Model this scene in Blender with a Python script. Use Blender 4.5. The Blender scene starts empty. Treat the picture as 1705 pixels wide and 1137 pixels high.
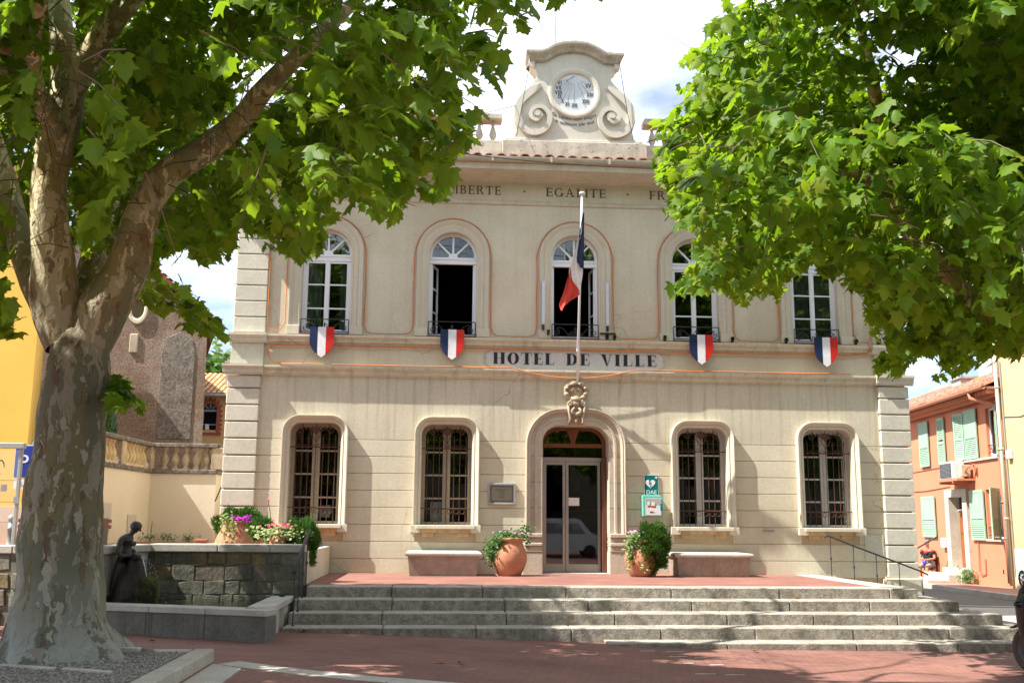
import bpy, bmesh, math, random
import numpy as np
from mathutils import Vector, Matrix, noise as mnoise
random.seed(7); rng = np.random.default_rng(11)
PI = math.pi
SC = bpy.context.scene
COL = SC.collection

# ------------------------------------------------------------------ camera
CAM = np.array([-2.7107, -20.5, 0.9698]); FPX = 1705.0
PIT, ROL, YAW = 0.175479, 0.0080466, 0.0690642
_cy, _sy = math.cos(YAW), math.sin(YAW)
FW = np.array([_sy*math.cos(PIT), _cy*math.cos(PIT), math.sin(PIT)])
_r0 = np.array([_cy, -_sy, 0.0]); _u0 = np.cross(_r0, FW)
RT = _r0*math.cos(ROL) + _u0*math.sin(ROL); UP = -_r0*math.sin(ROL) + _u0*math.cos(ROL)
cam = bpy.data.cameras.new('camera'); cam.sensor_width = 36.0; cam.lens = 36.0; cam.clip_end = 2000
co = bpy.data.objects.new('camera', cam); COL.objects.link(co)
M = Matrix.Identity(4)
for i in range(3):
    M[i][0] = RT[i]; M[i][1] = UP[i]; M[i][2] = -FW[i]; M[i][3] = CAM[i]
co.matrix_world = M
SC.camera = co

def at(px, py, Y):
    d = FW*FPX + RT*(px-852.5) - UP*(py-568.5)
    return CAM + d*((Y-CAM[1])/d[1])
def on_ground(px, py, z):
    d = FW*FPX + RT*(px-852.5) - UP*(py-568.5)
    return CAM + d*((z-CAM[2])/d[2])
def project(P):
    v = P - CAM; z = v@FW
    zz = np.where(z > 0.1, z, 0.1)
    return 852.5 + FPX*(v@RT)/zz, 568.5 - FPX*(v@UP)/zz, z

# ------------------------------------------------------------------ world, sun, exposure
SUN = Vector((-3.8, -1.0, 5.2)).normalized()
EXPOSURE = 1.62
SKY_STRENGTH = 0.06; CLOUD = 14.2
w = bpy.data.worlds.new('World'); SC.world = w; w.use_nodes = True
nt = w.node_tree; nt.nodes.clear()
out = nt.nodes.new('ShaderNodeOutputWorld'); bg = nt.nodes.new('ShaderNodeBackground')
sky = nt.nodes.new('ShaderNodeTexSky'); sky.sky_type = 'NISHITA'; sky.sun_disc = False
sky.sun_elevation = math.asin(SUN.z)
sky.sun_rotation = math.atan2(SUN.x, SUN.y)
tc = nt.nodes.new('ShaderNodeTexCoord')
mp = nt.nodes.new('ShaderNodeMapping'); mp.inputs['Scale'].default_value = (1.0, 1.0, 2.2); mp.inputs['Location'].default_value = (10.55, 1.17, 1.63); sky.dust_density = .3; sky.ozone_density = 3
nz = nt.nodes.new('ShaderNodeTexNoise'); nz.inputs['Scale'].default_value = 1.9; nz.inputs['Detail'].default_value = 7; nz.inputs['Roughness'].default_value = .55
rp = nt.nodes.new('ShaderNodeValToRGB'); rp.color_ramp.elements[0].position = .40; rp.color_ramp.elements[1].position = .64
rp.color_ramp.elements[0].color = (.05,.05,.05,1); rp.color_ramp.elements[1].color = (1,1,1,1)
mx = nt.nodes.new('ShaderNodeMix'); mx.data_type = 'RGBA'
L = nt.links.new
L(tc.outputs['Generated'], mp.inputs['Vector']); L(mp.outputs['Vector'], nz.inputs['Vector']); L(nz.outputs['Fac'], rp.inputs['Fac'])
L(rp.outputs['Color'], mx.inputs['Factor']); L(sky.outputs['Color'], mx.inputs['A'])
mx.inputs['B'].default_value = (CLOUD*.97, CLOUD*.99, CLOUD*1.03, 1)
L(mx.outputs['Result'], bg.inputs['Color']); bg.inputs['Strength'].default_value = SKY_STRENGTH
L(bg.outputs['Background'], out.inputs['Surface'])
sl = bpy.data.lights.new('sun', 'SUN'); sl.energy = 3.8; sl.angle = math.radians(.53); sl.color = (1.0, .955, .88)
so = bpy.data.objects.new('sun', sl); COL.objects.link(so)
so.rotation_euler = SUN.to_track_quat('Z', 'Y').to_euler(); so.location = (-20, -10, 30)
SC.view_settings.view_transform = 'Standard'; SC.view_settings.look = 'None'
SC.view_settings.exposure = EXPOSURE; SC.view_settings.gamma = 1.0; SC.view_settings.use_curve_mapping = False
SC.cycles.max_bounces = 8; SC.cycles.transparent_max_bounces = 12

# ------------------------------------------------------------------ materials
MATS = {}
def mat(name, col, rough=.85, spec=.3, metal=0.0, var=.12, vscale=1.2, fine=.08, fscale=30., streak=0.0, scol=(.12,.09,.06),
        bump=.0, bscale=60., speck=0.0, speck_col=(.03,.03,.03), tint=None, tscale=.5, tamt=.0, stretch=None, riser=0.0, crack=0.0):
    if name in MATS: return MATS[name]
    m = bpy.data.materials.new(name); m.use_nodes = True; t = m.node_tree; N = t.nodes; Lk = t.links.new
    b = N['Principled BSDF']; b.inputs['Roughness'].default_value = rough; b.inputs['Specular IOR Level'].default_value = spec
    b.inputs['Metallic'].default_value = metal
    g = N.new('ShaderNodeNewGeometry'); P = g.outputs['Position']
    if stretch:
        mm = N.new('ShaderNodeMapping'); mm.inputs['Scale'].default_value = stretch; Lk(P, mm.inputs['Vector']); P = mm.outputs['Vector']
    def noise(scale, det=5, rgh=.6, src=None):
        n = N.new('ShaderNodeTexNoise'); n.inputs['Scale'].default_value = scale; n.inputs['Detail'].default_value = det; n.inputs['Roughness'].default_value = rgh
        Lk(src or P, n.inputs['Vector']); return n.outputs['Fac']
    def ramp(f, a, bb, ca=0.0, cb=1.0):
        n = N.new('ShaderNodeMapRange'); n.inputs['From Min'].default_value = a; n.inputs['From Max'].default_value = bb
        n.inputs['To Min'].default_value = ca; n.inputs['To Max'].default_value = cb; Lk(f, n.inputs['Value']); return n.outputs['Result']
    def mixc(f, A, B):
        n = N.new('ShaderNodeMix'); n.data_type = 'RGBA'
        if isinstance(f, float): n.inputs['Factor'].default_value = f
        else: Lk(f, n.inputs['Factor'])
        for k, s in (('A', A), ('B', B)):
            if isinstance(s, tuple): n.inputs[k].default_value = (*s[:3], 1)
            else: Lk(s, n.inputs[k])
        return n.outputs['Result']
    def sc(c, k): return tuple(min(1, x*k) for x in c)
    c = mixc(ramp(noise(vscale), .32, .68), sc(col, 1-var), sc(col, 1+var))
    if tint: c = mixc(ramp(noise(tscale, 4), .45, .65, 0, tamt), c, tint)
    if fine:
        f = ramp(noise(fscale, 4), .3, .7, 1-fine*1.6, 1+fine*1.2)
        n = N.new('ShaderNodeMix'); n.data_type = 'RGBA'; n.blend_type = 'MULTIPLY'; n.inputs['Factor'].default_value = 1
        Lk(c, n.inputs['A']); Lk(f, n.inputs['B']); c = n.outputs['Result']
    if streak:
        mm = N.new('ShaderNodeMapping'); mm.inputs['Scale'].default_value = (7, 7, .28); Lk(g.outputs['Position'], mm.inputs['Vector'])
        s = ramp(noise(1.0, 6, .65, mm.outputs['Vector']), .5, .74, 0, streak); c = mixc(s, c, scol)
    if speck:
        c = mixc(ramp(noise(fscale*2.2, 2), .6, .68, 0, speck), c, speck_col)
    if crack:
        vo = N.new('ShaderNodeTexVoronoi'); vo.feature = 'DISTANCE_TO_EDGE'; vo.inputs['Scale'].default_value = .33
        wv_ = N.new('ShaderNodeTexNoise'); wv_.inputs['Scale'].default_value = 2.6; wv_.inputs['Detail'].default_value = 6; Lk(g.outputs['Position'], wv_.inputs['Vector'])
        am = N.new('ShaderNodeVectorMath'); am.operation = 'MULTIPLY_ADD'; am.inputs[1].default_value = (.55,.55,.25); Lk(wv_.outputs['Color'], am.inputs[0]); Lk(g.outputs['Position'], am.inputs[2]); Lk(am.outputs[0], vo.inputs['Vector'])
        c1 = ramp(vo.outputs['Distance'], .0022, .0008); c2 = ramp(noise(.55, 2), .5, .58, 0, crack); mu = N.new('ShaderNodeMath'); mu.operation = 'MULTIPLY'; Lk(c1, mu.inputs[0]); Lk(c2, mu.inputs[1]); c = mixc(mu.outputs[0], c, (.17,.13,.09))
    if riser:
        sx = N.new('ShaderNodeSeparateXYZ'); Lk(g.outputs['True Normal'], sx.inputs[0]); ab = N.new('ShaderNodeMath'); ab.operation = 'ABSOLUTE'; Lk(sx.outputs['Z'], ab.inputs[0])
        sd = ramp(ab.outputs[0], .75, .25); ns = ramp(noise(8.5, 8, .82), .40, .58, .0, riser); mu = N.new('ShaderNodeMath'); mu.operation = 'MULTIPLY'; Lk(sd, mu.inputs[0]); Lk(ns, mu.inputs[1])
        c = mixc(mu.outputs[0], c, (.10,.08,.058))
    Lk(c, b.inputs['Base Color'])
    if bump:
        bn = N.new('ShaderNodeBump'); bn.inputs['Strength'].default_value = bump; bn.inputs['Distance'].default_value = .02
        Lk(noise(bscale, 6, .65), bn.inputs['Height']); Lk(bn.outputs['Normal'], b.inputs['Normal'])
    MATS[name] = m; return m

stucco   = mat('cream_stucco', (.62,.575,.44), var=.07, vscale=.8, fine=.05, fscale=18, streak=.16, scol=(.33,.25,.16), bump=.14, bscale=24, tint=(.50,.42,.29), tscale=.55, tamt=.6, crack=.7)
stuccoS  = mat('stained_stucco', (.575,.53,.405), var=.08, vscale=.8, fine=.06, fscale=18, streak=.6, scol=(.26,.19,.12), bump=.14, bscale=24, crack=.8)
grooveM  = mat('tan_groove', (.46,.345,.225), var=.1)
quoinM   = mat('grey_cream_stucco', (.57,.54,.44), var=.08, vscale=1.6, fine=.06, fscale=20, streak=.12, scol=(.3,.25,.18), bump=.22, bscale=11)
surrM    = mat('pale_moulding', (.575,.525,.41), var=.05, vscale=2.2, fine=.05, streak=.16, scol=(.36,.28,.18), bump=.08, bscale=30)
cornM    = mat('cornice_plaster', (.57,.525,.41), var=.07, vscale=2, fine=.06, streak=.35, scol=(.28,.21,.14), bump=.1, bscale=30)
doorstone= mat('door_limestone', (.50,.43,.335), var=.10, vscale=3, fine=.12, fscale=40, streak=.25, scol=(.22,.16,.11), bump=.35, bscale=35)
carved   = mat('carved_limestone', (.42,.33,.235), var=.2, vscale=14, fine=.15, bump=.4, bscale=50)
pedM     = mat('pediment_plaster', (.57,.535,.45), var=.06, vscale=1.5, fine=.05, streak=.15, scol=(.2,.18,.15), bump=.12, bscale=20)
parapetM = mat('lichen_parapet', (.47,.43,.35), var=.15, vscale=3, fine=.12, streak=.2, speck=.6, speck_col=(.09,.085,.08), fscale=5, bump=.3)
capM     = mat('weathered_cap', (.42,.385,.31), var=.2, vscale=5, fine=.15, streak=.3, scol=(.1,.09,.08), bump=.3)
gutterM  = mat('stone_grey_gutter', (.46,.40,.30), var=.12, vscale=3, rough=.6, streak=.25)
whitepaint = mat('white_paint', (.78,.80,.83), rough=.45, var=.03, fine=.02)
beigepaint = mat('beige_window_paint', (.36,.30,.215), rough=.6, var=.1, vscale=6, streak=.25)
greypaint  = mat('pale_grey_window_paint', (.50,.48,.45), rough=.6, var=.08, vscale=6, streak=.15)
iron     = mat('black_iron', (.022,.022,.026), rough=.5, spec=.5, var=.2)
rust     = mat('rusty_iron', (.085,.042,.026), rough=.75, var=.3, vscale=9)
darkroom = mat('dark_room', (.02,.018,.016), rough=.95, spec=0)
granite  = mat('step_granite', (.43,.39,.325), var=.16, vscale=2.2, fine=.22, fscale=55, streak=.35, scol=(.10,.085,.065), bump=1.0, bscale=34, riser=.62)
granite2 = mat('coping_granite', (.45,.415,.36), var=.12, vscale=2.2, fine=.2, fscale=70, streak=.1, bump=.35, bscale=60)
slabM    = mat('pale_stone_slab', (.48,.45,.40), var=.12, vscale=3, fine=.12, fscale=50, bump=.15)
rubbleM  = [mat('rubble_grey', (.14,.134,.105), var=.35, vscale=5, fine=.2, bump=.7, bscale=16, streak=.3, scol=(.05,.05,.04)),
            mat('rubble_ochre', (.19,.15,.075), var=.35, vscale=5, fine=.2, bump=.7, bscale=16, streak=.3, scol=(.06,.06,.04)),
            mat('rubble_pale', (.185,.172,.13), var=.3, vscale=6, fine=.2, bump=.7, bscale=16, streak=.2, scol=(.1,.1,.08)),
            mat('rubble_brown', (.155,.13,.095), var=.3, vscale=6, fine=.2, bump=.7, bscale=16)]
mortarM  = mat('dark_mortar', (.135,.128,.105), var=.3, vscale=4, bump=.5, streak=.3, scol=(.22,.22,.19))
basinM   = mat('basin_concrete', (.165,.155,.135), var=.2, vscale=2, fine=.15, streak=.6, scol=(.04,.038,.033), bump=.3, bscale=30)
sidewallM= mat('fountain_side_granite', (.34,.32,.28), var=.2, vscale=2.5, fine=.2, streak=.6, scol=(.1,.09,.07), bump=.5, bscale=30)
courtM   = mat('court_wall_render', (.65,.58,.455), var=.05, vscale=.9, fine=.04, streak=.06, scol=(.45,.36,.24), bump=.25, bscale=9)
balM     = mat('balustrade_stone', (.40,.32,.22), var=.2, vscale=4, fine=.15, streak=.45, scol=(.12,.10,.085), bump=.35)
balY     = mat('ochre_balusters', (.55,.42,.23), var=.15, vscale=4, fine=.12, streak=.35, scol=(.2,.16,.12), bump=.3)
copingD  = mat('dark_lichen_coping', (.15,.13,.11), var=.35, vscale=6, fine=.25, speck=.5, speck_col=(.35,.31,.25), fscale=12, bump=.4)
terracotta = mat('terracotta', (.46,.205,.115), var=.15, vscale=6, fine=.1, streak=.2, scol=(.55,.35,.25), bump=.12)
tileM    = mat('roof_tile_clay', (.36,.15,.085), var=.25, vscale=7, fine=.15, speck=.25, speck_col=(.09,.07,.06), fscale=8, bump=.2)
churchM  = mat('church_roughcast', (.235,.17,.125), var=.25, vscale=1.6, fine=.35, fscale=16, bump=.7, bscale=16, tint=(.33,.29,.26), tscale=1.1, tamt=.5, speck=.4, speck_col=(.10,.075,.065))
churchG  = mat('church_grey_patch', (.19,.168,.145), var=.25, vscale=2, fine=.35, fscale=16, bump=.7, bscale=16, speck=.4, speck_col=(.10,.09,.085))
yellowM  = mat('yellow_render', (.70,.44,.085), var=.06, vscale=.8, fine=.04, streak=.06, scol=(.5,.3,.08), bump=.1)
ochreM   = mat('ochre_render', (.66,.42,.19), var=.08, vscale=.8, fine=.05, streak=.1, scol=(.5,.3,.12), bump=.1)
brickred = mat('red_brick_trim', (.36,.10,.055), var=.2, vscale=8, bump=.1)
salmonM  = mat('salmon_render', (.60,.225,.125), var=.05, vscale=.8, fine=.04, streak=.08, scol=(.5,.22,.13), bump=.06)
creamY   = mat('warm_cream_render', (.58,.45,.24), var=.06, vscale=.8, fine=.04, streak=.08, scol=(.45,.34,.2), bump=.06)
greenM   = mat('mint_shutter_paint', (.31,.47,.335), rough=.6, var=.06, vscale=3, streak=.08, scol=(.2,.3,.2))
greydoor = mat('grey_stone_frame', (.50,.46,.38), var=.12, vscale=3, fine=.1, bump=.2)
woodM    = mat('orange_brown_wood', (.30,.095,.028), rough=.45, var=.2, vscale=3, stretch=(6,6,1), bump=.05)
doorwood = mat('entrance_door_wood', (.20,.075,.032), rough=.45, var=.2, vscale=3, stretch=(6,6,1))
farwall = mat('far_house_render', (.20,.165,.12), var=.2)
woodD    = mat('dark_brown_wood', (.12,.045,.022), rough=.5, var=.25, vscale=3, stretch=(6,6,1))
alu      = mat('grey_aluminium', (.40,.37,.34), rough=.42, metal=.55, spec=.5, var=.05)
zinc     = mat('zinc_grey', (.33,.34,.35), rough=.5, metal=.4, var=.1)
blackplastic = mat('black_plastic', (.012,.012,.014), rough=.4, spec=.5, var=.1)
orangecable = mat('orange_rope_light', (.62,.20,.055), rough=.5, var=.15)
navyM = mat('navy_blue_paint', (.012,.024,.075), rough=.5, var=.05); whiteM = mat('flat_white_paint', (.76,.76,.77), rough=.5, var=.03, streak=.05, scol=(.5,.5,.5)); redM = mat('red_paint', (.56,.022,.014), rough=.5, var=.05)
flagB = mat('flag_blue_cloth', (.035,.045,.10), rough=.9, var=.1); flagW = mat('flag_white_cloth', (.78,.76,.76), rough=.9, var=.03); flagR = mat('flag_red_cloth', (.66,.075,.05), rough=.9, var=.06)
marble = mat('grey_marble', (.54,.53,.50), rough=.6, var=.05, streak=.35, scol=(.40,.38,.34)); letterM = mat('black_letter', (.02,.021,.026), rough=.6, var=.1); letterB = mat('faded_brown_letter', (.115,.093,.068), rough=.8, var=.15)
dialM = mat('white_dial', (.62,.65,.66), rough=.7, var=.03, streak=.06)
tealM = mat('teal_sign', (.0,.155,.16), rough=.4); mintM = mat('mint_plastic', (.16,.50,.36), rough=.35, spec=.5, var=.04); paperM = mat('white_paper', (.74,.73,.72), rough=.8, var=.03)
bronze = mat('dark_bronze', (.034,.027,.025), rough=.5, spec=.5, var=.35, vscale=9, streak=.35, scol=(.10,.10,.09), bump=.15)
mossM  = mat('wet_moss', (.020,.022,.007), var=.6, vscale=6, fine=.4, rough=.9, bump=1.0, bscale=38, tint=(.16,.17,.012), tscale=2.3, tamt=.6)
rockM  = mat('wet_dark_rock', (.028,.020,.016), rough=.55, var=.5, vscale=6, bump=.9, bscale=22, tint=(.035,.05,.01), tscale=3, tamt=.6)
gravelM = mat('pea_gravel', (.33,.305,.265), var=.35, vscale=40, fine=.3, fscale=90)
soilM  = mat('pit_gravel_bed', (.25,.23,.20), var=.3, vscale=12, fine=.35, fscale=60, bump=1.0, bscale=55)
asphalt = mat('asphalt', (.12,.117,.113), var=.12, vscale=.7, fine=.15, fscale=60, bump=.3, bscale=90)
kerbM = mat('kerb_stone', (.40,.37,.33), var=.12, vscale=3, fine=.15)
pinkpave = mat('pink_pavement', (.38,.20,.15), var=.12, vscale=3, fine=.12)
curtainM = mat('grey_curtain', (.30,.34,.33), var=.12, vscale=4, stretch=(18,1,.4), rough=.95)
skinM = mat('skin', (.42,.20,.13), rough=.6, var=.06); shirtB = mat('black_shirt', (.02,.02,.024), rough=.9); shirtR = mat('red_shirt_panel', (.55,.06,.05), rough=.9); denimM = mat('light_denim', (.30,.36,.42), rough=.95, var=.15, vscale=12); blueM = mat('violet_bag', (.10,.07,.42), rough=.6)
acM = mat('white_ac_casing', (.66,.67,.68), rough=.5, var=.03); darkgrille = mat('dark_grille', (.05,.05,.055), rough=.6)
roadwhite = mat('worn_road_paint', (.62,.62,.60), var=.15, vscale=12, rough=.8)
dryleaf = mat('dry_brown_leaf', (.28,.12,.04), var=.3, vscale=20)
pvcM = mat('cream_pvc_pipe', (.58,.54,.44), rough=.5, var=.06)
signblue = mat('parking_blue', (.02,.045,.30), rough=.4)
steelM = mat('brushed_steel', (.40,.42,.44), rough=.4, metal=.7)

def glass_mat(name, tint=(.8,.85,.85), ior=1.5, rough=.015, dens=.12):
    m = bpy.data.materials.new(name); m.use_nodes = True; t = m.node_tree; N = t.nodes; N.clear()
    o = N.new('ShaderNodeOutputMaterial'); mx = N.new('ShaderNodeMixShader'); gl = N.new('ShaderNodeBsdfGlossy'); tr = N.new('ShaderNodeBsdfTransparent'); fr = N.new('ShaderNodeFresnel')
    ad = N.new('ShaderNodeMath'); ad.operation = 'ADD'; ad.inputs[1].default_value = dens
    fr.inputs['IOR'].default_value = ior; gl.inputs['Roughness'].default_value = rough; tr.inputs['Color'].default_value = (*tint, 1)
    gl.inputs['Color'].default_value = (.9,.93,.95,1)
    t.links.new(fr.outputs['Fac'], ad.inputs[0]); t.links.new(ad.outputs[0], mx.inputs['Fac']); t.links.new(tr.outputs[0], mx.inputs[1]); t.links.new(gl.outputs[0], mx.inputs[2]); t.links.new(mx.outputs[0], o.inputs['Surface'])
    MATS[name] = m; return m
glassM = glass_mat('window_glass', dens=.02); glassD = glass_mat('door_glass', (.55,.58,.57), dens=.04); plexi = glass_mat('clear_panel', (.95,.94,.86), dens=.03); smoke = glass_mat('smoked_screen', (.62,.50,.42), dens=.05)

def water_mat():
    m = bpy.data.materials.new('basin_water'); m.use_nodes = True; t = m.node_tree; b = t.nodes['Principled BSDF']
    b.inputs['Base Color'].default_value = (.022,.03,.012,1); b.inputs['Roughness'].default_value = .04; b.inputs['Specular IOR Level'].default_value = .6
    n = t.nodes.new('ShaderNodeTexNoise'); n.inputs['Scale'].default_value = 9; bp = t.nodes.new('ShaderNodeBump'); bp.inputs['Strength'].default_value = .25; bp.inputs['Distance'].default_value = .03
    g = t.nodes.new('ShaderNodeNewGeometry'); t.links.new(g.outputs['Position'], n.inputs['Vector']); t.links.new(n.outputs['Fac'], bp.inputs['Height']); t.links.new(bp.outputs['Normal'], b.inputs['Normal'])
    return m
waterM = water_mat()
dropM = mat('white_water_drops', (.75,.78,.80), rough=.15, spec=.6, var=.02)

def brick_mat(name, c1, c2, mort, bw=.22, bh=.075, rot=0.0, ms=.006, bump=.3):
    m = bpy.data.materials.new(name); m.use_nodes = True; t = m.node_tree; N = t.nodes; b = N['Principled BSDF']; b.inputs['Roughness'].default_value = .8
    g = N.new('ShaderNodeNewGeometry'); mp = N.new('ShaderNodeMapping'); mp.inputs['Rotation'].default_value = (0,0,rot)
    br = N.new('ShaderNodeTexBrick'); br.inputs['Color1'].default_value = (*c1,1); br.inputs['Color2'].default_value = (*c2,1); br.inputs['Mortar'].default_value = (*mort,1)
    br.inputs['Scale'].default_value = 1; br.inputs['Mortar Size'].default_value = ms; br.inputs['Brick Width'].default_value = bw; br.inputs['Row Height'].default_value = bh; br.inputs['Mortar Smooth'].default_value = .4; br.inputs['Bias'].default_value = -.1
    Lk = t.links.new
    Lk(g.outputs['Position'], mp.inputs['Vector']); Lk(mp.outputs['Vector'], br.inputs['Vector'])
    n = N.new('ShaderNodeTexNoise'); n.inputs['Scale'].default_value = .9; n.inputs['Detail'].default_value = 6; n.inputs['Roughness'].default_value = .7; Lk(g.outputs['Position'], n.inputs['Vector'])
    r = N.new('ShaderNodeMapRange'); r.inputs['From Min'].default_value = .3; r.inputs['From Max'].default_value = .7; r.inputs['To Min'].default_value = .72; r.inputs['To Max'].default_value = 1.22; Lk(n.outputs['Fac'], r.inputs['Value'])
    mx = N.new('ShaderNodeMix'); mx.data_type = 'RGBA'; mx.blend_type = 'MULTIPLY'; mx.inputs['Factor'].default_value = 1; Lk(br.outputs['Color'], mx.inputs['A']); Lk(r.outputs['Result'], mx.inputs['B'])
    Lk(mx.outputs['Result'], b.inputs['Base Color'])
    bp = N.new('ShaderNodeBump'); bp.inputs['Strength'].default_value = bump; bp.inputs['Distance'].default_value = .01; bp.invert = True
    n2 = N.new('ShaderNodeTexNoise'); n2.inputs['Scale'].default_value = 40; n2.inputs['Detail'].default_value = 4; Lk(g.outputs['Position'], n2.inputs['Vector'])
    ad = N.new('ShaderNodeMath'); ad.operation = 'MULTIPLY_ADD'; ad.inputs[1].default_value = -.3; Lk(n2.outputs['Fac'], ad.inputs[0]); Lk(br.outputs['Fac'], ad.inputs[2])
    Lk(ad.outputs[0], bp.inputs['Height']); Lk(bp.outputs['Normal'], b.inputs['Normal'])
    MATS[name] = m; return m
plazaM = brick_mat('red_brick_paving', (.262,.118,.09), (.212,.093,.072), (.13,.067,.053), rot=.2)
terrM  = brick_mat('terrace_tile_paving', (.27,.12,.09), (.225,.098,.073), (.17,.085,.066), bw=.3, bh=.15, rot=.0, ms=.004, bump=.15)

def leaf_mat(name, cols, trans=.45, rough=.42, tcol=(.30,.42,.03)):
    m = bpy.data.materials.new(name); m.use_nodes = True; t = m.node_tree; N = t.nodes; N.clear(); Lk = t.links.new
    o = N.new('ShaderNodeOutputMaterial'); g = N.new('ShaderNodeNewGeometry'); r = N.new('ShaderNodeValToRGB')
    els = r.color_ramp.elements
    while len(els) < len(cols): els.new(.5)
    for i, c in enumerate(cols): els[i].position = i/(len(cols)-1); els[i].color = (*c, 1)
    Lk(g.outputs['Random Per Island'], r.inputs['Fac'])
    pb = N.new('ShaderNodeBsdfPrincipled'); pb.inputs['Roughness'].default_value = rough; pb.inputs['Specular IOR Level'].default_value = .22; Lk(r.outputs['Color'], pb.inputs['Base Color'])
    tl = N.new('ShaderNodeBsdfTranslucent'); mc = N.new('ShaderNodeMix'); mc.data_type = 'RGBA'; mc.inputs['Factor'].default_value = .6; Lk(r.outputs['Color'], mc.inputs['A']); mc.inputs['B'].default_value = (*tcol, 1)
    Lk(mc.outputs['Result'], tl.inputs['Color'])
    mx = N.new('ShaderNodeMixShader'); mx.inputs['Fac'].default_value = trans
    Lk(pb.outputs[0], mx.inputs[1]); Lk(tl.outputs[0], mx.inputs[2]); Lk(mx.outputs[0], o.inputs['Surface'])
    MATS[name] = m; return m
leafM  = leaf_mat('plane_leaf', [(.036,.095,.008), (.062,.142,.010), (.094,.185,.012), (.140,.222,.018), (.19,.222,.02)], trans=.5, rough=.5, tcol=(.40,.62,.018))
bushM  = leaf_mat('bush_leaf', [(.025,.075,.012), (.045,.12,.02), (.075,.16,.03)], trans=.3, tcol=(.15,.30,.03))
ivyM   = leaf_mat('ivy_leaf', [(.03,.09,.02), (.06,.15,.03), (.10,.20,.05)], trans=.3, tcol=(.15,.30,.03))
varM   = leaf_mat('variegated_leaf', [(.10,.20,.04), (.26,.33,.12), (.44,.45,.24)], trans=.3, tcol=(.4,.45,.1))
oliveM = leaf_mat('olive_leaf', [(.05,.075,.03), (.09,.12,.055), (.14,.16,.09)], trans=.2)
farM   = leaf_mat('far_tree_leaf', [(.045,.11,.016), (.075,.16,.025), (.11,.20,.035)], trans=.35)
cypM   = leaf_mat('cypress_leaf', [(.02,.06,.008), (.035,.09,.012)], trans=.15)
pinkM  = leaf_mat('pink_petal', [(.62,.05,.10), (.72,.14,.20), (.60,.20,.22)], trans=.3, tcol=(.7,.15,.15))
purpM  = leaf_mat('magenta_petal', [(.36,.02,.36), (.50,.05,.48)], trans=.3, tcol=(.5,.05,.4))
lilacM = leaf_mat('lilac_petal', [(.50,.25,.42), (.60,.36,.52)], trans=.3, tcol=(.5,.3,.4))

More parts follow.
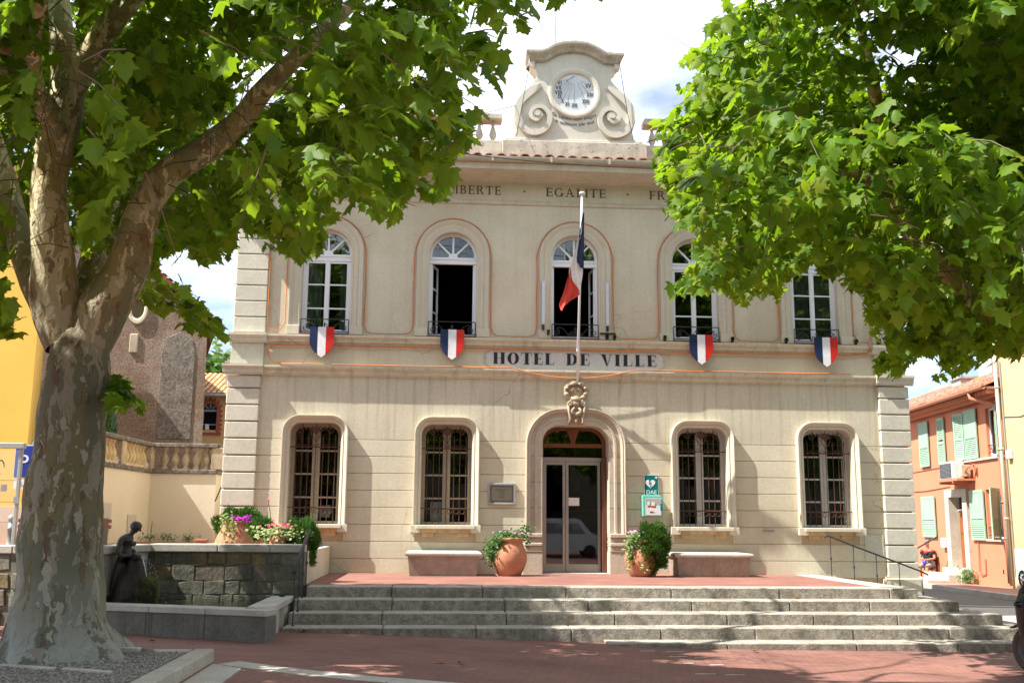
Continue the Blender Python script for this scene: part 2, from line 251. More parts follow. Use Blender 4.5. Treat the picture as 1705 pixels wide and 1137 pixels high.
def bark_mat():
    m = bpy.data.materials.new('plane_bark'); m.use_nodes = True; t = m.node_tree; N = t.nodes; b = N['Principled BSDF']; b.inputs['Roughness'].default_value = .8; b.inputs['Specular IOR Level'].default_value = .2; Lk = t.links.new
    g = N.new('ShaderNodeNewGeometry'); nz = N.new('ShaderNodeTexNoise'); nz.inputs['Scale'].default_value = 5; nz.inputs['Detail'].default_value = 5; Lk(g.outputs['Position'], nz.inputs['Vector'])
    mp = N.new('ShaderNodeMapping'); mp.inputs['Scale'].default_value = (1,1,.30); Lk(g.outputs['Position'], mp.inputs['Vector'])
    va = N.new('ShaderNodeMixRGB') if False else N.new('ShaderNodeVectorMath'); va.operation = 'MULTIPLY_ADD'; va.inputs[1].default_value = (.16,.16,.16)
    Lk(nz.outputs['Color'], va.inputs[0]); Lk(mp.outputs['Vector'], va.inputs[2])
    LAY = []
    def layer(scale, ca, lo, hi, seed):
        v = N.new('ShaderNodeTexNoise'); v.inputs['Scale'].default_value = scale; v.inputs['Detail'].default_value = 3.2; v.inputs['Roughness'].default_value = .55
        ofs = N.new('ShaderNodeVectorMath'); ofs.inputs[1].default_value = (seed, seed*2, seed*3); Lk(va.outputs[0], ofs.inputs[0]); Lk(ofs.outputs[0], v.inputs['Vector'])
        r = N.new('ShaderNodeMapRange'); r.inputs['From Min'].default_value = lo; r.inputs['From Max'].default_value = hi; Lk(v.outputs['Fac'], r.inputs['Value']); LAY.append(r.outputs['Result']); return r.outputs['Result']
    base = (.135,.138,.100)
    def mixc(f, A, B):
        n = N.new('ShaderNodeMix'); n.data_type = 'RGBA'; Lk(f, n.inputs['Factor'])
        for k, s in (('A',A),('B',B)):
            if isinstance(s, tuple): n.inputs[k].default_value = (*s,1)
            else: Lk(s, n.inputs[k])
        return n.outputs['Result']
    c = mixc(layer(2.2, None, .505, .515, 1.3), base, (.165,.150,.085))
    c = mixc(layer(5.5, None, .545, .552, 4.1), c, (.245,.235,.185))
    c = mixc(layer(8.0, None, .59, .597, 7.7), c, (.33,.315,.255))
    c = mixc(layer(9.0, None, .62, .628, 11.), c, (.13,.09,.062))
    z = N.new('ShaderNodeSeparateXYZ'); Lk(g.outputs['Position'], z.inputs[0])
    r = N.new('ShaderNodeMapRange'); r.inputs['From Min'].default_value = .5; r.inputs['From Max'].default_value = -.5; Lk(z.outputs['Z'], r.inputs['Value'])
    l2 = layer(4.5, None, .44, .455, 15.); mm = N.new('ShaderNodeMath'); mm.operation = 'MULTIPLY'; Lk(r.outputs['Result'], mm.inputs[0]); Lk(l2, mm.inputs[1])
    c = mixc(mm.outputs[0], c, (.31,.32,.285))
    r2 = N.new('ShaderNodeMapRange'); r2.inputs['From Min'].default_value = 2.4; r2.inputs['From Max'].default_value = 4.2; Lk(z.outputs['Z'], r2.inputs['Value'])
    mm2 = N.new('ShaderNodeMix'); mm2.data_type = 'RGBA'; mm2.blend_type = 'MULTIPLY'; Lk(r2.outputs['Result'], mm2.inputs['Factor']); Lk(c, mm2.inputs['A']); mm2.inputs['B'].default_value = (2.8,2.5,2.0,1); c = mm2.outputs['Result']  # paler young limb bark, with light under the canopy put into the colour
    Lk(c, b.inputs['Base Color'])
    bp = N.new('ShaderNodeBump'); bp.inputs['Strength'].default_value = .8; bp.inputs['Distance'].default_value = .03; n3 = N.new('ShaderNodeTexNoise'); n3.inputs['Scale'].default_value = 14; n3.inputs['Detail'].default_value = 6; Lk(va.outputs[0], n3.inputs['Vector'])
    hsum = n3.outputs['Fac']
    for k_, l_ in enumerate(LAY[:5]):
        ma = N.new('ShaderNodeMath'); ma.operation = 'MULTIPLY_ADD'; ma.inputs[1].default_value = (-.35,-.35,-.3,.5,-.3)[k_]; Lk(l_, ma.inputs[0]); Lk(hsum, ma.inputs[2]); hsum = ma.outputs[0]
    Lk(hsum, bp.inputs['Height']); Lk(bp.outputs['Normal'], b.inputs['Normal'])
    MATS['plane_bark'] = m; return m
barkM = bark_mat()
twigM = mat('twig_bark', (.14,.11,.07), var=.2)

# ------------------------------------------------------------------ mesh helpers
class MB:
    def __init__(s): s.v = []; s.f = []
    def add(s, vs, fs):
        o = len(s.v); s.v += [tuple(map(float, p)) for p in vs]; s.f += [tuple(i+o for i in f) for f in fs]; return s
    def box(s, x0, x1, y0, y1, z0, z1):
        return s.add([(x0,y0,z0),(x1,y0,z0),(x1,y1,z0),(x0,y1,z0),(x0,y0,z1),(x1,y0,z1),(x1,y1,z1),(x0,y1,z1)],
                     [(3,2,1,0),(4,5,6,7),(0,1,5,4),(1,2,6,5),(2,3,7,6),(3,0,4,7)])
    def prism(s, poly, y0, y1):      # poly in XZ, front at y0
        n = len(poly); a = sum(poly[i][0]*poly[(i+1)%n][1]-poly[(i+1)%n][0]*poly[i][1] for i in range(n))
        if a < 0: poly = poly[::-1]
        vs = [(x,y0,z) for x,z in poly] + [(x,y1,z) for x,z in poly]
        return s.add(vs, [tuple(range(n)), tuple(range(2*n-1, n-1, -1))] + [(i, i+n, (i+1)%n+n, (i+1)%n) for i in range(n)])
    def prism_z(s, poly, z0, z1):    # poly in XY
        n = len(poly); a = sum(poly[i][0]*poly[(i+1)%n][1]-poly[(i+1)%n][0]*poly[i][1] for i in range(n))
        if a < 0: poly = poly[::-1]
        vs = [(x,y,z0) for x,y in poly] + [(x,y,z1) for x,y in poly]
        return s.add(vs, [tuple(range(n-1,-1,-1)), tuple(range(n, 2*n))] + [(i, (i+1)%n, (i+1)%n+n, i+n) for i in range(n)])
    def loft(s, lines, closed=False):
        n = len(lines[0]); fs = []
        for a in range(len(lines)-1):
            for i in range(n if closed else n-1):
                j = (i+1) % n; fs.append((a*n+i, a*n+j, (a+1)*n+j, (a+1)*n+i))
        return s.add([p for l in lines for p in l], fs)
    def tube(s, pts, r, n=6, caps=True):
        pts = [Vector(p) for p in pts]; m = len(pts); rs = r if isinstance(r, (list, tuple)) else [r]*m
        rings = []; prev = None
        for i, p in enumerate(pts):
            t = (pts[min(i+1, m-1)] - pts[max(i-1, 0)])
            t = t.normalized() if t.length > 1e-9 else Vector((0,0,1))
            if prev is None:
                a = t.cross(Vector((0,0,1))) if abs(t.z) < .9 else t.cross(Vector((1,0,0)))
            else:
                a = prev - t*prev.dot(t)
                if a.length < 1e-6: a = t.cross(Vector((0,0,1)))
            a.normalize(); prev = a; b = t.cross(a)
            rings.append([p + (a*math.cos(2*PI*k/n) + b*math.sin(2*PI*k/n))*rs[i] for k in range(n)])
        s.loft(rings, True)
        if caps:
            o = len(s.v) - n*m; s.f.append(tuple(o+k for k in range(n-1,-1,-1))); s.f.append(tuple(o+(m-1)*n+k for k in range(n)))
        return s
    def lathe(s, prof, c=(0,0,0), n=20, sx=1, sy=1):
        rings = [[(c[0]+r*sx*math.cos(2*PI*k/n), c[1]+r*sy*math.sin(2*PI*k/n), c[2]+z) for k in range(n)] for r, z in prof]
        return s.loft(rings, True)
    def ball(s, c, rx, ry=None, rz=None, n=10):
        ry = ry or rx; rz = rz or rx; m = max(4, n//2)
        rings = [[(c[0]+rx*math.sin(PI*j/m)*math.cos(2*PI*k/n), c[1]+ry*math.sin(PI*j/m)*math.sin(2*PI*k/n), c[2]-rz*math.cos(PI*j/m)) for k in range(n)] for j in range(m+1)]
        return s.loft(rings, True)
    def quad(s, a, b, c, d): return s.add([a,b,c,d], [(0,1,2,3)])
    def mesh(s, name, mt, smooth=False):
        me = bpy.data.meshes.new(name); me.from_pydata(s.v, [], s.f); me.materials.append(mt)
        if smooth: me.polygons.foreach_set('use_smooth', [True]*len(me.polygons))
        me.validate(); me.update(); return me
    def build(s, name, mt, parent=None, smooth=False, bevel=0, kind=None, loc=None, seg=1):
        me = s.mesh(name, mt, smooth)
        if bevel: bevel_mesh(me, bevel, seg)
        return obj(name, me, parent, kind, loc)
def bevel_mesh(me, w, seg=1):
    bm = bmesh.new(); bm.from_mesh(me); bmesh.ops.remove_doubles(bm, verts=bm.verts, dist=1e-5)
    es = [e for e in bm.edges if len(e.link_faces) == 2 and e.calc_face_angle(0) > .6]
    bmesh.ops.bevel(bm, geom=es, offset=w, segments=seg, affect='EDGES', clamp_overlap=True); bm.to_mesh(me); bm.free()
def obj(name, me, parent=None, kind=None, loc=None):
    o = bpy.data.objects.new(name, me); COL.objects.link(o)
    if parent is not None: o.parent = parent
    if kind: o['kind'] = kind
    if loc is not None: o.location = loc
    return o
def tag(o, label, cat, group=None):
    o['label'] = label; o['category'] = cat
    if group: o['group'] = group
    return o
def thing(name, label, cat, loc=(0,0,0), rz=0, group=None):
    o = bpy.data.objects.new(name, None); COL.objects.link(o); o.location = loc; o.rotation_euler = (0,0,rz); o.empty_display_size = .2
    return tag(o, label, cat, group)
KIDS = {}
def copy_tree(o, parent=None):
    c = o.copy(); COL.objects.link(c); c.parent = parent
    for ch in [x for x in COL.objects if x.parent is o]: copy_tree(ch, c)
    return c
def inst(o, loc, parent=None, rot=None, scale=None):
    c = o.copy(); COL.objects.link(c); c.location = loc
    if parent is not None: c.parent = parent
    if rot is not None: c.rotation_euler = rot
    if scale is not None: c.scale = scale
    return c
def arch(cx, hw, z0, sp, n=16):
    return [(cx-hw, z0)] + [(cx-hw*math.cos(PI*i/n), sp+hw*math.sin(PI*i/n)) for i in range(n+1)] + [(cx+hw, z0)]
def rrect(cx, hw, z0, top, r, n=6):
    p = [(cx-hw, z0)]
    for i in range(n+1): a = PI/2*i/n; p.append((cx-hw+r-r*math.cos(a), top-r+r*math.sin(a)))
    for i in range(n+1): a = PI/2*i/n; p.append((cx+hw-r+r*math.sin(a), top-r+r*math.cos(a)))
    p.append((cx+hw, z0)); return p
def at_y(poly, y): return [(x, y, z) for x, z in poly]
def spiral(cx, cz, r0, turns, y, a0=0, sgn=1, r1=.008, n=22):
    return [(cx+(r0+(r1-r0)*i/n)*math.cos(a0+sgn*2*PI*turns*i/n), y, cz+(r0+(r1-r0)*i/n)*math.sin(a0+sgn*2*PI*turns*i/n)) for i in range(n+1)]
def catmull(pts, per=5):
    P = [np.array(p, float) for p in pts]; out = []
    for i in range(len(P)-1):
        a, b, c, d = P[max(i-1,0)], P[i], P[i+1], P[min(i+2, len(P)-1)]
        for k in range(per):
            t = k/per; out.append(.5*((2*b)+(-a+c)*t+(2*a-5*b+4*c-d)*t*t+(-a+3*b-3*c+d)*t**3))
    out.append(P[-1]); return out
def wall_fill(mb, x0, x1, z0, z1, ops, y):
    """wall at y facing -y with openings: each op = outline polyline (x,z) from bottom-left round to bottom-right, bottom z"""
    xs = x0
    for o in sorted(ops, key=lambda o: o[0][0]):
        xa, xb = o[0][0], o[-1][0]; zb = o[0][1]
        mb.quad((xs,y,z0),(xa,y,z0),(xa,y,z1),(xs,y,z1))
        if zb > z0+1e-6: mb.quad((xa,y,z0),(xb,y,z0),(xb,y,zb),(xa,y,zb))
        for p, q in zip(o[1:-2], o[2:-1]):
            if q[0]-p[0] > 1e-6: mb.quad((p[0],y,p[1]),(q[0],y,q[1]),(q[0],y,z1),(p[0],y,z1))
        xs = xb
    mb.quad((xs,y,z0),(x1,y,z0),(x1,y,z1),(xs,y,z1))
def skin_body(name, joints, edges, mt, parent=None, sub=2, loc=(0,0,0)):
    """joints: list of (pos, radius); one continuous skinned surface"""
    me = bpy.data.meshes.new(name); me.from_pydata([j[0] for j in joints], edges, []); o = bpy.data.objects.new(name, me); COL.objects.link(o)
    md = o.modifiers.new('skin', 'SKIN'); md.use_smooth_shade = True
    for i, j in enumerate(joints):
        r = j[1] if isinstance(j[1], (tuple, list)) else (j[1], j[1]); o.data.skin_vertices[0].data[i].radius = r
    o.data.skin_vertices[0].data[0].use_root = True
    sm = o.modifiers.new('sub', 'SUBSURF'); sm.levels = sub; sm.render_levels = sub
    bpy.context.view_layer.update(); dg = bpy.context.evaluated_depsgraph_get()
    me2 = bpy.data.meshes.new_from_object(o.evaluated_get(dg)); bpy.data.objects.remove(o)
    me2.materials.clear(); me2.materials.append(mt); me2.polygons.foreach_set('use_smooth', [True]*len(me2.polygons))
    return obj(name, me2, parent, None, loc)
def text_obj(body, size, mt, parent, loc, rot=(PI/2,0,0), name='lettering', ext=.002, align='CENTER'):
    cu = bpy.data.curves.new(name, 'FONT'); cu.body = body; cu.size = size; cu.align_x = align; cu.extrude = ext
    t = bpy.data.objects.new(name, cu); COL.objects.link(t); bpy.context.view_layer.update()
    me = bpy.data.meshes.new_from_object(t.evaluated_get(bpy.context.evaluated_depsgraph_get())); bpy.data.objects.remove(t)
    me.materials.clear(); me.materials.append(mt); o = obj(name, me, parent); o.location = loc; o.rotation_euler = rot; return o

# ------------------------------------------------------------------ serif letters drawn stroke by stroke
def ringpts(cx, cy, rx, ry, ix, iy, a0, a1, n=18):
    A = [a0+(a1-a0)*i/n for i in range(n+1)]
    return [[(cx+rx*math.cos(a), cy+ry*math.sin(a)) for a in A], [(cx+ix*math.cos(a), cy+iy*math.sin(a)) for a in A]]
def letter(ch, T=.17, t=.045, sf=.07):
    P = []; R = lambda a,b,c,d: P.append([(a,c),(b,c),(b,d),(a,d)])
    def stem(x, w=T, top=True, bot=True):
        R(x, x+w, 0, 1)
        if bot: R(x-sf, x+w+sf, 0, t)
        if top: R(x-sf, x+w+sf, 1-t, 1)
    def crescent(cx, cy, rx, ry, th, a0, a1):
        o, i = ringpts(cx, cy, rx, ry, max(.02, rx-th), ry-t, a0, a1)
        for k in range(len(o)-1): P.append([o[k], o[k+1], i[k+1], i[k]])
    if ch == 'I': stem(sf); return P, T+2*sf
    if ch == 'H': stem(sf); stem(.56); R(sf+T, .56, .5-t/2, .5+t/2); return P, .56+T+sf
    if ch in 'LEF':
        stem(sf); W = .62 if ch != 'F' else .58
        if ch in 'LE': R(sf+T, W, 0, t); P.append([(W-t, t), (W, t), (W+.02, .27), (W-.01, .27)])
        if ch in 'EF': R(sf+T, W-.02, 1-t, 1); P.append([(W-.02-t, 1-t), (W-.02, 1-t), (W-.01, .76), (W-.04, .76)]); R(sf+T, W-.16, .5-t/2, .5+t/2); R(W-.16, W-.16+t, .39, .61)
        return P, W+.03
    if ch == 'T':
        stem(.28, top=False); R(0, .73, 1-t, 1); P.append([(0,1-t),(t,1-t),(t*.4,.74),(-.02,.74)]); P.append([(.73-t,1-t),(.73,1-t),(.75,.74),(.73-t*.4,.74)]); return P, .73
    if ch == 'O': crescent(.40,.5,.40,.52,T*1.02,0,2*PI); return P, .80
    if ch == 'D': stem(sf); R(sf+T,.33,0,t); R(sf+T,.33,1-t,1); crescent(.33,.5,.44,.5,T,-PI/2,PI/2); return P, .78
    if ch == 'V':
        P.append([(.06,1),(.06+T*1.1,1),(.40+T*.3,0),(.40,0)]); P.append([(.66,1),(.66+t,1),(.40+T*.3,0),(.40+T*.3-t,0)])
        R(-.02,.06+T*1.1+sf,1-t,1); R(.58,.79,1-t,1); return P, .78
    if ch == 'A':
        P.append([(.10,0),(.10+t,0),(.41,1),(.41-t,1)]); P.append([(.62,0),(.62+T*1.1,0),(.41+.02,1),(.41-t,1)]); R(.2,.62,.32,.32+t); R(0,.24,0,t); R(.54,.88,0,t); return P, .88
    if ch == 'N': 
        stem(.12, w=t, top=False); stem(.68, w=t, bot=False); P.append([(.0,1),(.0+T*1.1,1),(.68+t,0),(.68+t-T*.9,0)]); return P, .80
    if ch == 'R':
        stem(sf); crescent(.34,.74,.27,.26,T,-PI/2,PI/2); R(sf+T,.34,1-t,1); R(sf+T,.34,.48,.48+t); P.append([(.34,.5),(.34+T,.5),(.62+T*.7,0),(.62-T*.3,0)]); R(.6,.8,0,t); return P, .79
    if ch == 'B':
        stem(sf); R(sf+T,.34,1-t,1); R(sf+T,.36,.5,.5+t); R(sf+T,.36,0,t); crescent(.33,.755,.24,.245,T,-PI/2,PI/2); crescent(.35,.265,.30,.265,T,-PI/2,PI/2); return P, .68
    if ch == 'G':
        crescent(.40,.5,.40,.52,T,.75,2*PI-.55); R(.62,.62+T,.05,.42); R(.54,.62+T+sf,.42-t,.42); P.append([(.66,.86),(.72,.86),(.72,.66),(.70,.66)]); return P, .86
    return P, .35
def serif_word(parent, mt, word, x0, x1, z0, h, y, gap=.16, T=.17, t=.045, sp=.75, th=.006):
    ws = []; tot = 0
    for ch in word:
        if ch == ' ': ws.append((None, sp)); tot += sp; continue
        P, wd = letter(ch, T, t); ws.append((P, wd)); tot += wd+gap
    tot -= gap; sx = (x1-x0)/tot; x = x0; k = 0
    for P, wd in ws:
        if P is None: x += wd*sx; continue
        mb = MB()
        for p in P:
            k += 1; mb.prism([(x+u*sx, z0+v*h) for u, v in p], y-th-.00025*(k % 9), y)
        mb.build('letter', mt, parent); x += (wd+gap)*sx
# ------------------------------------------------------------------ ground
def gz(x, y):
    xs = [-60, -12, -4.6, -2.4, 1.1, 5.5, 12, 60]; zs = [-.36, -.42, -.54, -.62, -.72, -.765, -.82, -1.3]
    z = float(np.interp(x, xs, zs))
    if y > -3: z -= min(60., y+3)*.009*min(1, max(0, (x-4)/6))
    return z
def sheet(name, xs, ys, dz, mt, kind='structure'):
    mb = MB(); nx = len(xs)
    mb.v = [(float(x), float(y), gz(x, y)+dz) for y in ys for x in xs]
    mb.f = [(j*nx+i, j*nx+i+1, (j+1)*nx+i+1, (j+1)*nx+i) for j in range(len(ys)-1) for i in range(nx-1)]
    return mb.build(name, mt, None, True, kind=kind)
sheet('ground', list(np.linspace(-300,-20,8))+list(np.linspace(-18,24,43))+list(np.linspace(30,300,8)), list(np.linspace(-300,-50,6))+list(np.linspace(-45,60,54))+[90,150,400], -.03, asphalt)
sheet('plaza_paving', np.linspace(-20, 8.2, 57), list(np.linspace(-45,-12,12))+list(np.linspace(-11.5,-2.4,19)), 0.0, plazaM)
# pale asphalt strip beside the steps and painted line on the street
sheet('pavement', np.linspace(8.21, 11.5, 8), np.linspace(-45, 3.0, 40), .0, kerbM)
mb = MB()
for (a, b) in (((11.6,3.2),(8.9,3.0)),):
    pass
roadline = MB()
for i in range(12):
    x0 = 8.3+i*.55; x1 = x0+.55; y0 = 4.2-.10*i
    roadline.add([(x0,y0,gz(x0,y0)-.022),(x1,y0-.1,gz(x1,y0-.1)-.022),(x1,y0+.06,gz(x1,y0+.06)-.022),(x0,y0+.16,gz(x0,y0+.16)-.022)], [(0,1,2,3)])
roadline.build('road_marking', roadwhite, None, kind='structure')

# ------------------------------------------------------------------ town hall
BAYS_L = (-5.17, -2.575, 2.58, 5.175); BAYS_U = (-5.08, -2.52, 0.0, 2.52, 5.06)
hall = thing('town_hall', 'two storey cream town hall with arched upper windows, corner quoins and a sundial pediment', 'town hall')
LTOP = 3.83
lower_ops = [rrect(c, .56, .80, 3.0, .26) for c in BAYS_L[:2]] + [rrect(0, .74, -.02, 3.0, .42)] + [rrect(c, .56, .80, 3.0, .26) for c in BAYS_L[2:]]
upper_ops = [arch(c, .56, 4.68, 6.39) for c in BAYS_U]
bk = MB(); wall_fill(bk, -6.9, 6.9, -.9, LTOP+.02, lower_ops, .010); bk.build('groove_backing', grooveM, hall); bk = MB()
wall_fill(bk, -6.86, 6.86, 4.60, 7.66, upper_ops, .0)
bk.box(-6.9,-6.88,.03,10,-.9,LTOP); bk.box(6.88,6.9,.03,10,-.9,LTOP); bk.box(-6.86,-6.84,.02,10,LTOP,8.1); bk.box(6.84,6.86,.02,10,LTOP,8.1); bk.box(-6.9,6.9,9.98,10,-.9,8.1)
bk.build('wall', stucco, hall)
mb = MB(); ops2 = [rrect(c, .56, 2.585, 3.0, .26) for c in BAYS_L[:2]] + [rrect(0, .74, 2.585, 3.0, .30)] + [rrect(c, .56, 2.585, 3.0, .26) for c in BAYS_L[2:]]
wall_fill(mb, -6.3, 6.3, 2.585, LTOP, ops2, 0.0)
mb.quad((-6.3,0,2.585),(6.3,0,2.585),(6.3,.0099,2.585),(-6.3,.0099,2.585)); mb.build('stucco_panel', stuccoS, hall)
mb = MB(); mb.box(-6.3, 6.3, 0, .03, 4.04, 4.47); mb.build('frieze_panel', stucco, hall)
# rusticated courses between the openings
segs = [(-6.3,-5.17-.6),(-5.17+.6,-2.575-.6),(-2.575+.6,-.95),(.95,2.58-.6),(2.58+.6,5.175-.6),(5.175+.6,6.3)]
for k in range(8):
    zt = 2.572-.33*k; zb = zt-.316
    ss = segs
    if zt < .85: ss = [(-6.3,-.95),(.95,6.3)]
    if zb > .66 and zt < 1.1:
        ss = segs
    for a, b in ss:
        if k == 7: zb = -.05
        MB().box(a, b, 0, .0098, zb, zt).build('stucco_course', stucco, hall, bevel=.004)
# string courses
def course(name, z0, z1, x0, x1, out, mt, yb=.0):
    prof = [(0,z0),(-.02,z0),(-.03,z0+.03),(-out*.55,z0+.045),(-out*.6,z1-.09),(-out*.8,z1-.07),(-out,z1-.055),(-out,z1-.012),(0,z1)]
    m = MB(); m.loft([[(x0,yb+y,z),(x1,yb+y,z)] for y, z in prof])
    for x, o in ((x0, 1), (x1, -1)):
        vs = [(x, yb+y, z) for y, z in prof]; m.add(vs, [tuple(range(len(vs)))])
    return m.build(name, mt, hall)
course('string_course', 4.47, 4.67, -6.22, 6.22, .12, stuccoS); course('string_course', 3.83, 4.04, -6.27, 6.27, .13, stuccoS)
for s in (-1, 1):
    a, b = sorted((s*6.20, s*6.95)); course('string_course_return', 4.47, 4.672, a, b, .12, quoinM, -.07)
    a, b = sorted((s*6.245, s*7.03)); course('string_course_return', 3.83, 4.043, a, b, .12, quoinM, -.08)
    a, b = sorted((s*6.26, s*6.90)); MB().box(a, b, -.062, .03, 4.04, 4.47).build('pilaster_panel', quoinM, hall, bevel=.006)
# quoin blocks
for s in (-1, 1):
    k = 0; z = 3.82
    zs = [3.82] + [3.562-.33*i for i in range(12)]
    for i in range(len(zs)-1):
        zt, zb = zs[i]-.01, zs[i+1]+.012
        if zt < -.15: break
        a, b = sorted((s*6.30, s*6.94)); MB().box(a, b, -.075-.004*random.random(), .04, max(zb,-.32), zt).build('quoin_block', quoinM, hall, bevel=.014)
    for i in range(9):
        zb = 4.685+.323*i; zt = zb+.308
        a, b = sorted((s*6.245, s*6.885)); MB().box(a, b, -.062-.004*random.random(), .04, zb, zt).build('quoin_block', quoinM, hall, bevel=.014)
MB().box(6.2, 6.99, -.13, .02, -.9, -.02).build('plinth', stuccoS, hall, bevel=.05, seg=3)
MB().box(-6.99, -6.2, -.13, .02, -.9, .0).build('plinth', stuccoS, hall, bevel=.05, seg=3)
# frieze, architrave line and cornice
prof = [(0,7.50),(-.03,7.50),(-.05,7.53),(-.05,7.56),(-.015,7.585),(-.015,7.60)]
m = MB(); m.loft([[(-6.95,y,z),(6.95,y,z)] for y, z in prof]); m.build('architrave', cornM, hall)
MB().box(-6.9, 6.9, -.012, .02, 7.59, 7.97).build('frieze', stucco, hall)
prof = [(0,7.955),(-.04,7.955),(-.05,7.985),(-.12,7.99),(-.16,8.02),(-.34,8.035),(-.42,8.06),(-.64,8.045),(-.70,8.03),(-.72,8.03),(-.725,8.10),(-.75,8.13),(-.75,8.16)]
m = MB(); m.loft([[(-7.62,y,z),(7.62,y,z)] for y, z in prof])
for x in (-7.62, 7.62): m.add([(x,y,z) for y, z in prof]+[(x,0,8.16)], [tuple(range(len(prof)+1))])
m.quad((-7.62,-.75,8.16),(7.62,-.75,8.16),(7.62,.1,8.16),(-7.62,.1,8.16)); m.box(-7.62,-6.8,.0,10,7.99,8.16); m.box(6.8,7.62,.0,10,7.99,8.16)
m.build('cornice', cornM, hall)
g = MB()
for i in range(13):
    x0 = -7.7+i*1.186; ring = []
    for x in (x0, x0+1.18):
        ring.append([(x, -.80-.085*math.sin(a), 8.245-.10*math.cos(a)-.0) for a in [math.radians(d) for d in range(-90, 100, 15)]])
    g.loft(ring)
    if i: g.box(x0-.02, x0+.02, -.895, -.7, 8.14, 8.255)
gut = g.build('gutter', gutterM, hall, smooth=False)
roof = MB().add([(-7.7,-.72,8.235),(7.7,-.72,8.235),(7.7,5,8.95),(-7.7,5,8.95),(7.7,10.5,8.2),(-7.7,10.5,8.2)], [(0,1,2,3),(3,2,4,5)]).build('roof', tileM, hall)
tm = MB()
r = [[(.105*math.cos(a)*k, y, .075*math.sin(a)*k+z) for a in [PI*i/8 for i in range(9)]] for (y, z, k) in ((0,0,1),(.45,.06,.9))]
tm.loft(r); tm.loft([[(p[0]*.82, p[1], p[2]*.8-.002) for p in r[0]], [(p[0]*.82, p[1], p[2]*.8-.002) for p in r[1]]]); tm.loft([r[0], [(p[0]*.82, p[1], p[2]*.8-.002) for p in r[0]]])
t0 = tm.build('roof_tile', tileM, roof, smooth=True, loc=(-7.6,-.86,8.235))
for i in range(1, 64):
    inst(t0, (-7.6+.2405*i+random.uniform(-.012,.012), -.86+random.uniform(-.03,.02), 8.235+random.uniform(-.008,.008)), roof, rot=(0,0,random.uniform(-.05,.05)))
row2 = MB()
for j in range(1, 5):
    for i in range(64):
        x = -7.6+.2405*i; y = -.86+.4*j; z = 8.235+.075*j
        row2.loft([[(x+.105*math.cos(a), y, z+.075*math.sin(a)) for a in [PI*q/4 for q in range(5)]], [(x+.095*math.cos(a), y+.45, z+.06+.07*math.sin(a)) for a in [PI*q/4 for q in range(5)]]])
row2.build('roof_tiles_upper', tileM, roof, kind='stuff')

# frieze lettering LIBERTE . EGALITE . FRATERNITE
serif_word(hall, letterB, 'LIBERTE', -2.67, -1.545, 7.708, .185, -.012, T=.15, t=.07)
serif_word(hall, letterB, 'EGALITE', -.605, .665, 7.708, .185, -.012, T=.15, t=.07)
serif_word(hall, letterB, 'FRATERNITE', 1.585, 3.42, 7.708, .185, -.012, T=.15, t=.07)
for x in (-1.06, 1.125): MB().prism([(x+.022*math.cos(a), 7.80+.022*math.sin(a)) for a in [2*PI*i/10 for i in range(10)]], -.018, -.012).build('lettering_dot', letterB, hall)

# upper windows -------------------------------------------------------
def surround(kind, c, hw, steps, z0, top, r=None):
    lines = []
    for off, y in steps:
        ol = arch(c, hw+off, z0, top, 20) if kind == 'arch' else rrect(c, hw+off, z0, top+off, r+off, 7)
        lines.append(at_y(ol, y))
    return MB().loft(lines)
UST = [(.0,.20),(.0,-.015),(.035,-.03),(.05,-.02),(.075,-.03),(.135,-.045),(.15,-.032),(.17,-.045),(.225,-.075),(.245,-.075),(.25,-.06),(.25,.01)]
def balconet(parent, c):
    m = MB(); y = -.03; z0 = 4.735; z1 = 4.985; x0 = c-.475; x1 = c+.475
    m.tube([(x0,y,z1),(x1,y,z1)], .011, 6); m.tube([(x0,y,z0),(x1,y,z0)], .010, 6)
    m.tube([(x0,y,z0-.05),(x0,y,z1)], .009, 5); m.tube([(x1,y,z0-.05),(x1,y,z1)], .009, 5)
    for s in (-1, 1):
        cx = c+s*.385
        m.tube(spiral(cx, z0+.085, .075, 1.6, y, a0=PI/2, sgn=s), .009, 5)
        m.tube([(cx, y, z0+.16), (cx-s*.06, y, z0+.185), (cx-s*.15, y, z0+.15), (cx-s*.22, y, z0+.06), (cx-s*.27, y, z0+.01)], .009, 5)
        m.tube(spiral(c+s*.07, z0+.075, .055, 1.4, y, a0=0 if s > 0 else PI, sgn=-s), .008, 5)
        m.tube([(c+s*.125, y, z0+.075), (c+s*.13, y, z0+.03), (c+s*.1, y, z0)], .008, 5)
    m.tube([(c,y,z0),(c,y,z0+.16),(c,y,z0+.21)], [.010,.014,.003], 6)
    m.tube([(c,y,z0+.13),(c-.03,y,z0+.16),(c-.04,y,z0+.135)], .007, 5); m.tube([(c,y,z0+.13),(c+.03,y,z0+.16),(c+.04,y,z0+.135)], .007, 5)
    m.build('balconet_railing', iron, parent)
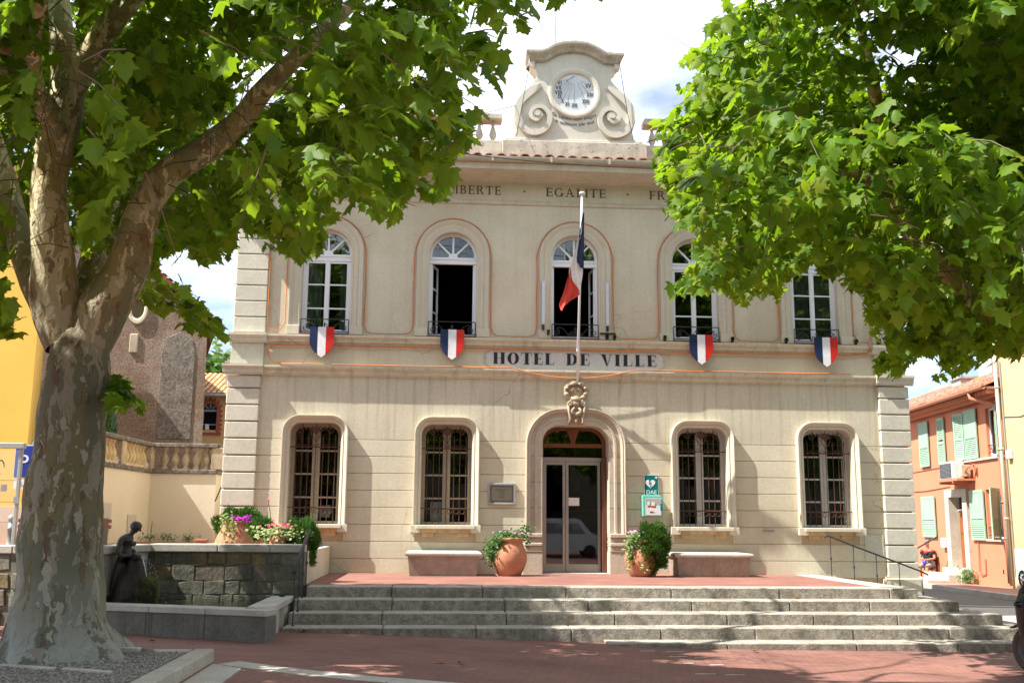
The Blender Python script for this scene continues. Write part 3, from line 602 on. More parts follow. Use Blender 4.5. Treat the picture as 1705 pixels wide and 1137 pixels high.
def casement(parent, x0, x1, z0, z1, rows, y, mt, hinge=None, ang=0, fw=.045, gm=None):
    """one glazed leaf; local origin at hinge x"""
    hx = hinge if hinge is not None else x0
    f = MB(); a, b = x0-hx, x1-hx
    f.box(a, a+fw, -.02, .02, z0, z1); f.box(b-fw, b, -.02, .02, z0, z1); f.box(a+fw, b-fw, -.02, .02, z0, z0+fw*1.3); f.box(a+fw, b-fw, -.02, .02, z1-fw, z1)
    H = (z1-z0)
    for i in range(1, rows): z = z0+H*i/rows; f.box(a+fw, b-fw, -.018, .018, z-.014, z+.014)
    o = f.build('casement', mt, parent, loc=(hx, y, 0)); o.rotation_euler = (0, 0, ang)
    for i in range(rows):
        za = z0+H*i/rows+.016 if i else z0+fw*1.3; zb = z0+H*(i+1)/rows-.016 if i < rows-1 else z1-fw
        MB().box(a+fw, b-fw, -.003, .003, za, zb).build('pane', gm or glassM, o)
    return o
def room(name, x0, x1, y0, y1, z0, z1, mt=darkroom):
    m = MB(); m.add([(x0,y0,z0),(x1,y0,z0),(x1,y1,z0),(x0,y1,z0),(x0,y0,z1),(x1,y0,z1),(x1,y1,z1),(x0,y1,z1)], [(0,1,2,3),(7,6,5,4),(1,5,6,2),(2,6,7,3),(3,7,4,0)])
    return m.build(name, mt, hall)
for n, c in enumerate(BAYS_U):
    lab = ['left closed window with pale curtains', 'window with both casements swung open', 'open window behind the flag', 'closed window partly behind leaves', 'closed curtained window under the right tree'][n]
    s = surround('arch', c, .49, UST, 4.675, 6.39).build('window_surround', surrM, hall)
    MB().box(c-.76, c-.50, -.085, .0, 4.675, 4.85).build('surround_base', surrM, hall, bevel=.008); MB().box(c+.50, c+.76, -.085, .0, 4.675, 4.85).build('surround_base', surrM, hall, bevel=.008)
    wn = MB()      # frame
    outer = arch(c, .49, 4.70, 6.39, 20); inner = arch(c, .435, 4.74, 6.39, 20)
    wn.loft([at_y(inner, .20), at_y(inner, .15), at_y(outer, .15)])
    wn.box(c-.49, c+.49, .13, .2, 6.235, 6.375); wn.box(c-.49, c+.49, .115, .135, 6.325, 6.345); wn.box(c-.49, c+.49, .10, .2, 4.68, 4.75)
    for a in (45, 90, 135):
        ca, sa = math.cos(math.radians(a)), math.sin(math.radians(a)); px, pz = -sa*.018, ca*.018
        wn.prism([(c+.09*ca+px, 6.375+.09*sa+pz), (c+.09*ca-px, 6.375+.09*sa-pz), (c+.45*ca-px, 6.375+.45*sa-pz), (c+.45*ca+px, 6.375+.45*sa+pz)], .15, .185)
    wn.prism([(c+.10*math.cos(PI*i/10), 6.37+.10*math.sin(PI*i/10)) for i in range(11)], .147, .19)
    w_ = wn.build('arched_window', whitepaint, hall); w_['label'] = lab
    MB().prism([(c+.44*math.cos(PI*i/16), 6.372+.44*math.sin(PI*i/16)) for i in range(17)], .165, .171).build('fanlight_pane', glassM, w_)
    if n in (0, 3, 4):
        casement(w_, c-.435, c-.005, 4.75, 6.235, 3, .17, whitepaint); casement(w_, c+.005, c+.435, 4.75, 6.235, 3, .17, whitepaint)
        MB().box(c-.035, c+.035, .135, .155, 4.75, 6.235).build('meeting_stile', whitepaint, w_)
    elif n == 1:
        casement(w_, c-.435, c-.005, 4.75, 6.235, 3, .19, whitepaint, hinge=c-.435, ang=math.radians(74)); casement(w_, c+.005, c+.435, 4.75, 6.235, 3, .19, whitepaint, hinge=c+.435, ang=math.radians(-92))
    else:
        casement(w_, c-.435, c-.005, 4.75, 6.235, 3, .19, whitepaint, hinge=c-.435, ang=math.radians(98)); casement(w_, c+.005, c+.435, 4.75, 6.235, 3, .19, whitepaint, hinge=c+.435, ang=math.radians(-84))
    balconet(w_, c)
    if n in (0, 4):
        for xa, xb in ((c-.47, c-.12 if n == 0 else c-.02), (c+.25 if n == 0 else c+.02, c+.47)):
            cm = MB(); N_ = 36; pts = [(xa+(xb-xa)*i/N_, .34+.03*math.sin(i*1.9)+.012*math.sin(i*.7)) for i in range(N_+1)]
            cm.loft([[(x, y, 4.72) for x, y in pts], [(x, y, 6.8) for x, y in pts]]); cm.build('curtain', curtainM, w_)
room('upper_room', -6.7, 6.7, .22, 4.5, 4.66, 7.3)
# window ledges (terracotta edge on the course)
for c in BAYS_U: MB().box(c-.49, c+.49, -.115, .1, 4.672, 4.69).build('window_ledge', mat('dark_red_ledge', (.20,.085,.06), var=.2), hall)

# lower windows -------------------------------------------------------
LST = [(.0,.30),(.0,-.03),(.012,-.045),(.045,-.075),(.06,-.065),(.085,-.085),(.11,-.11),(.125,-.13),(.14,-.13),(.145,-.115),(.145,.03)]
def grille(parent, c):
    m = MB(); y = .06; z0 = .945; za = 1.245; zb = 2.425; zt = 2.76
    for z in (za, zb): m.tube([(c-.50,y,z),(c+.50,y,z)], .011, 5)
    xs = [c-.385, c-.262, c-.145, c, c+.145, c+.262, c+.385]
    for i, x in enumerate(xs):
        top = 2.88 if i in (1, 3, 5) else 2.62
        m.tube([(x,y+.001*i,z0),(x,y+.001*i,top)], .0085, 5)
        if i in (0,2,4,6): m.tube([(x,y,2.62),(x,y,2.68)], [.012,.001], 5)
    for i in range(len(xs)-1):
        xm = (xs[i]+xs[i+1])/2
        m.tube([(xm+.045*math.cos(a), y, za-.06+.045*math.sin(a)) for a in [2*PI*k/12 for k in range(13)]], .006, 4)
        m.tube([(xm-.045,y,zb+.02),(xm,y,zb+.06),(xm+.045,y,zb+.02)], .006, 4)
    for s in (-1, 1):
        cx = c+s*.285
        m.tube(spiral(cx, 2.755, .085, 1.7, y-.01, a0=0 if s < 0 else PI, sgn=1 if s < 0 else -1), .0085, 5)
        m.tube([(cx-s*.085, y-.01, 2.755), (cx-s*.10, y-.01, 2.83), (cx-s*.17, y-.01, 2.80), (cx-s*.20, y-.01, 2.73)], .008, 5)
        m.tube(spiral(c+s*.12, 2.775, .04, 1.3, y-.01, a0=PI, sgn=s), .007, 5)
        m.tube([(c, y-.012, 2.52), (c+s*.05, y-.012, 2.60), (c+s*.10, y-.012, 2.68), (c+s*.07, y-.012, 2.76)], .008, 5)
        m.tube([(c, y-.012, 2.44), (c+s*.03, y-.012, 2.47), (c+s*.035, y-.012, 2.52)], .006, 4)
    m.prism([(c-.09,2.83),(c+.09,2.83),(c+.06,2.72),(c,2.66),(c-.06,2.72)], y-.02, y-.005)
    m.build('iron_grille', rust, parent)
for n, c in enumerate(BAYS_L):
    mt = beigepaint if n < 2 else greypaint
    surround('rr', c, .50, LST, .93, 2.905, .20).build('window_surround', surrM, hall)
    MB().box(c-.69, c-.50, -.15, .01, .775, .925).build('sill_block', surrM, hall, bevel=.008); MB().box(c+.50, c+.69, -.15, .01, .775, .925).build('sill_block', surrM, hall, bevel=.008)
    MB().box(c-.575, c+.575, -.19, .25, .85, .925).build('window_sill', surrM, hall, bevel=.01)
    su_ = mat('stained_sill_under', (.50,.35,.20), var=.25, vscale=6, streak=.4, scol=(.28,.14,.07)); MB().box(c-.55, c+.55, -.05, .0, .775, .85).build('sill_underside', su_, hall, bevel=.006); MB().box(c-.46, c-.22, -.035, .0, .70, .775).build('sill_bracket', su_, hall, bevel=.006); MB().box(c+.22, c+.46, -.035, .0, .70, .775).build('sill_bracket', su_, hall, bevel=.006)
    wn = MB(); outer = rrect(c, .50, .925, 2.905, .20); inner = rrect(c, .425, .985, 2.825, .15)
    wn.loft([at_y(inner, .29), at_y(inner, .21), at_y(outer, .21)]); wn.box(c-.5, c+.5, .15, .29, .925, .985)
    w_ = wn.build('barred_window', mt, hall)
    for sx in (-1, 1):
        x0, x1 = sorted((c+sx*.075, c+sx*.425)); za, zb = .99, 2.82
        for i in range(4):
            pz0 = za+(zb-za)*i/4+.015; pz1 = za+(zb-za)*(i+1)/4-.012
            MB().box(x0, x1, .245, .25, pz0, pz1).build('pane', glassM, w_)
        f = MB()
        for i in range(1, 4): z = za+(zb-za)*i/4; f.box(x0, x1, .225, .27, z-.018, z+.014)
        f.build('glazing_bars', mt, w_)
    f = MB(); f.box(c-.075, c+.075, .205, .28, .985, 2.83); f.box(c-.012, c+.012, .19, .21, .985, 2.83); f.build('meeting_stile', mt, w_)
    grille(w_, c)
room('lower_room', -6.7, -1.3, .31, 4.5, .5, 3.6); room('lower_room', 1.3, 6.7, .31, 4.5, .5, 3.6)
# things standing inside behind the panes
def simple(name, label, cat, mb, mt, **k):
    o = mb.build(name, mt, **k); return tag(o, label, cat)
simple('white_box', 'white box standing inside behind the bars of the far left ground floor window', 'box', MB().box(-5.10,-4.86,.34,.5,1.05,1.30), paperM, bevel=.01)
simple('posted_notice', 'white framed notice inside behind the bars of the window left of the door', 'notice', MB().box(-2.88,-2.66,.30,.33,1.0,1.38), paperM)
simple('red_folder', 'small red folder inside the far left barred window', 'folder', MB().box(-5.34,-5.27,.36,.40,1.30,1.40), redM)

# door ---------------------------------------------------------------
DST = [(.0,.46),(.0,-.06),(.01,-.07),(.10,-.07),(.115,-.085),(.155,-.085),(.17,-.06),(.24,-.06),(.25,-.10),(.275,-.13),(.30,-.125),(.315,-.145),(.33,-.145),(.335,-.13),(.335,.03)]
lines = []
for off, y in DST:
    lines.append(at_y(rrect(0, .665+off, .78, 2.905+off*1.03, .34+off*1.15, 9), y))
dsur = MB().loft(lines).build('door_surround', doorstone, hall)
for s in (-1, 1):
    jm = MB()
    for a, b in ((.664, .67), ):
        x0, x1 = sorted((s*.668, s*.70))
    def bx(xa, xb, ya, yb, za, zb):
        p, q = sorted((s*xa, s*xb)); jm.box(p, q, ya, yb, za, zb)
    bx(.668, 1.03, -.14, .46, .70, .78); bx(.668, 1.00, -.10, .46, .60, .70); bx(.668, 1.03, -.13, .46, .535, .60); bx(.668, 1.02, -.11, .46, .42, .535)
    bx(.66, 1.06, -.10, .46, -.02, .42)
    jm.build('door_pedestal', doorstone, dsur, bevel=.012)
# joint lines between the surround stones as thin recessed bands
for s in (-1, 1):
    for z in (1.28, 1.78, 2.30):
        x0, x1 = sorted((s*.672, s*.90)); MB().box(x0, x1, -.0712, -.05, z-.004, z+.004).build('stone_joint', mat('joint_dark', (.18,.13,.09)), dsur)
# wooden transom and metal doors
door = MB()
ol = rrect(0, .665, 2.29, 2.905, .34, 9); 
door.loft([at_y(rrect(0, .60, 2.33, 2.845, .30, 9), .42), at_y(rrect(0, .60, 2.33, 2.845, .30, 9), .36), at_y(ol, .36), at_y(ol, .33)])
door.box(-.66,.66,.35,.42,2.50,2.58); door.box(-.04,.04,.345,.42,2.55,2.88); door.prism([(-.04,2.62),(-.13,2.85),(.13,2.85),(.04,2.62)], .348, .42)
dr = door.build('entrance_door', doorwood, hall)
for s in (-1, 1):
    x0, x1 = sorted((s*.05, s*.60)); MB().box(x0, x1, .385, .39, 2.57, 2.85).build('transom_pane', glassD, dr)
MB().box(-.6,.6,.385,.39,2.33,2.5).build('transom_pane', glassD, dr)
f = MB(); f.box(-.66,.66,.37,.45,2.22,2.30); f.box(-.66,-.60,.37,.45,0.01,2.22); f.build('metal_frame', alu, dr)
for x0, x1 in ((-.60, -.155), (-.145, .56)):
    f = MB(); f.box(x0, x0+.055, .385, .43, .02, 2.215); f.box(x1-.055, x1, .385, .43, .02, 2.215); f.box(x0+.055, x1-.055, .385, .43, .02, .17); f.box(x0+.055, x1-.055, .385, .43, 2.15, 2.215)
    lf = f.build('glazed_leaf', alu, dr); MB().box(x0+.055, x1-.055, .405, .411, .17, 2.15).build('pane', glassD, lf)
MB().box(.565, .66, .20, .30, .02, 2.30).build('folded_wood_leaf', woodD, dr, bevel=.01)
MB().box(-.20,-.185,.345,.385,1.0,1.25).build('door_handle', steelM, dr)
MB().box(-.66,.66,-.05,.46,-.03,.012).build('door_step', slabM, hall)
hallw = mat('hallway_wall', (.36,.27,.13), var=.1)
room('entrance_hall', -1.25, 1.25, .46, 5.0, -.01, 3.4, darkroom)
simple('reception_counter', 'wood topped counter inside the entrance hall seen through the glass doors', 'counter', MB().box(-1.1,1.1,2.6,3.1,0,1.18).box(-1.15,1.15,2.55,3.15,1.18,1.26), woodM)
simple('door_notice', 'white paper notice taped on the right glass door leaf', 'notice', MB().box(-.10,.13,.396,.403,1.33,1.49), paperM)
simple('hall_picture', 'dark framed picture on the wall inside the entrance hall', 'picture', MB().box(.2,.7,4.6,4.65,1.75,2.1), zinc)
# carved medallion and keystone over the door
mb = MB(); N_ = 28
ring = []
for k in range(N_+1):
    a = 2*PI*k/N_; ring.append((.215*math.cos(a), -.11, 3.60+.165*math.sin(a)))
mb.tube(ring, [.042+.012*math.cos(k*2*PI/N_*7) for k in range(N_+1)], 8); mb.ball((0,-.06,3.60), .19, .07, .14, 16)
for k in range(8):
    a = 2*PI*(k+.5)/8; mb.ball((.20*math.cos(a), -.15, 3.60+.155*math.sin(a)), .04, .03, .032, 8)
mb.tube([(-.11,-.128,3.575),(-.05,-.135,3.655),(-.01,-.135,3.585),(.04,-.135,3.65),(.11,-.128,3.58)], .012, 6)
mb.ball((0,-.10,3.775), .045, .06, .04, 10); mb.build('carved_medallion', carved, hall, smooth=True)
mb = MB()
mb.prism([(-.17,3.36),(.17,3.36),(.185,3.30),(.13,2.93),(-.13,2.93),(-.185,3.30)], -.17, 0)
for s in (-1, 1):
    mb.tube(spiral(s*.135, 3.345, .055, 1.4, -.20, a0=PI/2, sgn=s, r1=.012), .022, 7)
    mb.tube([(s*.165,-.19,3.30),(s*.155,-.205,3.18),(s*.12,-.20,3.05),(s*.14,-.19,2.97),(s*.10,-.185,2.95)], [.022,.024,.026,.03,.02], 7)
    mb.tube([(s*.04,-.19,3.26),(s*.09,-.22,3.20),(s*.07,-.21,3.11)], .026, 7)
for i in range(-2, 3): mb.tube([(i*.026,-.19,3.41),(i*.022,-.215,3.35),(i*.018,-.205,3.28)], .016, 6)
for i in range(-2, 3):
    a = -PI/2+i*.45; mb.ball((.075*math.cos(a), -.20, 3.20+.075*math.sin(a)), .032, .03, .045, 8)
mb.ball((0,-.18,3.43), .10, .07, .05, 12); mb.tube([(-.10,-.17,3.42),(-.05,-.20,3.465),(0,-.2,3.48),(.05,-.20,3.465),(.10,-.17,3.42)], .02, 6); mb.ball((0,-.19,3.0), .03, .03, .06, 8)
mb.build('carved_keystone', carved, hall, smooth=True)
MB().box(3.80,4.02,-.02,.01,.845,.885).build('wall_vent', zinc, hall); MB().box(3.79,4.03,-.03,.01,.885,.895).build('vent_hood', stuccoS, hall)
MB().box(5.87,6.26,-.02,.005,.28,.80).build('meter_hatch', quoinM, hall, bevel=.006)

# pediment -------------------------------------------------------------
half = [(1.34,8.95),(1.27,9.02),(1.22,9.13),(1.25,9.23),(1.30,9.40),(1.31,9.50),(1.29,9.65),(1.20,9.86),(1.08,10.02),(.98,10.12),(.88,10.22),(.80,10.32),(.79,10.40),(.82,10.50),(.88,10.58),(.93,10.62),(.93,10.70)]
poly = [(-x, z) for x, z in half] + [(x, z) for x, z in half[::-1]]
core = [(-.93,10.70),(-.6,10.72),(-.4,10.84),(-.2,10.92),(0,10.95),(.2,10.92),(.4,10.84),(.6,10.72),(.93,10.70)]
ped = MB().prism([(-x, z) for x, z in half] + core[1:-1] + [(x, z) for x, z in half[::-1]], -.02, .42).build('sundial_pediment', pedM, hall)
MB().box(-1.53,1.53,-.10,.5,8.40,8.90).build('pediment_base', parapetM, ped, bevel=.01)
MB().box(-1.47,1.47,-.07,.48,8.90,8.955).build('pediment_plinth', pedM, ped, bevel=.008)
top = [(-1.05,10.90),(-.70,10.91),(-.58,10.97),(-.44,11.06),(-.25,11.125),(0,11.15),(.25,11.125),(.44,11.06),(.58,10.97),(.70,10.91),(1.05,10.90)]
def capline(dz, kx, y): return [(x*kx, y, z+dz) for x, z in top]
cp = MB(); cp.loft([capline(-.23,.90,-.02), capline(-.21,.92,-.10), capline(-.15,.94,-.13), capline(-.10,.98,-.20), capline(-.07,1.,-.22), capline(-.02,1.,-.22), capline(0,.99,-.19), capline(.0,.99,.5), capline(-.15,.95,.5), capline(-.23,.9,.42)])
for s in (0, 10):
    pass
ends = [[(x*s*k, y, 10.90+dz) for dz, k, y in ((-.23,.9,-.02),(-.21,.92,-.10),(-.15,.94,-.13),(-.10,.98,-.20),(-.07,1,-.22),(-.02,1,-.22),(0,.99,-.19),(0,.99,.5),(-.15,.95,.5))] for x, s in ((1.05,-1),(1.05,1))]
for e in ends: cp.add(e, [tuple(range(len(e)))])
cp.build('pediment_cap', capM, ped)
MB().box(-.97,-.86,-.08,.1,10.58,10.69).build('cap_corbel', pedM, ped); MB().box(.86,.97,-.08,.1,10.58,10.69).build('cap_corbel', pedM, ped)
# scrolls in relief
for s in (-1, 1):
    mb = MB()
    band_o = [(.72,10.16),(.80,10.10),(.92,10.02),(1.05,9.90),(1.16,9.76),(1.22,9.58),(1.20,9.38),(1.11,9.20),(.97,9.10),(.82,9.08),(.66,9.15),(.56,9.29),(.54,9.46),(.62,9.60),(.74,9.66),(.86,9.63),(.94,9.53),(.93,9.42),(.86,9.36),(.78,9.37),(.74,9.44),(.78,9.50)]
    band = catmull([(s*x, -.02, z) for x, z in band_o], 4)
    rad = [max(.022, .085*(1-i/len(band)*.72)) if i > 8 else .03+.05*i/8 for i in range(len(band))]
    # flat band: extrude as ribbon with raised front
    L1, L2, L3, L4 = [], [], [], []
    for i, p in enumerate(band):
        t = band[min(i+1, len(band)-1)]-band[max(i-1, 0)]; t = t/np.linalg.norm(t); nn_ = np.array([-t[2], 0, t[0]])
        a_ = p+nn_*rad[i]; b_ = p-nn_*rad[i]; yf = -.09-.05*i/len(band)
        L1.append((a_[0], -.015, a_[2])); L2.append((a_[0], yf, a_[2])); L3.append((b_[0], yf, b_[2])); L4.append((b_[0], -.015, b_[2]))
    mb.loft([L1, L2, L3, L4]); mb.lathe([(0,-.0),(.11,-.0)], n=4) if False else None
    mb.prism([(s*.80+.12*math.cos(a), 9.48+.12*math.sin(a)) for a in [2*PI*i/20 for i in range(20)]], -.10, -.02)
    mb.prism([(s*.80+.055*math.cos(a), 9.48+.055*math.sin(a)) for a in [2*PI*i/14 for i in range(14)]], -.165, -.09)
    mb.build('scroll', pedM, ped)
# dial
DC = (0.0, 10.01)
cir = lambda r, y, n=40: [(DC[0]+r*math.cos(2*PI*i/n), y, DC[1]+r*math.sin(2*PI*i/n)) for i in range(n)]
MB().loft([cir(.575,-.02), cir(.57,-.06), cir(.54,-.085), cir(.50,-.085), cir(.455,-.07), cir(.42,-.03)], True).build('dial_ring', pedM, ped)
dial = MB().add(cir(.435,-.032), [tuple(range(39,-1,-1))]).build('sundial', dialM, ped)
mk = MB(); oc = (0.0, 10.40)
rom = [('VI',-.315,10.235),('VII',-.345,10.125),('VIII',-.345,10.02),('IX',-.315,9.925),('X',-.26,9.835),('XI',-.16,9.765),('XII',-.005,9.74),('XIII',.24,9.835),('XIV',.335,9.99),('XV',.30,10.19)]
def roman(mb, s, cx, cz, h=.085):
    wd = {'I':.028,'V':.062,'X':.062}; tot = sum(wd[c] for c in s); x = cx-tot/2; t = .0075
    for c in s:
        w_ = wd[c]
        if c == 'I': mb.prism([(x+w_/2-t,cz-h/2),(x+w_/2+t,cz-h/2),(x+w_/2+t,cz+h/2),(x+w_/2-t,cz+h/2)], -.040, -.0325)
        else:
            a, b = (x+.006, x+w_-.012); 
            if c == 'V': L_ = [((a,cz+h/2),((a+b)/2,cz-h/2)), ((b,cz+h/2),((a+b)/2,cz-h/2))]
            else: L_ = [((a,cz+h/2),(b,cz-h/2)), ((b,cz+h/2),(a,cz-h/2))]
            for q, (p0, p1) in enumerate(L_): mb.prism([(p0[0]-t,p0[1]),(p0[0]+t,p0[1]),(p1[0]+t,p1[1]),(p1[0]-t,p1[1])], -.040-.0006*q, -.0325)
        x += w_
for s, x, z in rom:
    roman(mk, s, x, z)
    d = np.array([x-oc[0], z-oc[1]]); L_ = np.linalg.norm(d); u = d/L_; nrm = np.array([-u[1], u[0]])*.0022
    p0 = np.array(oc)+u*.17; p1 = np.array(oc)+u*(L_-.065)
    mk.prism([tuple(p0-nrm), tuple(p1-nrm), tuple(p1+nrm), tuple(p0+nrm)], -.036, -.0325)
mk.build('hour_marks', mat('dial_ink', (.09,.085,.10)), dial)
MB().tube([(0,-.035,10.40),(-.19,-.16,10.22)], .006, 6).build('gnomon', iron, dial)
def arc_text(body, r, c, amid, size, name):
    n = len(body); step = .0
    wd = [.26 if ch in "il'tI" else (.34 if ch in 'r ' else (.72 if ch == 'm' else .52)) for ch in body]; tot = sum(wd); x = -tot/2
    for ch, w_ in zip(body, wd):
        xm = (x+w_/2)*size; x += w_
        if ch == ' ': continue
        a = -PI/2+xm/r
        o = text_obj(ch, size, MATS['dial_ink'], ped, (c[0]+r*math.cos(a), -.024, c[1]+r*math.sin(a)), (PI/2, -(a+PI/2), 0), 'motto_letter', .002)
arc_text("Qu'aquest'ouro siegue", 1.02, (0, 10.42), 0, .105, 'motto'); arc_text("la milhouro pèr tout", 1.14, (0, 10.42), 0, .105, 'motto')

# parapet balustrade either side
bprof = [(.06,0),(.06,.035),(.035,.05),(.045,.075),(.075,.14),(.08,.18),(.06,.26),(.035,.33),(.03,.38),(.045,.40),(.035,.42),(.055,.435),(.055,.47)]
for s in (-1, 1):
    a, b = sorted((s*1.53, s*6.4)); bl = MB().box(a, b, .1, .42, 8.55, 8.95); bl.box(a, b, .08, .44, 9.42, 9.55)
    br_ = bl.build('parapet', parapetM, hall, bevel=.012)
    pr = None
    for i in range(16):
        x = s*(1.72+.29*i)
        if i in (5, 11): MB().box(x-.11,x+.11,.12,.40,8.95,9.42).build('parapet_pier', parapetM, br_); continue
        if pr is None: pr = MB().lathe(bprof, n=12).build('baluster', parapetM, br_, smooth=True, loc=(x,.26,8.95))
        else: inst(pr, (x,.26,8.95), br_)
# ------------------------------------------------------------------ terrace and steps
RZ, TD, Y0, X0, XL = .16, .44, -4.3, 4.9, -4.70
MB().box(XL-.1, X0-.46, Y0+.40, .02, -.9, -.004).build('terrace_paving', terrM, None, kind='structure')
MB().box(XL, X0-.41, Y0+.30, .0, -.92, -.012).box(X0-.5, X0-.3, Y0+.35, 1.2, -.92, -.012).build('terrace_base', mortarM, None, kind='structure')
steps = thing('entrance_steps', 'broad flight of rough granite steps wrapping round the right end of the terrace', 'steps')
for k in range(5):
    yf = Y0-TD*k; xr = X0+TD*k; z1 = -RZ*k; z0 = z1-.22
    x = XL - (.10 if k else .0) - .02*k; first = True
    if k == 4: x = -.35
    xe = xr
    cuts = [x]
    while cuts[-1] < xe-1.9: cuts.append(cuts[-1]+random.uniform(1.25, 1.85))
    cuts.append(xe)
    for a, b in zip(cuts[:-1], cuts[1:]):
        bb = b-.005 if b < xe else b
        if b >= xe:   # corner stone
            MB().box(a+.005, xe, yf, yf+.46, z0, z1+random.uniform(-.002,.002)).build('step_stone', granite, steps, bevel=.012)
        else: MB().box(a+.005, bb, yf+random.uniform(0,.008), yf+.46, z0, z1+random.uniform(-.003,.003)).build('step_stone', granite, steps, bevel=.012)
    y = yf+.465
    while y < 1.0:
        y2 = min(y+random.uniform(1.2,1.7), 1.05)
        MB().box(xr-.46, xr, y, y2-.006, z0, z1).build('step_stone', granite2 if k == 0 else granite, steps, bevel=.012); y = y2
mb = MB(); mb.box(XL, X0+4*TD-.45, Y0-4*TD+.45, 1.0, -.95, -.86); mb.build('step_core', mortarM, steps)
for k in range(1, 5): MB().box(XL-.08, X0+TD*k-.44, Y0-TD*k+.44, .9, -.95, -RZ*k-.03).build('step_core', mortarM, steps)

def baluster_rail(name, label, pts_top, posts, r=.017, collar=True, mt=iron):
    t = thing(name, label, 'handrail', posts[0][:3]); L0 = Vector(posts[0][:3])
    MB().tube([Vector(p)-L0 for p in pts_top], r, 8).build('top_rail', mt, t, smooth=True)
    for (x, y, z, zt) in posts:
        m = MB(); m.tube([Vector((x,y,z))-L0, Vector((x,y,zt))-L0], .0085, 6)
        zc = z+(zt-z)*.45; m.lathe([(.008,-.03),(.02,-.015),(.02,.015),(.008,.03)], Vector((x,y,zc))-L0, 8); m.lathe([(.02,0),(.02,.012),(.008,.02)], Vector((x,y,z))-L0, 8)
        m.build('post', mt, t)
    return t
ps = []
for i in range(5):
    x = 5.08+.46*i; ps.append((x, -.22, -.16*max(0, i-0)+.0 if i == 0 else -.16*i, .75-.166*i-.015))
baluster_rail('stair_handrail', 'thin black iron handrail sloping down along the wall at the right end of the terrace', [(4.97,-.22,.735),(5.0,-.22,.78),(5.08,-.22,.76)]+[(p[0],-.22,p[3]+.015) for p in ps[1:]]+[(7.05,-.22,.02)], ps)
zt = lambda y: .84+(y+3.95)*.375
posts = [(-4.735, -5.40, -.48, zt(-5.4)), (-4.735, -4.95, -.32, zt(-4.95)), (-4.735, -4.5, -.16, zt(-4.5)), (-4.735, -4.1, -.02, zt(-4.1))]
baluster_rail('fountain_handrail', 'short steep black handrail between the fountain and the left end of the steps', [(-4.735,-5.5,zt(-5.5)-.0),(-4.735,-3.92,zt(-3.92))], posts, r=.026)

# ------------------------------------------------------------------ fountain
fo = thing('fountain', 'stone wall fountain with a low polygonal basin beside the entrance steps', 'fountain', (-6,-5.5,-.5)); FO = Vector((-6,-5.5,-.5))
def fb(mb, name, mt, **k):
    mb.v = [(x-FO.x, y-FO.y, z-FO.z) for x, y, z in mb.v]; return mb.build(name, mt, k.pop('parent', fo), **k)
bw_ = fb(MB().box(-7.3, -4.80, -3.985, -3.6, -.6, .495), 'back_wall', mortarM)
# rubble stones of the back wall: irregular cells
zrow = [.485, .30, .06, -.14, -.36]
for r in range(4):
    x = -7.12+random.uniform(0,.12)
    while x < -4.86:
        wd = random.uniform(.2,.42) if r != 1 else random.uniform(.24,.46); xe = min(x+wd, -4.815)
        if xe-x < .1: break
        za, zb = zrow[r+1]+.010, zrow[r]-.010; g = .008
        j = lambda a: a+random.uniform(-.03,.03)
        poly = [(x+g, j(za)), ((x+xe)/2, za+random.uniform(-.02,.01)), (xe-g, j(za)), (xe-g+random.uniform(-.02,.0), (za+zb)/2), (xe-g, j(zb)), ((x+xe)/2, zb+random.uniform(-.01,.02)), (x+g, j(zb)), (x+g+random.uniform(-.0,.02), (za+zb)/2)]
        mt = rubbleM[random.choices([0,1,2,3],[7,1.6,1.2,2.2])[0]]
        if x > -5.35 and r < 2: mt = rubbleM[random.choice([0,2,2,1])]
        o = fb(MB().prism(poly, -3.992-random.uniform(.0,.010), -3.97), 'rubble_stone', mt, bevel=.006); o.parent = fo
        x = xe
cx = [-7.16, -6.12, -5.32, -4.80]
for a, b in zip(cx[:-1], cx[1:]): fb(MB().box(a+.004, b-.004, -4.04, -3.62, .495, .615), 'wall_coping', granite2, bevel=.012)
# left side wall of granite slabs
sw = [(-7.17,-4.0),(-7.22,-4.6),(-7.27,-5.15),(-7.33,-5.7)]
for (xa, ya), (xb, yb) in zip(sw[:-1], sw[1:]):
    m = MB(); m.prism_z([(xa,ya-.006),(xb,yb+.006),(xb-.3,yb+.0),(xa-.3,ya-.0)], -.6, .50); fb(m, 'side_slab', sidewallM, bevel=.014)
m = MB(); m.prism_z([(-7.12,-4.0),(-7.29,-5.75),(-7.66,-5.7),(-7.5,-4.0)], .50, .61); fb(m, 'wall_coping', granite2, bevel=.012)
# low basin walls
A_ = Vector((-4.87,-7.02)); B_ = Vector((-7.35,-6.06)); d = (B_-A_).normalized(); n_ = Vector((d.y,-d.x)); n_ = n_ if n_.y > 0 else -n_
Lw = (B_-A_).length
for i in range(3):
    a = A_+d*(Lw*i/3+.003); b = A_+d*(Lw*(i+1)/3-.003); h = random.uniform(-.004,.004)
    m = MB(); m.prism_z([tuple(a+n_*.03), tuple(b+n_*.03), tuple(b+n_*.30), tuple(a+n_*.30)], -.75, -.215); fb(m, 'basin_panel', basinM, bevel=.006)
joints = [0, .86, 1.72, Lw]
for i in range(3):
    a = A_+d*(joints[i]+.003); b = A_+d*(joints[i+1]-.003)
    m = MB(); m.prism_z([tuple(a), tuple(b), tuple(b+n_*.34), tuple(a+n_*.34)], -.215, -.135); fb(m, 'basin_coping', slabM, bevel=.008)
for i in range(6):
    ya = -6.86+.41*i; fb(MB().box(-5.13, -4.895-.006*(i % 2), ya+.012, min(ya+.40,-4.41), -.75, -.215), 'side_panel', sidewallM if i % 2 else granite2, bevel=.008)
fb(MB().box(-5.1, -4.92, -6.8, -4.4, -.75, -.22), 'side_core', mortarM)
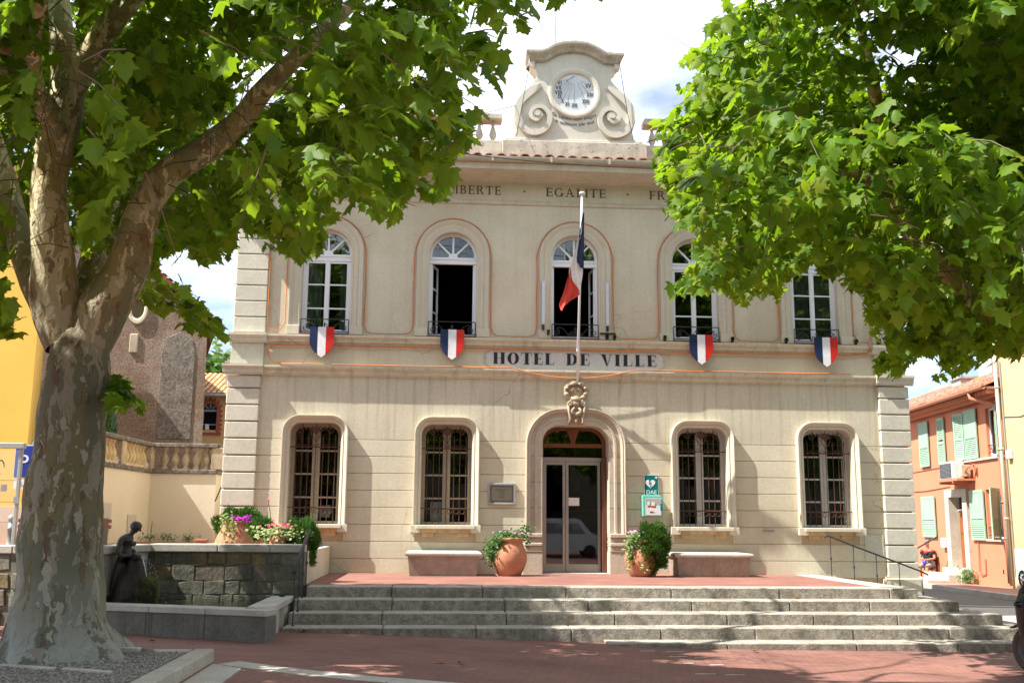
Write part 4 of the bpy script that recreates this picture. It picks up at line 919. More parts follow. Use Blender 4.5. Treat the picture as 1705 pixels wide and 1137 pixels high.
for ya, yb in ((-6.68,-5.6),(-5.6,-4.36)): fb(MB().box(-5.20, -4.865, ya+.003, yb-.003, -.215, -.135), 'basin_coping', slabM, bevel=.008)
tag(MB().box(-5.06,-4.98,-4.62,-4.55,-.135,-.095).build('tap_box', blackplastic, None, bevel=.008), 'small dark box lying on the basin rim beside the handrail', 'box')
wv = MB().prism_z([(-4.95,-6.9),(-7.3,-5.95),(-7.2,-4.0),(-4.95,-4.0)], -.62, -.215).build('water', waterM, None, kind='structure')

# moss covered rock
bm = bmesh.new(); bmesh.ops.create_icosphere(bm, subdivisions=4, radius=1)
RC = at(224, 985, -5.35)
for v in bm.verts:
    p = v.co.copy(); up = max(0, p.z)
    if p.z > 0: q = Vector((p.x*(.30-.17*up)+.0, p.y*.26, p.z*.60))
    else: q = Vector((p.x*.33, p.y*.3, p.z*.35))
    if p.z > -.3: q.x -= .02
    q *= 1+.16*mnoise.noise(p*2.3)+.07*mnoise.noise(p*7)
    v.co = q
me = bpy.data.meshes.new('rock'); bm.to_mesh(me); bm.free(); me.materials.append(rockM); me.polygons.foreach_set('use_smooth', [True]*len(me.polygons))
rk = thing('fountain_rock', 'wet dark rock with a mossy boulder carrying the bronze girl in the basin', 'rock', tuple(RC))
obj('rock', me, rk, None, (0,0,-.05))
bm = bmesh.new(); bmesh.ops.create_icosphere(bm, subdivisions=4, radius=1)
for v in bm.verts:
    p = v.co.copy(); q = Vector((p.x*.17, p.y*.2, p.z*.24+ (0 if p.z > 0 else p.z*.1))); q *= 1+.12*mnoise.noise(p*3)+.08*mnoise.noise(p*9); v.co = q
me = bpy.data.meshes.new('moss_boulder'); bm.to_mesh(me); bm.free(); me.materials.append(mossM); me.polygons.foreach_set('use_smooth', [True]*len(me.polygons))
obj('moss_boulder', me, rk, None, (.19,-.10,-.02))
# bronze girl
ST = Vector(at(215, 920, -5.42)); kx = 1/113./7.58
def sp(u, v, dy=0): return ((u-265)*kx, dy, (455-v)*kx)
J = [(sp(215,470,.02),(.10,.09)), (sp(222,400,.02),(.085,.075)), (sp(232,330,.01),(.095,.085)), (sp(235,280,.0),(.10,.075)), (sp(272,232,0),(.040,.040)), (sp(296,205,0),(.040,.042)),
     (sp(330,165,0),(.072,.066)), (sp(322,122,0),(.055,.055)), (sp(340,215,0),(.034,.038)),
     (sp(196,285,-.12),(.046,.046)), (sp(172,390,-.16),(.038,.036)), (sp(195,480,-.16),(.034,.033)), (sp(265,488,-.13),(.028,.028)), (sp(330,472,-.08),(.022,.030)),
     (sp(215,285,.13),(.044,.044)), (sp(220,390,.17),(.036,.036)), (sp(270,470,.14),(.030,.03)), (sp(335,468,.06),(.022,.028)),
     (sp(195,560,.0),(.10,.10)), (sp(160,680,.02),(.085,.10)), (sp(130,800,.03),(.06,.09)), (sp(108,920,.03),(.045,.07)), (sp(262,520,-.02),(.08,.09))]
E_ = [(0,1),(1,2),(2,3),(3,4),(4,5),(5,6),(6,7),(6,8),(3,9),(9,10),(10,11),(11,12),(12,13),(3,14),(14,15),(15,16),(16,17),(0,18),(18,19),(19,20),(20,21),(0,22)]
stt = thing('bronze_statue', 'dark bronze statue of a girl with a bun bending over the fountain rock', 'statue', tuple(ST))
skin_body('body', J, E_, bronze, stt, 2)
m = MB(); c = sp(312,103); m.ball(c, .042, .042, .032, 14); m.ball(sp(325,140), .082, .078, .072, 16); m.build('hair', bronze, stt, smooth=True)
m = MB(); m.ball(sp(300,345,-.05), .038, .036, .036, 12); m.ball(sp(300,345,.05), .038, .036, .036, 12); m.ball(sp(378,188,0), .016,.012,.02,8); m.build('modelled_relief', bronze, stt, smooth=True)
m = MB(); p0 = Vector(sp(335,490,-.02)); dirv = Vector((1,-.0,-.28)).normalized()
m.tube([p0-dirv*.05, p0, p0+dirv*.05, p0+dirv*.075, p0+dirv*.095], [.03,.052,.045,.03,.042], 12); m.build('jug', bronze, stt, smooth=True)
m = MB()
for s_, y_ in ((-1,-.08),(1,.06)):
    for i in range(4): b0 = Vector(sp(330,472,y_+.012*(i-1.5)*1.6)); m.tube([b0, b0+Vector((.035,0,.004)), b0+Vector((.06,0,-.012)), b0+Vector((.07,0,-.03+.004*i))], [.010,.009,.008,.006], 6)
    b0 = Vector(sp(318,478,y_)); m.tube([b0, b0+Vector((.02,s_*-.03,.02)), b0+Vector((.045,s_*-.035,.012))], [.011,.010,.007], 6)
m.build('fingers', bronze, stt, smooth=True)
m = MB(); o0 = ST+Vector(sp(395,500))
for i in range(170):
    t = random.random()**.8*.42; vx = random.uniform(.35,1.05); x = vx*t; z = .25*t*random.uniform(.5,2)-4.9*t*t
    if o0.z+z < -.27: continue
    r = random.uniform(.002,.0055); c = (o0.x+x, o0.y+random.uniform(-.05,.05), o0.z+z); m.add([(c[0]+r,c[1],c[2]),(c[0]-r,c[1],c[2]),(c[0],c[1]+r,c[2]),(c[0],c[1]-r,c[2]),(c[0],c[1],c[2]+r*1.6),(c[0],c[1],c[2]-r*1.6)], [(0,2,4),(2,1,4),(1,3,4),(3,0,4),(2,0,5),(1,2,5),(3,1,5),(0,3,5)])
for k in range(2):
    pts = [(o0.x+.45*t, o0.y+.01*k, o0.z+.05*t-4.9*t*t) for t in np.linspace(0,.36,8)]; m.tube(pts, [.008-.0008*i for i in range(8)], 5)
m.build('water_jet', dropM, None, smooth=True, kind='stuff')

# ------------------------------------------------------------------ raised court, left walls
MB().prism_z([(-7.3,-3.75),(-7.6,-5.6),(-11,-5.05),(-24,-5.0),(-24,26),(-6.96,26),(-6.96,-.02),(-4.83,-.02),(-4.83,-3.75)], -.8, .5).build('raised_court', terrM, None, kind='structure')
m = MB(); m.box(-4.90,-4.80,-3.62,-.08,-.7,.505); tag(m.build('court_edge_wall', stucco, None), 'rendered edge wall of the raised court dropping to the terrace behind the plants', 'wall')
rt = thing('rubble_retaining_wall', 'mossy rubble retaining wall running left behind the big plane trunk', 'wall', (-9,-5.4,-.5))
pts = [(-7.36,-5.73),(-8.6,-5.52),(-9.9,-5.30),(-11.4,-5.05),(-13.5,-4.9)]
for (xa, ya), (xb, yb) in zip(pts[:-1], pts[1:]):
    m = MB(); m.prism_z([(xa+9,ya+5.4),(xb+9,yb+5.4),(xb+9,yb+5.8),(xa+9,ya+5.8)], -.3, 1.0); m.build('wall_core', mortarM, rt)
    m = MB(); m.prism_z([(xa+9-.003,ya+5.36),(xb+9+.003,yb+5.36),(xb+9,yb+5.85),(xa+9,ya+5.85)], 1.0, 1.11); m.build('wall_coping', granite2, rt, bevel=.012)
    L_ = math.hypot(xb-xa, yb-ya); ux, uy = (xb-xa)/L_, (yb-ya)/L_
    for r in range(4):
        s_ = random.uniform(0,.1)
        while s_ < L_-.12:
            e_ = min(L_, s_+random.uniform(.2,.45)); z0_, z1_ = .02+.245*r, .02+.245*(r+1); g = .015; dp = random.uniform(.01,.035)
            P3 = []
            for (ss, zz) in ((s_+g,z0_+g),(e_-g,z0_+g),(e_-g,z1_-g),(s_+g,z1_-g)):
                P3.append((ss+random.uniform(-.02,.02), zz+random.uniform(-.02,.02)))
            vf = [(xa+ux*a+uy*dp+9, ya+uy*a-ux*dp*-1*-1+5.4, b) for a, b in P3]
            vf = [(xa+ux*a+9+uy*dp*(-1 if ux < 0 else 1)*0, ya+uy*a+5.4-dp, b) for a, b in P3]; vb = [(x, y+dp+.02, z) for x, y, z in vf]
            m = MB(); m.add(vf+vb, [(3,2,1,0),(0,1,5,4),(1,2,6,5),(2,3,7,6),(3,0,4,7)]); m.build('rubble_stone', random.choice(rubbleM), rt, bevel=.012); s_ = e_
# court wall with balustrade
cw = thing('court_wall', 'cream rendered court wall topped by a weathered balustrade left of the town hall', 'wall', (-9.3,3.5,.5)); CW = (-9.3,3.5,.5)
corner = [(-9.47,-.2),(-9.27,3.5),(-7.80,3.5),(-7.72,8.0)]
def cwb(m, name, mt, parent=None, **k):
    m.v = [(x-CW[0], y-CW[1], z-CW[2]) for x, y, z in m.v]; return m.build(name, mt, parent or cw, **k)
big = MB().lathe([(.075,0),(.075,.05),(.045,.07),(.06,.10),(.09,.18),(.095,.23),(.07,.31),(.04,.37),(.036,.41),(.055,.43),(.045,.45),(.07,.46),(.07,.50)], n=12).mesh('baluster', balY, True)
bigG = big.copy(); bigG.materials[0] = balM
for i, ((xa, ya), (xb, yb)) in enumerate(zip(corner[:-1], corner[1:])):
    dx, dy = xb-xa, yb-ya; L_ = math.hypot(dx, dy); ux, uy = dx/L_, dy/L_; nx, ny = -uy, ux       # left normal = behind
    def bar(off0, off1, z0, z1, a=0, b=None):
        b = L_ if b is None else b
        return MB().prism_z([(xa+ux*a+nx*off0, ya+uy*a+ny*off0), (xa+ux*b+nx*off0, ya+uy*b+ny*off0), (xa+ux*b+nx*off1, ya+uy*b+ny*off1), (xa+ux*a+nx*off1, ya+uy*a+ny*off1)], z0, z1)
    cwb(bar(0, .35, .0, 2.02), 'rendered_wall', courtM); cwb(bar(-.05, .38, 2.02, 2.12), 'base_coping', copingD, bevel=.015)
    cwb(bar(-.06, .32, 2.62, 2.71), 'top_rail', copingD, bevel=.015)
    npier = max(1, int(L_/1.75)); 
    ends = [0] + [L_*(j)/npier for j in range(1, npier)] + [L_]
    for j, s_ in enumerate(ends):
        if i and j == 0: continue
        cwb(bar(-.03, .29, 2.12, 2.62, s_-.13, s_+.13), 'pier', balM, bevel=.012)
    for a, b in zip(ends[:-1], ends[1:]):
        nb = int((b-a-.3)/.215)
        for q in range(nb):
            s_ = a+.15+.11+(b-a-.3-.22)*q/max(1, nb-1)
            o = obj('baluster', bigG if i == 1 else big, cw, None, (xa+ux*s_+nx*.13-CW[0], ya+uy*s_+ny*.13-CW[1], 2.12-CW[2]))
tag(MB().box(-9.2,-9.0,0,0,0,0).build('x', iron, None), 'x', 'x') if False else None
# hatches on the court wall
def on_wall1(px0, py0, px1, py1, name, label):
    # wall plane through corner[0], corner[1]
    p0 = np.array([*corner[0], 0]); dv = np.array([corner[1][0]-corner[0][0], corner[1][1]-corner[0][1], 0]); dv /= np.linalg.norm(dv); nv = np.array([dv[1], -dv[0], 0])
    q = []
    for px, py in ((px0,py0),(px1,py1)):
        d_ = FW*FPX+RT*(px-852.5)-UP*(py-568.5); q.append(CAM+d_*(((p0-CAM)@nv)/(d_@nv)))
    a, b = sorted((float((q[0]-p0)@dv), float((q[1]-p0)@dv))); z0_, z1_ = sorted((q[0][2], q[1][2]))
    m = MB(); f_ = lambda s_, off, z: tuple(p0[:2]+dv[:2]*s_+nv[:2]*off)+(z,)
    m.add([f_(a,.0,z0_),f_(b,.0,z0_),f_(b,.0,z1_),f_(a,.0,z1_),f_(a,.025,z0_),f_(b,.025,z0_),f_(b,.025,z1_),f_(a,.025,z1_)], [(4,5,6,7),(0,1,5,4),(1,2,6,5),(2,3,7,6),(3,0,4,7)])
    tag(m.build(name, mat('hatch_paint', (.50,.45,.40), var=.05), None, bevel=.004), label, 'hatch')
on_wall1(166, 836, 181, 884, 'wall_hatch', 'tall pale metal hatch in the court wall right behind the trunk')
on_wall1(212, 856, 224, 884, 'wall_hatch', 'small pale metal hatch low in the court wall above the statue')
tag(MB().tube([tuple(at(358,834,.5)), tuple(at(361,828,.45)), tuple(at(370,806,.1))], .014, 6).build('side_handrail', iron, None), 'short black handrail end slanting beside the left corner of the town hall', 'handrail')

# ------------------------------------------------------------------ small leaves helper for pots and weeds
def leaf_cloud(name, centers, normals, size, mt, parent=None, kind='stuff', aspect=.5, base=(0,0,0), jitter=.35):
    n = len(centers); C_ = np.asarray(centers)-np.asarray(base); N_ = np.asarray(normals, float)+rng.normal(0, jitter, (n,3)); N_ /= np.linalg.norm(N_, axis=1)[:,None]+1e-9
    A = np.cross(N_, rng.normal(0,1,(n,3))); A /= np.linalg.norm(A, axis=1)[:,None]+1e-9; B = np.cross(N_, A); s = (np.asarray(size)*rng.uniform(.7,1.3,n))[:,None]
    v = np.stack([C_-A*s*.5, C_+B*s*.5*aspect+N_*s*.08, C_+A*s*.5, C_-B*s*.5*aspect+N_*s*.08], 1).reshape(-1,3)
    return np_mesh(name, v, np.arange(n*4).reshape(-1,4), mt, parent, kind)
def np_mesh(name, v, f, mt, parent=None, kind=None):
    me = bpy.data.meshes.new(name); me.vertices.add(len(v)); me.vertices.foreach_set('co', np.ascontiguousarray(v, np.float32).ravel())
    k = f.shape[1]; me.loops.add(f.size); me.loops.foreach_set('vertex_index', np.ascontiguousarray(f, np.int32).ravel()); me.polygons.add(len(f)); me.polygons.foreach_set('loop_start', np.arange(0, f.size, k, dtype=np.int32))
    me.update(calc_edges=True); me.materials.append(mt); return obj(name, me, parent, kind)
def ball_points(n, c, rx, ry, rz, shell=.55):
    d_ = rng.normal(0,1,(n,3)); d_ /= np.linalg.norm(d_, axis=1)[:,None]; r = rng.uniform(shell,1,n)[:,None]**.6
    lump = 1+.12*np.sin(d_[:,0:1]*7+d_[:,2:3]*5)+.08*np.sin(d_[:,1:2]*11+d_[:,2:3]*8)
    return np.asarray(c)+d_*r*lump*np.array([rx,ry,rz]), d_
def needle_bush(name, c, rx, ry, rz, n, parent, mt=bushM, size=.05, base=(0,0,0)):
    P_, d_ = ball_points(n, c, rx, ry, rz)
    nn = np.cross(d_, rng.normal(0,1,(n,3))); nn /= np.linalg.norm(nn, axis=1)[:,None]
    # elongated sprigs pointing outwards and up
    A = d_*.8+np.array([0,0,.5])+rng.normal(0,.25,(n,3)); A /= np.linalg.norm(A, axis=1)[:,None]; B = np.cross(A, nn); B /= np.linalg.norm(B, axis=1)[:,None]+1e-9
    s = (size*rng.uniform(.7,1.4,n))[:,None]; P_ = P_-np.asarray(base)
    v = np.stack([P_-A*s*.5, P_+B*s*.13, P_+A*s*.6, P_-B*s*.13], 1).reshape(-1,3)
    return np_mesh(name, v, np.arange(n*4).reshape(-1,4), mt, parent, 'stuff')
def trail(name, start, ends, n, parent, mt, size=.05, spread=.05):
    P_ = []; 
    for e in ends:
        t = rng.uniform(0,1,n)[:,None]; s_ = np.asarray(start); e_ = np.asarray(e); mid = (s_+e_)/2+np.array([(e_-s_)[0]*.4, (e_-s_)[1]*.4, .12])
        P_.append(s_*(1-t)**2+2*mid*t*(1-t)+e_*t**2+rng.normal(0,spread,(n,3)))
    P_ = np.concatenate(P_); return leaf_cloud(name, P_, np.tile([0,-.7,.6],(len(P_),1)), size, mt, parent, aspect=.9)
urn_prof = [(.0,0),(.20,0),(.225,.03),(.27,.12),(.315,.24),(.325,.33),(.305,.44),(.265,.54),(.238,.60),(.245,.625),(.27,.64),(.27,.69),(.235,.69),(.225,.62),(.0,.60)]
def urn(name, label, loc, scale=1.0, prof=urn_prof):
    t = thing(name, label, 'potted plant', loc); MB().lathe([(r*scale, z*scale) for r, z in prof], n=28).build('pot', terracotta, t, smooth=True); return t
# pot left of the door
p = urn('potted_plant', 'large terracotta urn left of the door with ivy spilling down its left side', (-1.36,-.78,0), 1.02)
trail('trailing_foliage', (-.02,-.1,.70), [(-.36,-.12,.22),(-.30,-.18,.35),(-.42,-.08,.42),(-.22,-.2,.5),(-.40,-.1,.3)], 150, p, ivyM, .055, .06); trail('right_sprigs', (.15,0,.72), [(.34,-.05,.55),(.38,0,.82),(.30,0,.9)], 40, p, bushM, .05, .05)
leaf_cloud('flowers', rng.normal(0,1,(34,3))*[.17,.08,.03]+[.02,-.05,.80], np.tile([0,-.5,.8],(34,1)), .05, lilacM, p, aspect=1)
leaf_cloud('leaves', rng.normal(0,1,(260,3))*[.16,.13,.05]+[0,-.02,.73], np.tile([0,-.3,.8],(260,1)), .05, ivyM, p, aspect=.9)
# pot right of the door
p = urn('potted_plant', 'terracotta urn right of the door under a round dark green conifer bush', (1.14,-.85,0), .98)
needle_bush('foliage', (.19,-.06,.54), .34, .32, .47, 12000, p, size=.06); trail('trailing_foliage', (-.12,-.15,.75), [(-.28,-.22,.1),(-.25,-.25,.3),(-.30,-.15,.5),(.0,-.3,.15)], 130, p, varM, .045, .04)
trail('ivy', (-.1,-.15,.72), [(-.22,-.22,.2),(-.26,-.2,.4)], 110, p, ivyM, .045, .05)
leaf_cloud('flowers', rng.normal(0,1,(50,3))*[.11,.06,.03]+[-.13,-.08,.82], np.tile([0,-.5,.8],(50,1)), .05, lilacM, p, aspect=1)
# pots on the raised court
jar = [(0,0),(.36,0),(.36,.03),(.30,.2),(.22,.36),(.19,.42),(.21,.44),(.21,.47),(.17,.47),(0,.42)]
p = urn('potted_plant', 'terracotta jar flaring to its base with magenta flowers before a round bush', (-6.2,-2.3,.5), 1.0, jar)
needle_bush('foliage', (0,.25,.36), .42, .30, .34, 9000, p, size=.07); leaf_cloud('flowers', rng.normal(0,1,(90,3))*[.09,.05,.035]+[.12,-.08,.50], np.tile([0,-.5,.8],(90,1)), .05, purpM, p, aspect=1)
trail('trailing_foliage', (-.03,-.12,.48), [(-.05,-.33,.02),(-.12,-.28,.2),(.02,-.3,.12),(-.2,-.2,.4)], 42, p, varM, .05, .045)
p = urn('potted_plant', 'small terracotta pot of pink flowers and pale variegated leaves at the fountain wall', (-5.32,-3.3,.5), .42, urn_prof)
leaf_cloud('leaves', rng.normal(0,1,(520,3))*[.17,.10,.07]+[0,-.03,.26], np.tile([0,-.5,.7],(520,1)), .055, varM, p, aspect=.9); leaf_cloud('flowers', rng.normal(0,1,(55,3))*[.11,.06,.03]+[.05,-.02,.40], np.tile([0,-.5,.8],(55,1)), .045, pinkM, p, aspect=1)
p = urn('potted_plant', 'small pot with feathery green shoots and one pink bloom left of the variegated plant', (-5.62,-2.9,.5), .42, urn_prof)
needle_bush('foliage', (-.05,0,.32), .20, .16, .20, 2500, p, mt=ivyM, size=.08)
m = MB(); m.tube([(.12,0,.3),(.10,0,.6),(.06,0,.78)], .006, 5); m.build('stem', ivyM, p); leaf_cloud('bloom', rng.normal(0,1,(14,3))*[.015,.01,.03]+[.055,0,.8], np.tile([0,-.6,.6],(14,1)), .03, pinkM, p, aspect=.8)
p = urn('potted_plant', 'bushy bright green conifer shrub overhanging the right end of the fountain wall', (-5.0,-3.1,.5), .5, urn_prof)
needle_bush('foliage', (.02,.0,.10), .30, .28, .42, 10000, p, mt=ivyM, size=.06)
# weeds along the court wall
for x, y, h, lb in ((-9.02,2.9,.45,'tall weed with a seed stalk at the foot of the court wall'),(-8.75,3.3,.14,'low weed tuft in the corner of the court wall'),(-8.3,3.35,.16,'second low weed tuft further right along the court wall')):
    t = thing('weed', lb, 'weed', (x,y,.5)); m = MB(); m.tube([(0,0,0),(.01,0,h*.6),(.02,0,h)], .008, 4); m.build('stem', ivyM, t)
    leaf_cloud('leaves', rng.normal(0,1,(70,3))*[.10,.05,.05]+[0,0,.09], np.tile([0,-.4,.8],(70,1)), .06, ivyM, t)

# ------------------------------------------------------------------ benches
def bench(label, x0, x1, y0, y1):
    t = thing('stone_bench', label, 'bench', ((x0+x1)/2, (y0+y1)/2, 0), group='stone benches against the facade'); w2, d2 = (x1-x0)/2, (y1-y0)/2
    rng_ = MB(); prof = [(-.0,.355),(.035,.36),(.05,.385),(.05,.41),(.03,.432),(-.02,.44)]
    rings = [[(-w2+.09-o,-d2+.09-o,z),(w2-.09+o,-d2+.09-o,z),(w2-.09+o,d2,z),(-w2+.09-o,d2,z)] for o, z in prof]
    rng_.loft(rings, True); k = len(rng_.v); rng_.f.append((k-4,k-3,k-2,k-1)); rng_.build('seat_slab', granite2, t)
    m = MB(); m.loft([[(-w2+.13,-d2+.14,0),(w2-.13,-d2+.14,0),(w2-.13,d2,0),(-w2+.13,d2,0)],[(-w2+.11,-d2+.11,.2),(w2-.11,-d2+.11,.2),(w2-.11,d2,.2),(-w2+.11,d2,.2)],[(-w2+.09,-d2+.09,.36),(w2-.09,-d2+.09,.36),(w2-.09,d2,.36),(-w2+.09,d2,.36)]], True)
    m.build('bench_body', mat('bench_stone', (.37,.30,.24), var=.15, vscale=4, fine=.12, streak=.4, scol=(.14,.10,.08), bump=.3), t)
bench('grey topped stone bench against the wall between the left urn and the two left windows', -3.36, -1.86, -1.15, -.12)
bench('grey topped stone bench against the wall under the window beside the defibrillator', 1.72, 3.32, -1.05, -.12)

# ------------------------------------------------------------------ signs and things on the facade
ns = thing('name_sign', 'long pale marble plaque lettered HOTEL DE VILLE across the facade', 'sign', (0,0,4.25))
pl = [(-1.60,.20),(1.60,.20),(1.72,.17),(1.80,.10),(1.84,.06),(1.80,.0),(1.85,-.06),(1.80,-.12),(1.70,-.18),(1.58,-.205),(-1.58,-.205),(-1.70,-.18),(-1.80,-.12),(-1.85,-.06),(-1.80,0),(-1.84,.06),(-1.80,.10),(-1.72,.17)]
MB().prism(pl, -.018, .0).build('plaque', marble, ns)
m = MB()
for s in (-1, 1):
    for z in (.055, -.055): m.tube(spiral(s*1.83, z, .045, 1.2, -.02, a0=PI/2, sgn=-s), .006, 5)
    m.tube([(s*1.60,-.02,.2),(s*1.76,-.02,.17),(s*1.88,-.02,.06)], .006, 5); m.tube([(s*1.60,-.02,-.2),(s*1.76,-.02,-.17),(s*1.88,-.02,-.06)], .006, 5)
m.build('scroll_border', marble, ns)
serif_word(ns, letterM, 'HOTEL', -1.68, -.43, -.105, .235, -.018, T=.24, t=.035, gap=.14); serif_word(ns, letterM, 'DE', -.185, .295, -.105, .235, -.018, T=.24, t=.035, gap=.18); serif_word(ns, letterM, 'VILLE', .52, 1.68, -.105, .235, -.018, T=.24, t=.035, gap=.16)
shl = ['tricolour shield under the far left upper window', 'tricolour shield under the upper window with the inward swung casement', 'tricolour shield right of the name plaque', 'rightmost tricolour shield, below the leaves of the right tree']
for x, lb in zip((-5.11,-2.51,2.58,5.20), shl):
    t = thing('tricolour_shield', lb, 'shield', (x,-.165,4.80), group='tricolour shields on the facade')
    full = [(-.24,0)]+[(-.24,-.30),(-.225,-.37),(-.19,-.44),(-.13,-.51),(-.06,-.57),(0,-.615),(.06,-.57),(.13,-.51),(.19,-.44),(.225,-.37),(.24,-.30),(.24,0)]
    MB().prism([(x_*.99, z_) for x_, z_ in full], .006, .03).build('backing', woodD, t)
    MB().prism([(-.24,0),(-.24,-.30),(-.225,-.37),(-.19,-.44),(-.13,-.51),(-.081,-.554),(-.081,0)], -.012, .006).build('blue_field', navyM, t)
    MB().prism([(-.08,0),(-.08,-.555),(-.06,-.57),(0,-.615),(.06,-.57),(.08,-.555),(.08,0)], -.012, .006).build('white_field', whiteM, t)
    MB().prism([(.24,0),(.24,-.30),(.225,-.37),(.19,-.44),(.13,-.51),(.081,-.554),(.081,0)], -.012, .006).build('red_field', redM, t)
# flag on its leaning pole
fp = thing('flagpole', 'white pole leaning out from above the door carrying the flag', 'flagpole', (.03,-.13,3.77)); PB = Vector((.03,-.13,3.77)); PT = Vector((-.025,-1.32,7.36)); pv = PT-PB
MB().tube([(0,0,0), tuple(pv)], [.026,.022], 10).build('pole', whitepaint, fp, smooth=True); MB().lathe([(0,-.02),(.055,-.015),(.06,.01),(.03,.03),(0,.035)], tuple(pv), 12).build('finial', whitepaint, fp, smooth=True)
m = MB(); 
for q in (.17, .175, .18): c = pv*q; m.tube([c+Vector((.035*math.cos(a), .035*math.sin(a), .012*math.sin(a*2))) for a in [2*PI*i/10 for i in range(11)]], .006, 5)
m.tube([pv*.18+Vector((-.03,-.03,0)), pv*.55+Vector((-.02,-.03,0)), pv*.97+Vector((-.012,-.03,0))], .004, 4); m.build('halyard', whitepaint, fp)
# flag cloth: hoist along the pole, hanging in folds
fl = thing('flag', 'french tricolour hanging limp from the leaning pole, its red end twisted forward', 'flag', tuple(PB+pv*.94)); FL = PB+pv*.94
def flag_px(px, py, Y): return Vector(at(px, py, Y))-FL
def cloth(rows, name, mt, fold=.03, ph=0):
    m = MB(); R_ = []
    for j, (pl_, pr_) in enumerate(rows):
        R_.append([tuple(pl_.lerp(pr_, i/8)+Vector((0, -fold*math.sin(i*1.4+j*.5+ph)-.012*math.sin(j*2.1+i), 0))) for i in range(9)])
    big_ = []
    for i in range(9):
        col_ = catmull([R_[j][i] for j in range(len(R_))], 3); big_.append(col_)
    m.loft(big_)
    o = m.build(name, mt, fl, smooth=True); return o
fy = lambda py: -1.30+ (py-330)/(637-330)*1.17
B_rows = [(flag_px(970,357,fy(357)-.03), flag_px(973,352,fy(352)-.03)), (flag_px(964,392,fy(392)-.05), flag_px(973,385,fy(385)-.03)), (flag_px(958,428,fy(428)-.1), flag_px(972.5,420,fy(420)-.03)), (flag_px(963,440,fy(440)-.1), flag_px(972,440,fy(440)-.03)), (flag_px(967,448,fy(448)-.08), flag_px(972,447,fy(447)-.03))]
cloth(B_rows, 'blue_band', flagB, .02)
W_rows = [(flag_px(963,392,fy(392)-.07), flag_px(965,396,fy(396)-.07)), (flag_px(957,418,fy(418)-.13), flag_px(960.5,430,fy(430)-.1)), (flag_px(950,440,fy(440)-.18), flag_px(967,446,fy(446)-.08)), (flag_px(947,455,fy(455)-.2), flag_px(970,448,fy(448)-.05)), (flag_px(952,466,fy(466)-.2), flag_px(969.5,462,fy(462)-.05)), (flag_px(957,475,fy(475)-.18), flag_px(967,476,fy(476)-.07)), (flag_px(963,482,fy(482)-.16), flag_px(966,485,fy(485)-.1))]
cloth(W_rows, 'white_band', flagW, .02, 1)
R_rows = [(flag_px(947,457,fy(455)-.215), flag_px(950,445,fy(455)-.20)), (flag_px(943,470,fy(468)-.26), flag_px(953,467,fy(466)-.21)), (flag_px(938,487,fy(487)-.3), flag_px(962,480,fy(480)-.19)), (flag_px(932,503,fy(500)-.34), flag_px(964.5,488,fy(487)-.17)), (flag_px(931,508,fy(500)-.34), flag_px(963,493,fy(490)-.19)), (flag_px(934,515,fy(505)-.38), flag_px(948,502,fy(498)-.28)), (flag_px(935.5,517,fy(505)-.38), flag_px(938,514,fy(505)-.36))]
cloth(R_rows, 'red_band', flagR, .03, 2)
# tall pale lamp bars either side of the centre window
for x, lb in ((-.665,'slim vertical grey light bar on the left jamb of the flag window'),(.655,'slim vertical grey light bar on the right jamb of the flag window')):
    t = thing('light_bar', lb, 'light bar', (x,-.11,4.95)); MB().box(-.035,.035,-.035,.03,0,.92).build('housing', mat('grey_blue_plastic', (.50,.53,.57), rough=.4, var=.02), t, bevel=.008); MB().box(-.028,.028,-.04,-.034,.03,.89).build('diffuser', mat('frosted_diffuser', (.62,.65,.68), rough=.3, var=.01), t); MB().box(-.02,.02,-.02,.03,-.10,0).build('bracket', blackplastic, t)
spots = [(-.56,4.77,'left of the flag window railing'),(.64,4.70,'lying right of the flag window railing'),(.80,4.69,'at the right foot of the flag window surround'),(1.84,4.70,'at the left foot of the fourth upper window'),(3.25,4.70,'at the right foot of the fourth upper window'),(4.38,4.70,'at the left foot of the far right upper window'),(5.86,4.70,'at the right foot of the far right upper window'),(6.35,4.72,'on the ledge of the right corner pilaster'),(6.6,4.70,'nearest the right end of the ledge')]
for x, z, lb in spots:
    t = thing('spotlight', 'small black spotlight '+lb, 'spotlight', (x,-.10,z-.02), group='small black spotlights on the ledge')
    MB().box(-.03,.03,-.06,.02,.02,.10).build('lamp_head', blackplastic, t, bevel=.008); MB().box(-.02,.02,-.03,.03,-.01,.02).build('foot', blackplastic, t); MB().box(-.024,.024,-.064,-.059,.03,.09).build('lens', glassD, t)
m = MB(); m.box(.50,.82,-.13,-.09,4.78,4.81); m.box(.62,.68,-.12,-.08,4.68,4.78); tag(m.build('lamp_arm', blackplastic, None), 'black angled lamp arm beside the foot of the flag window', 'lamp arm')
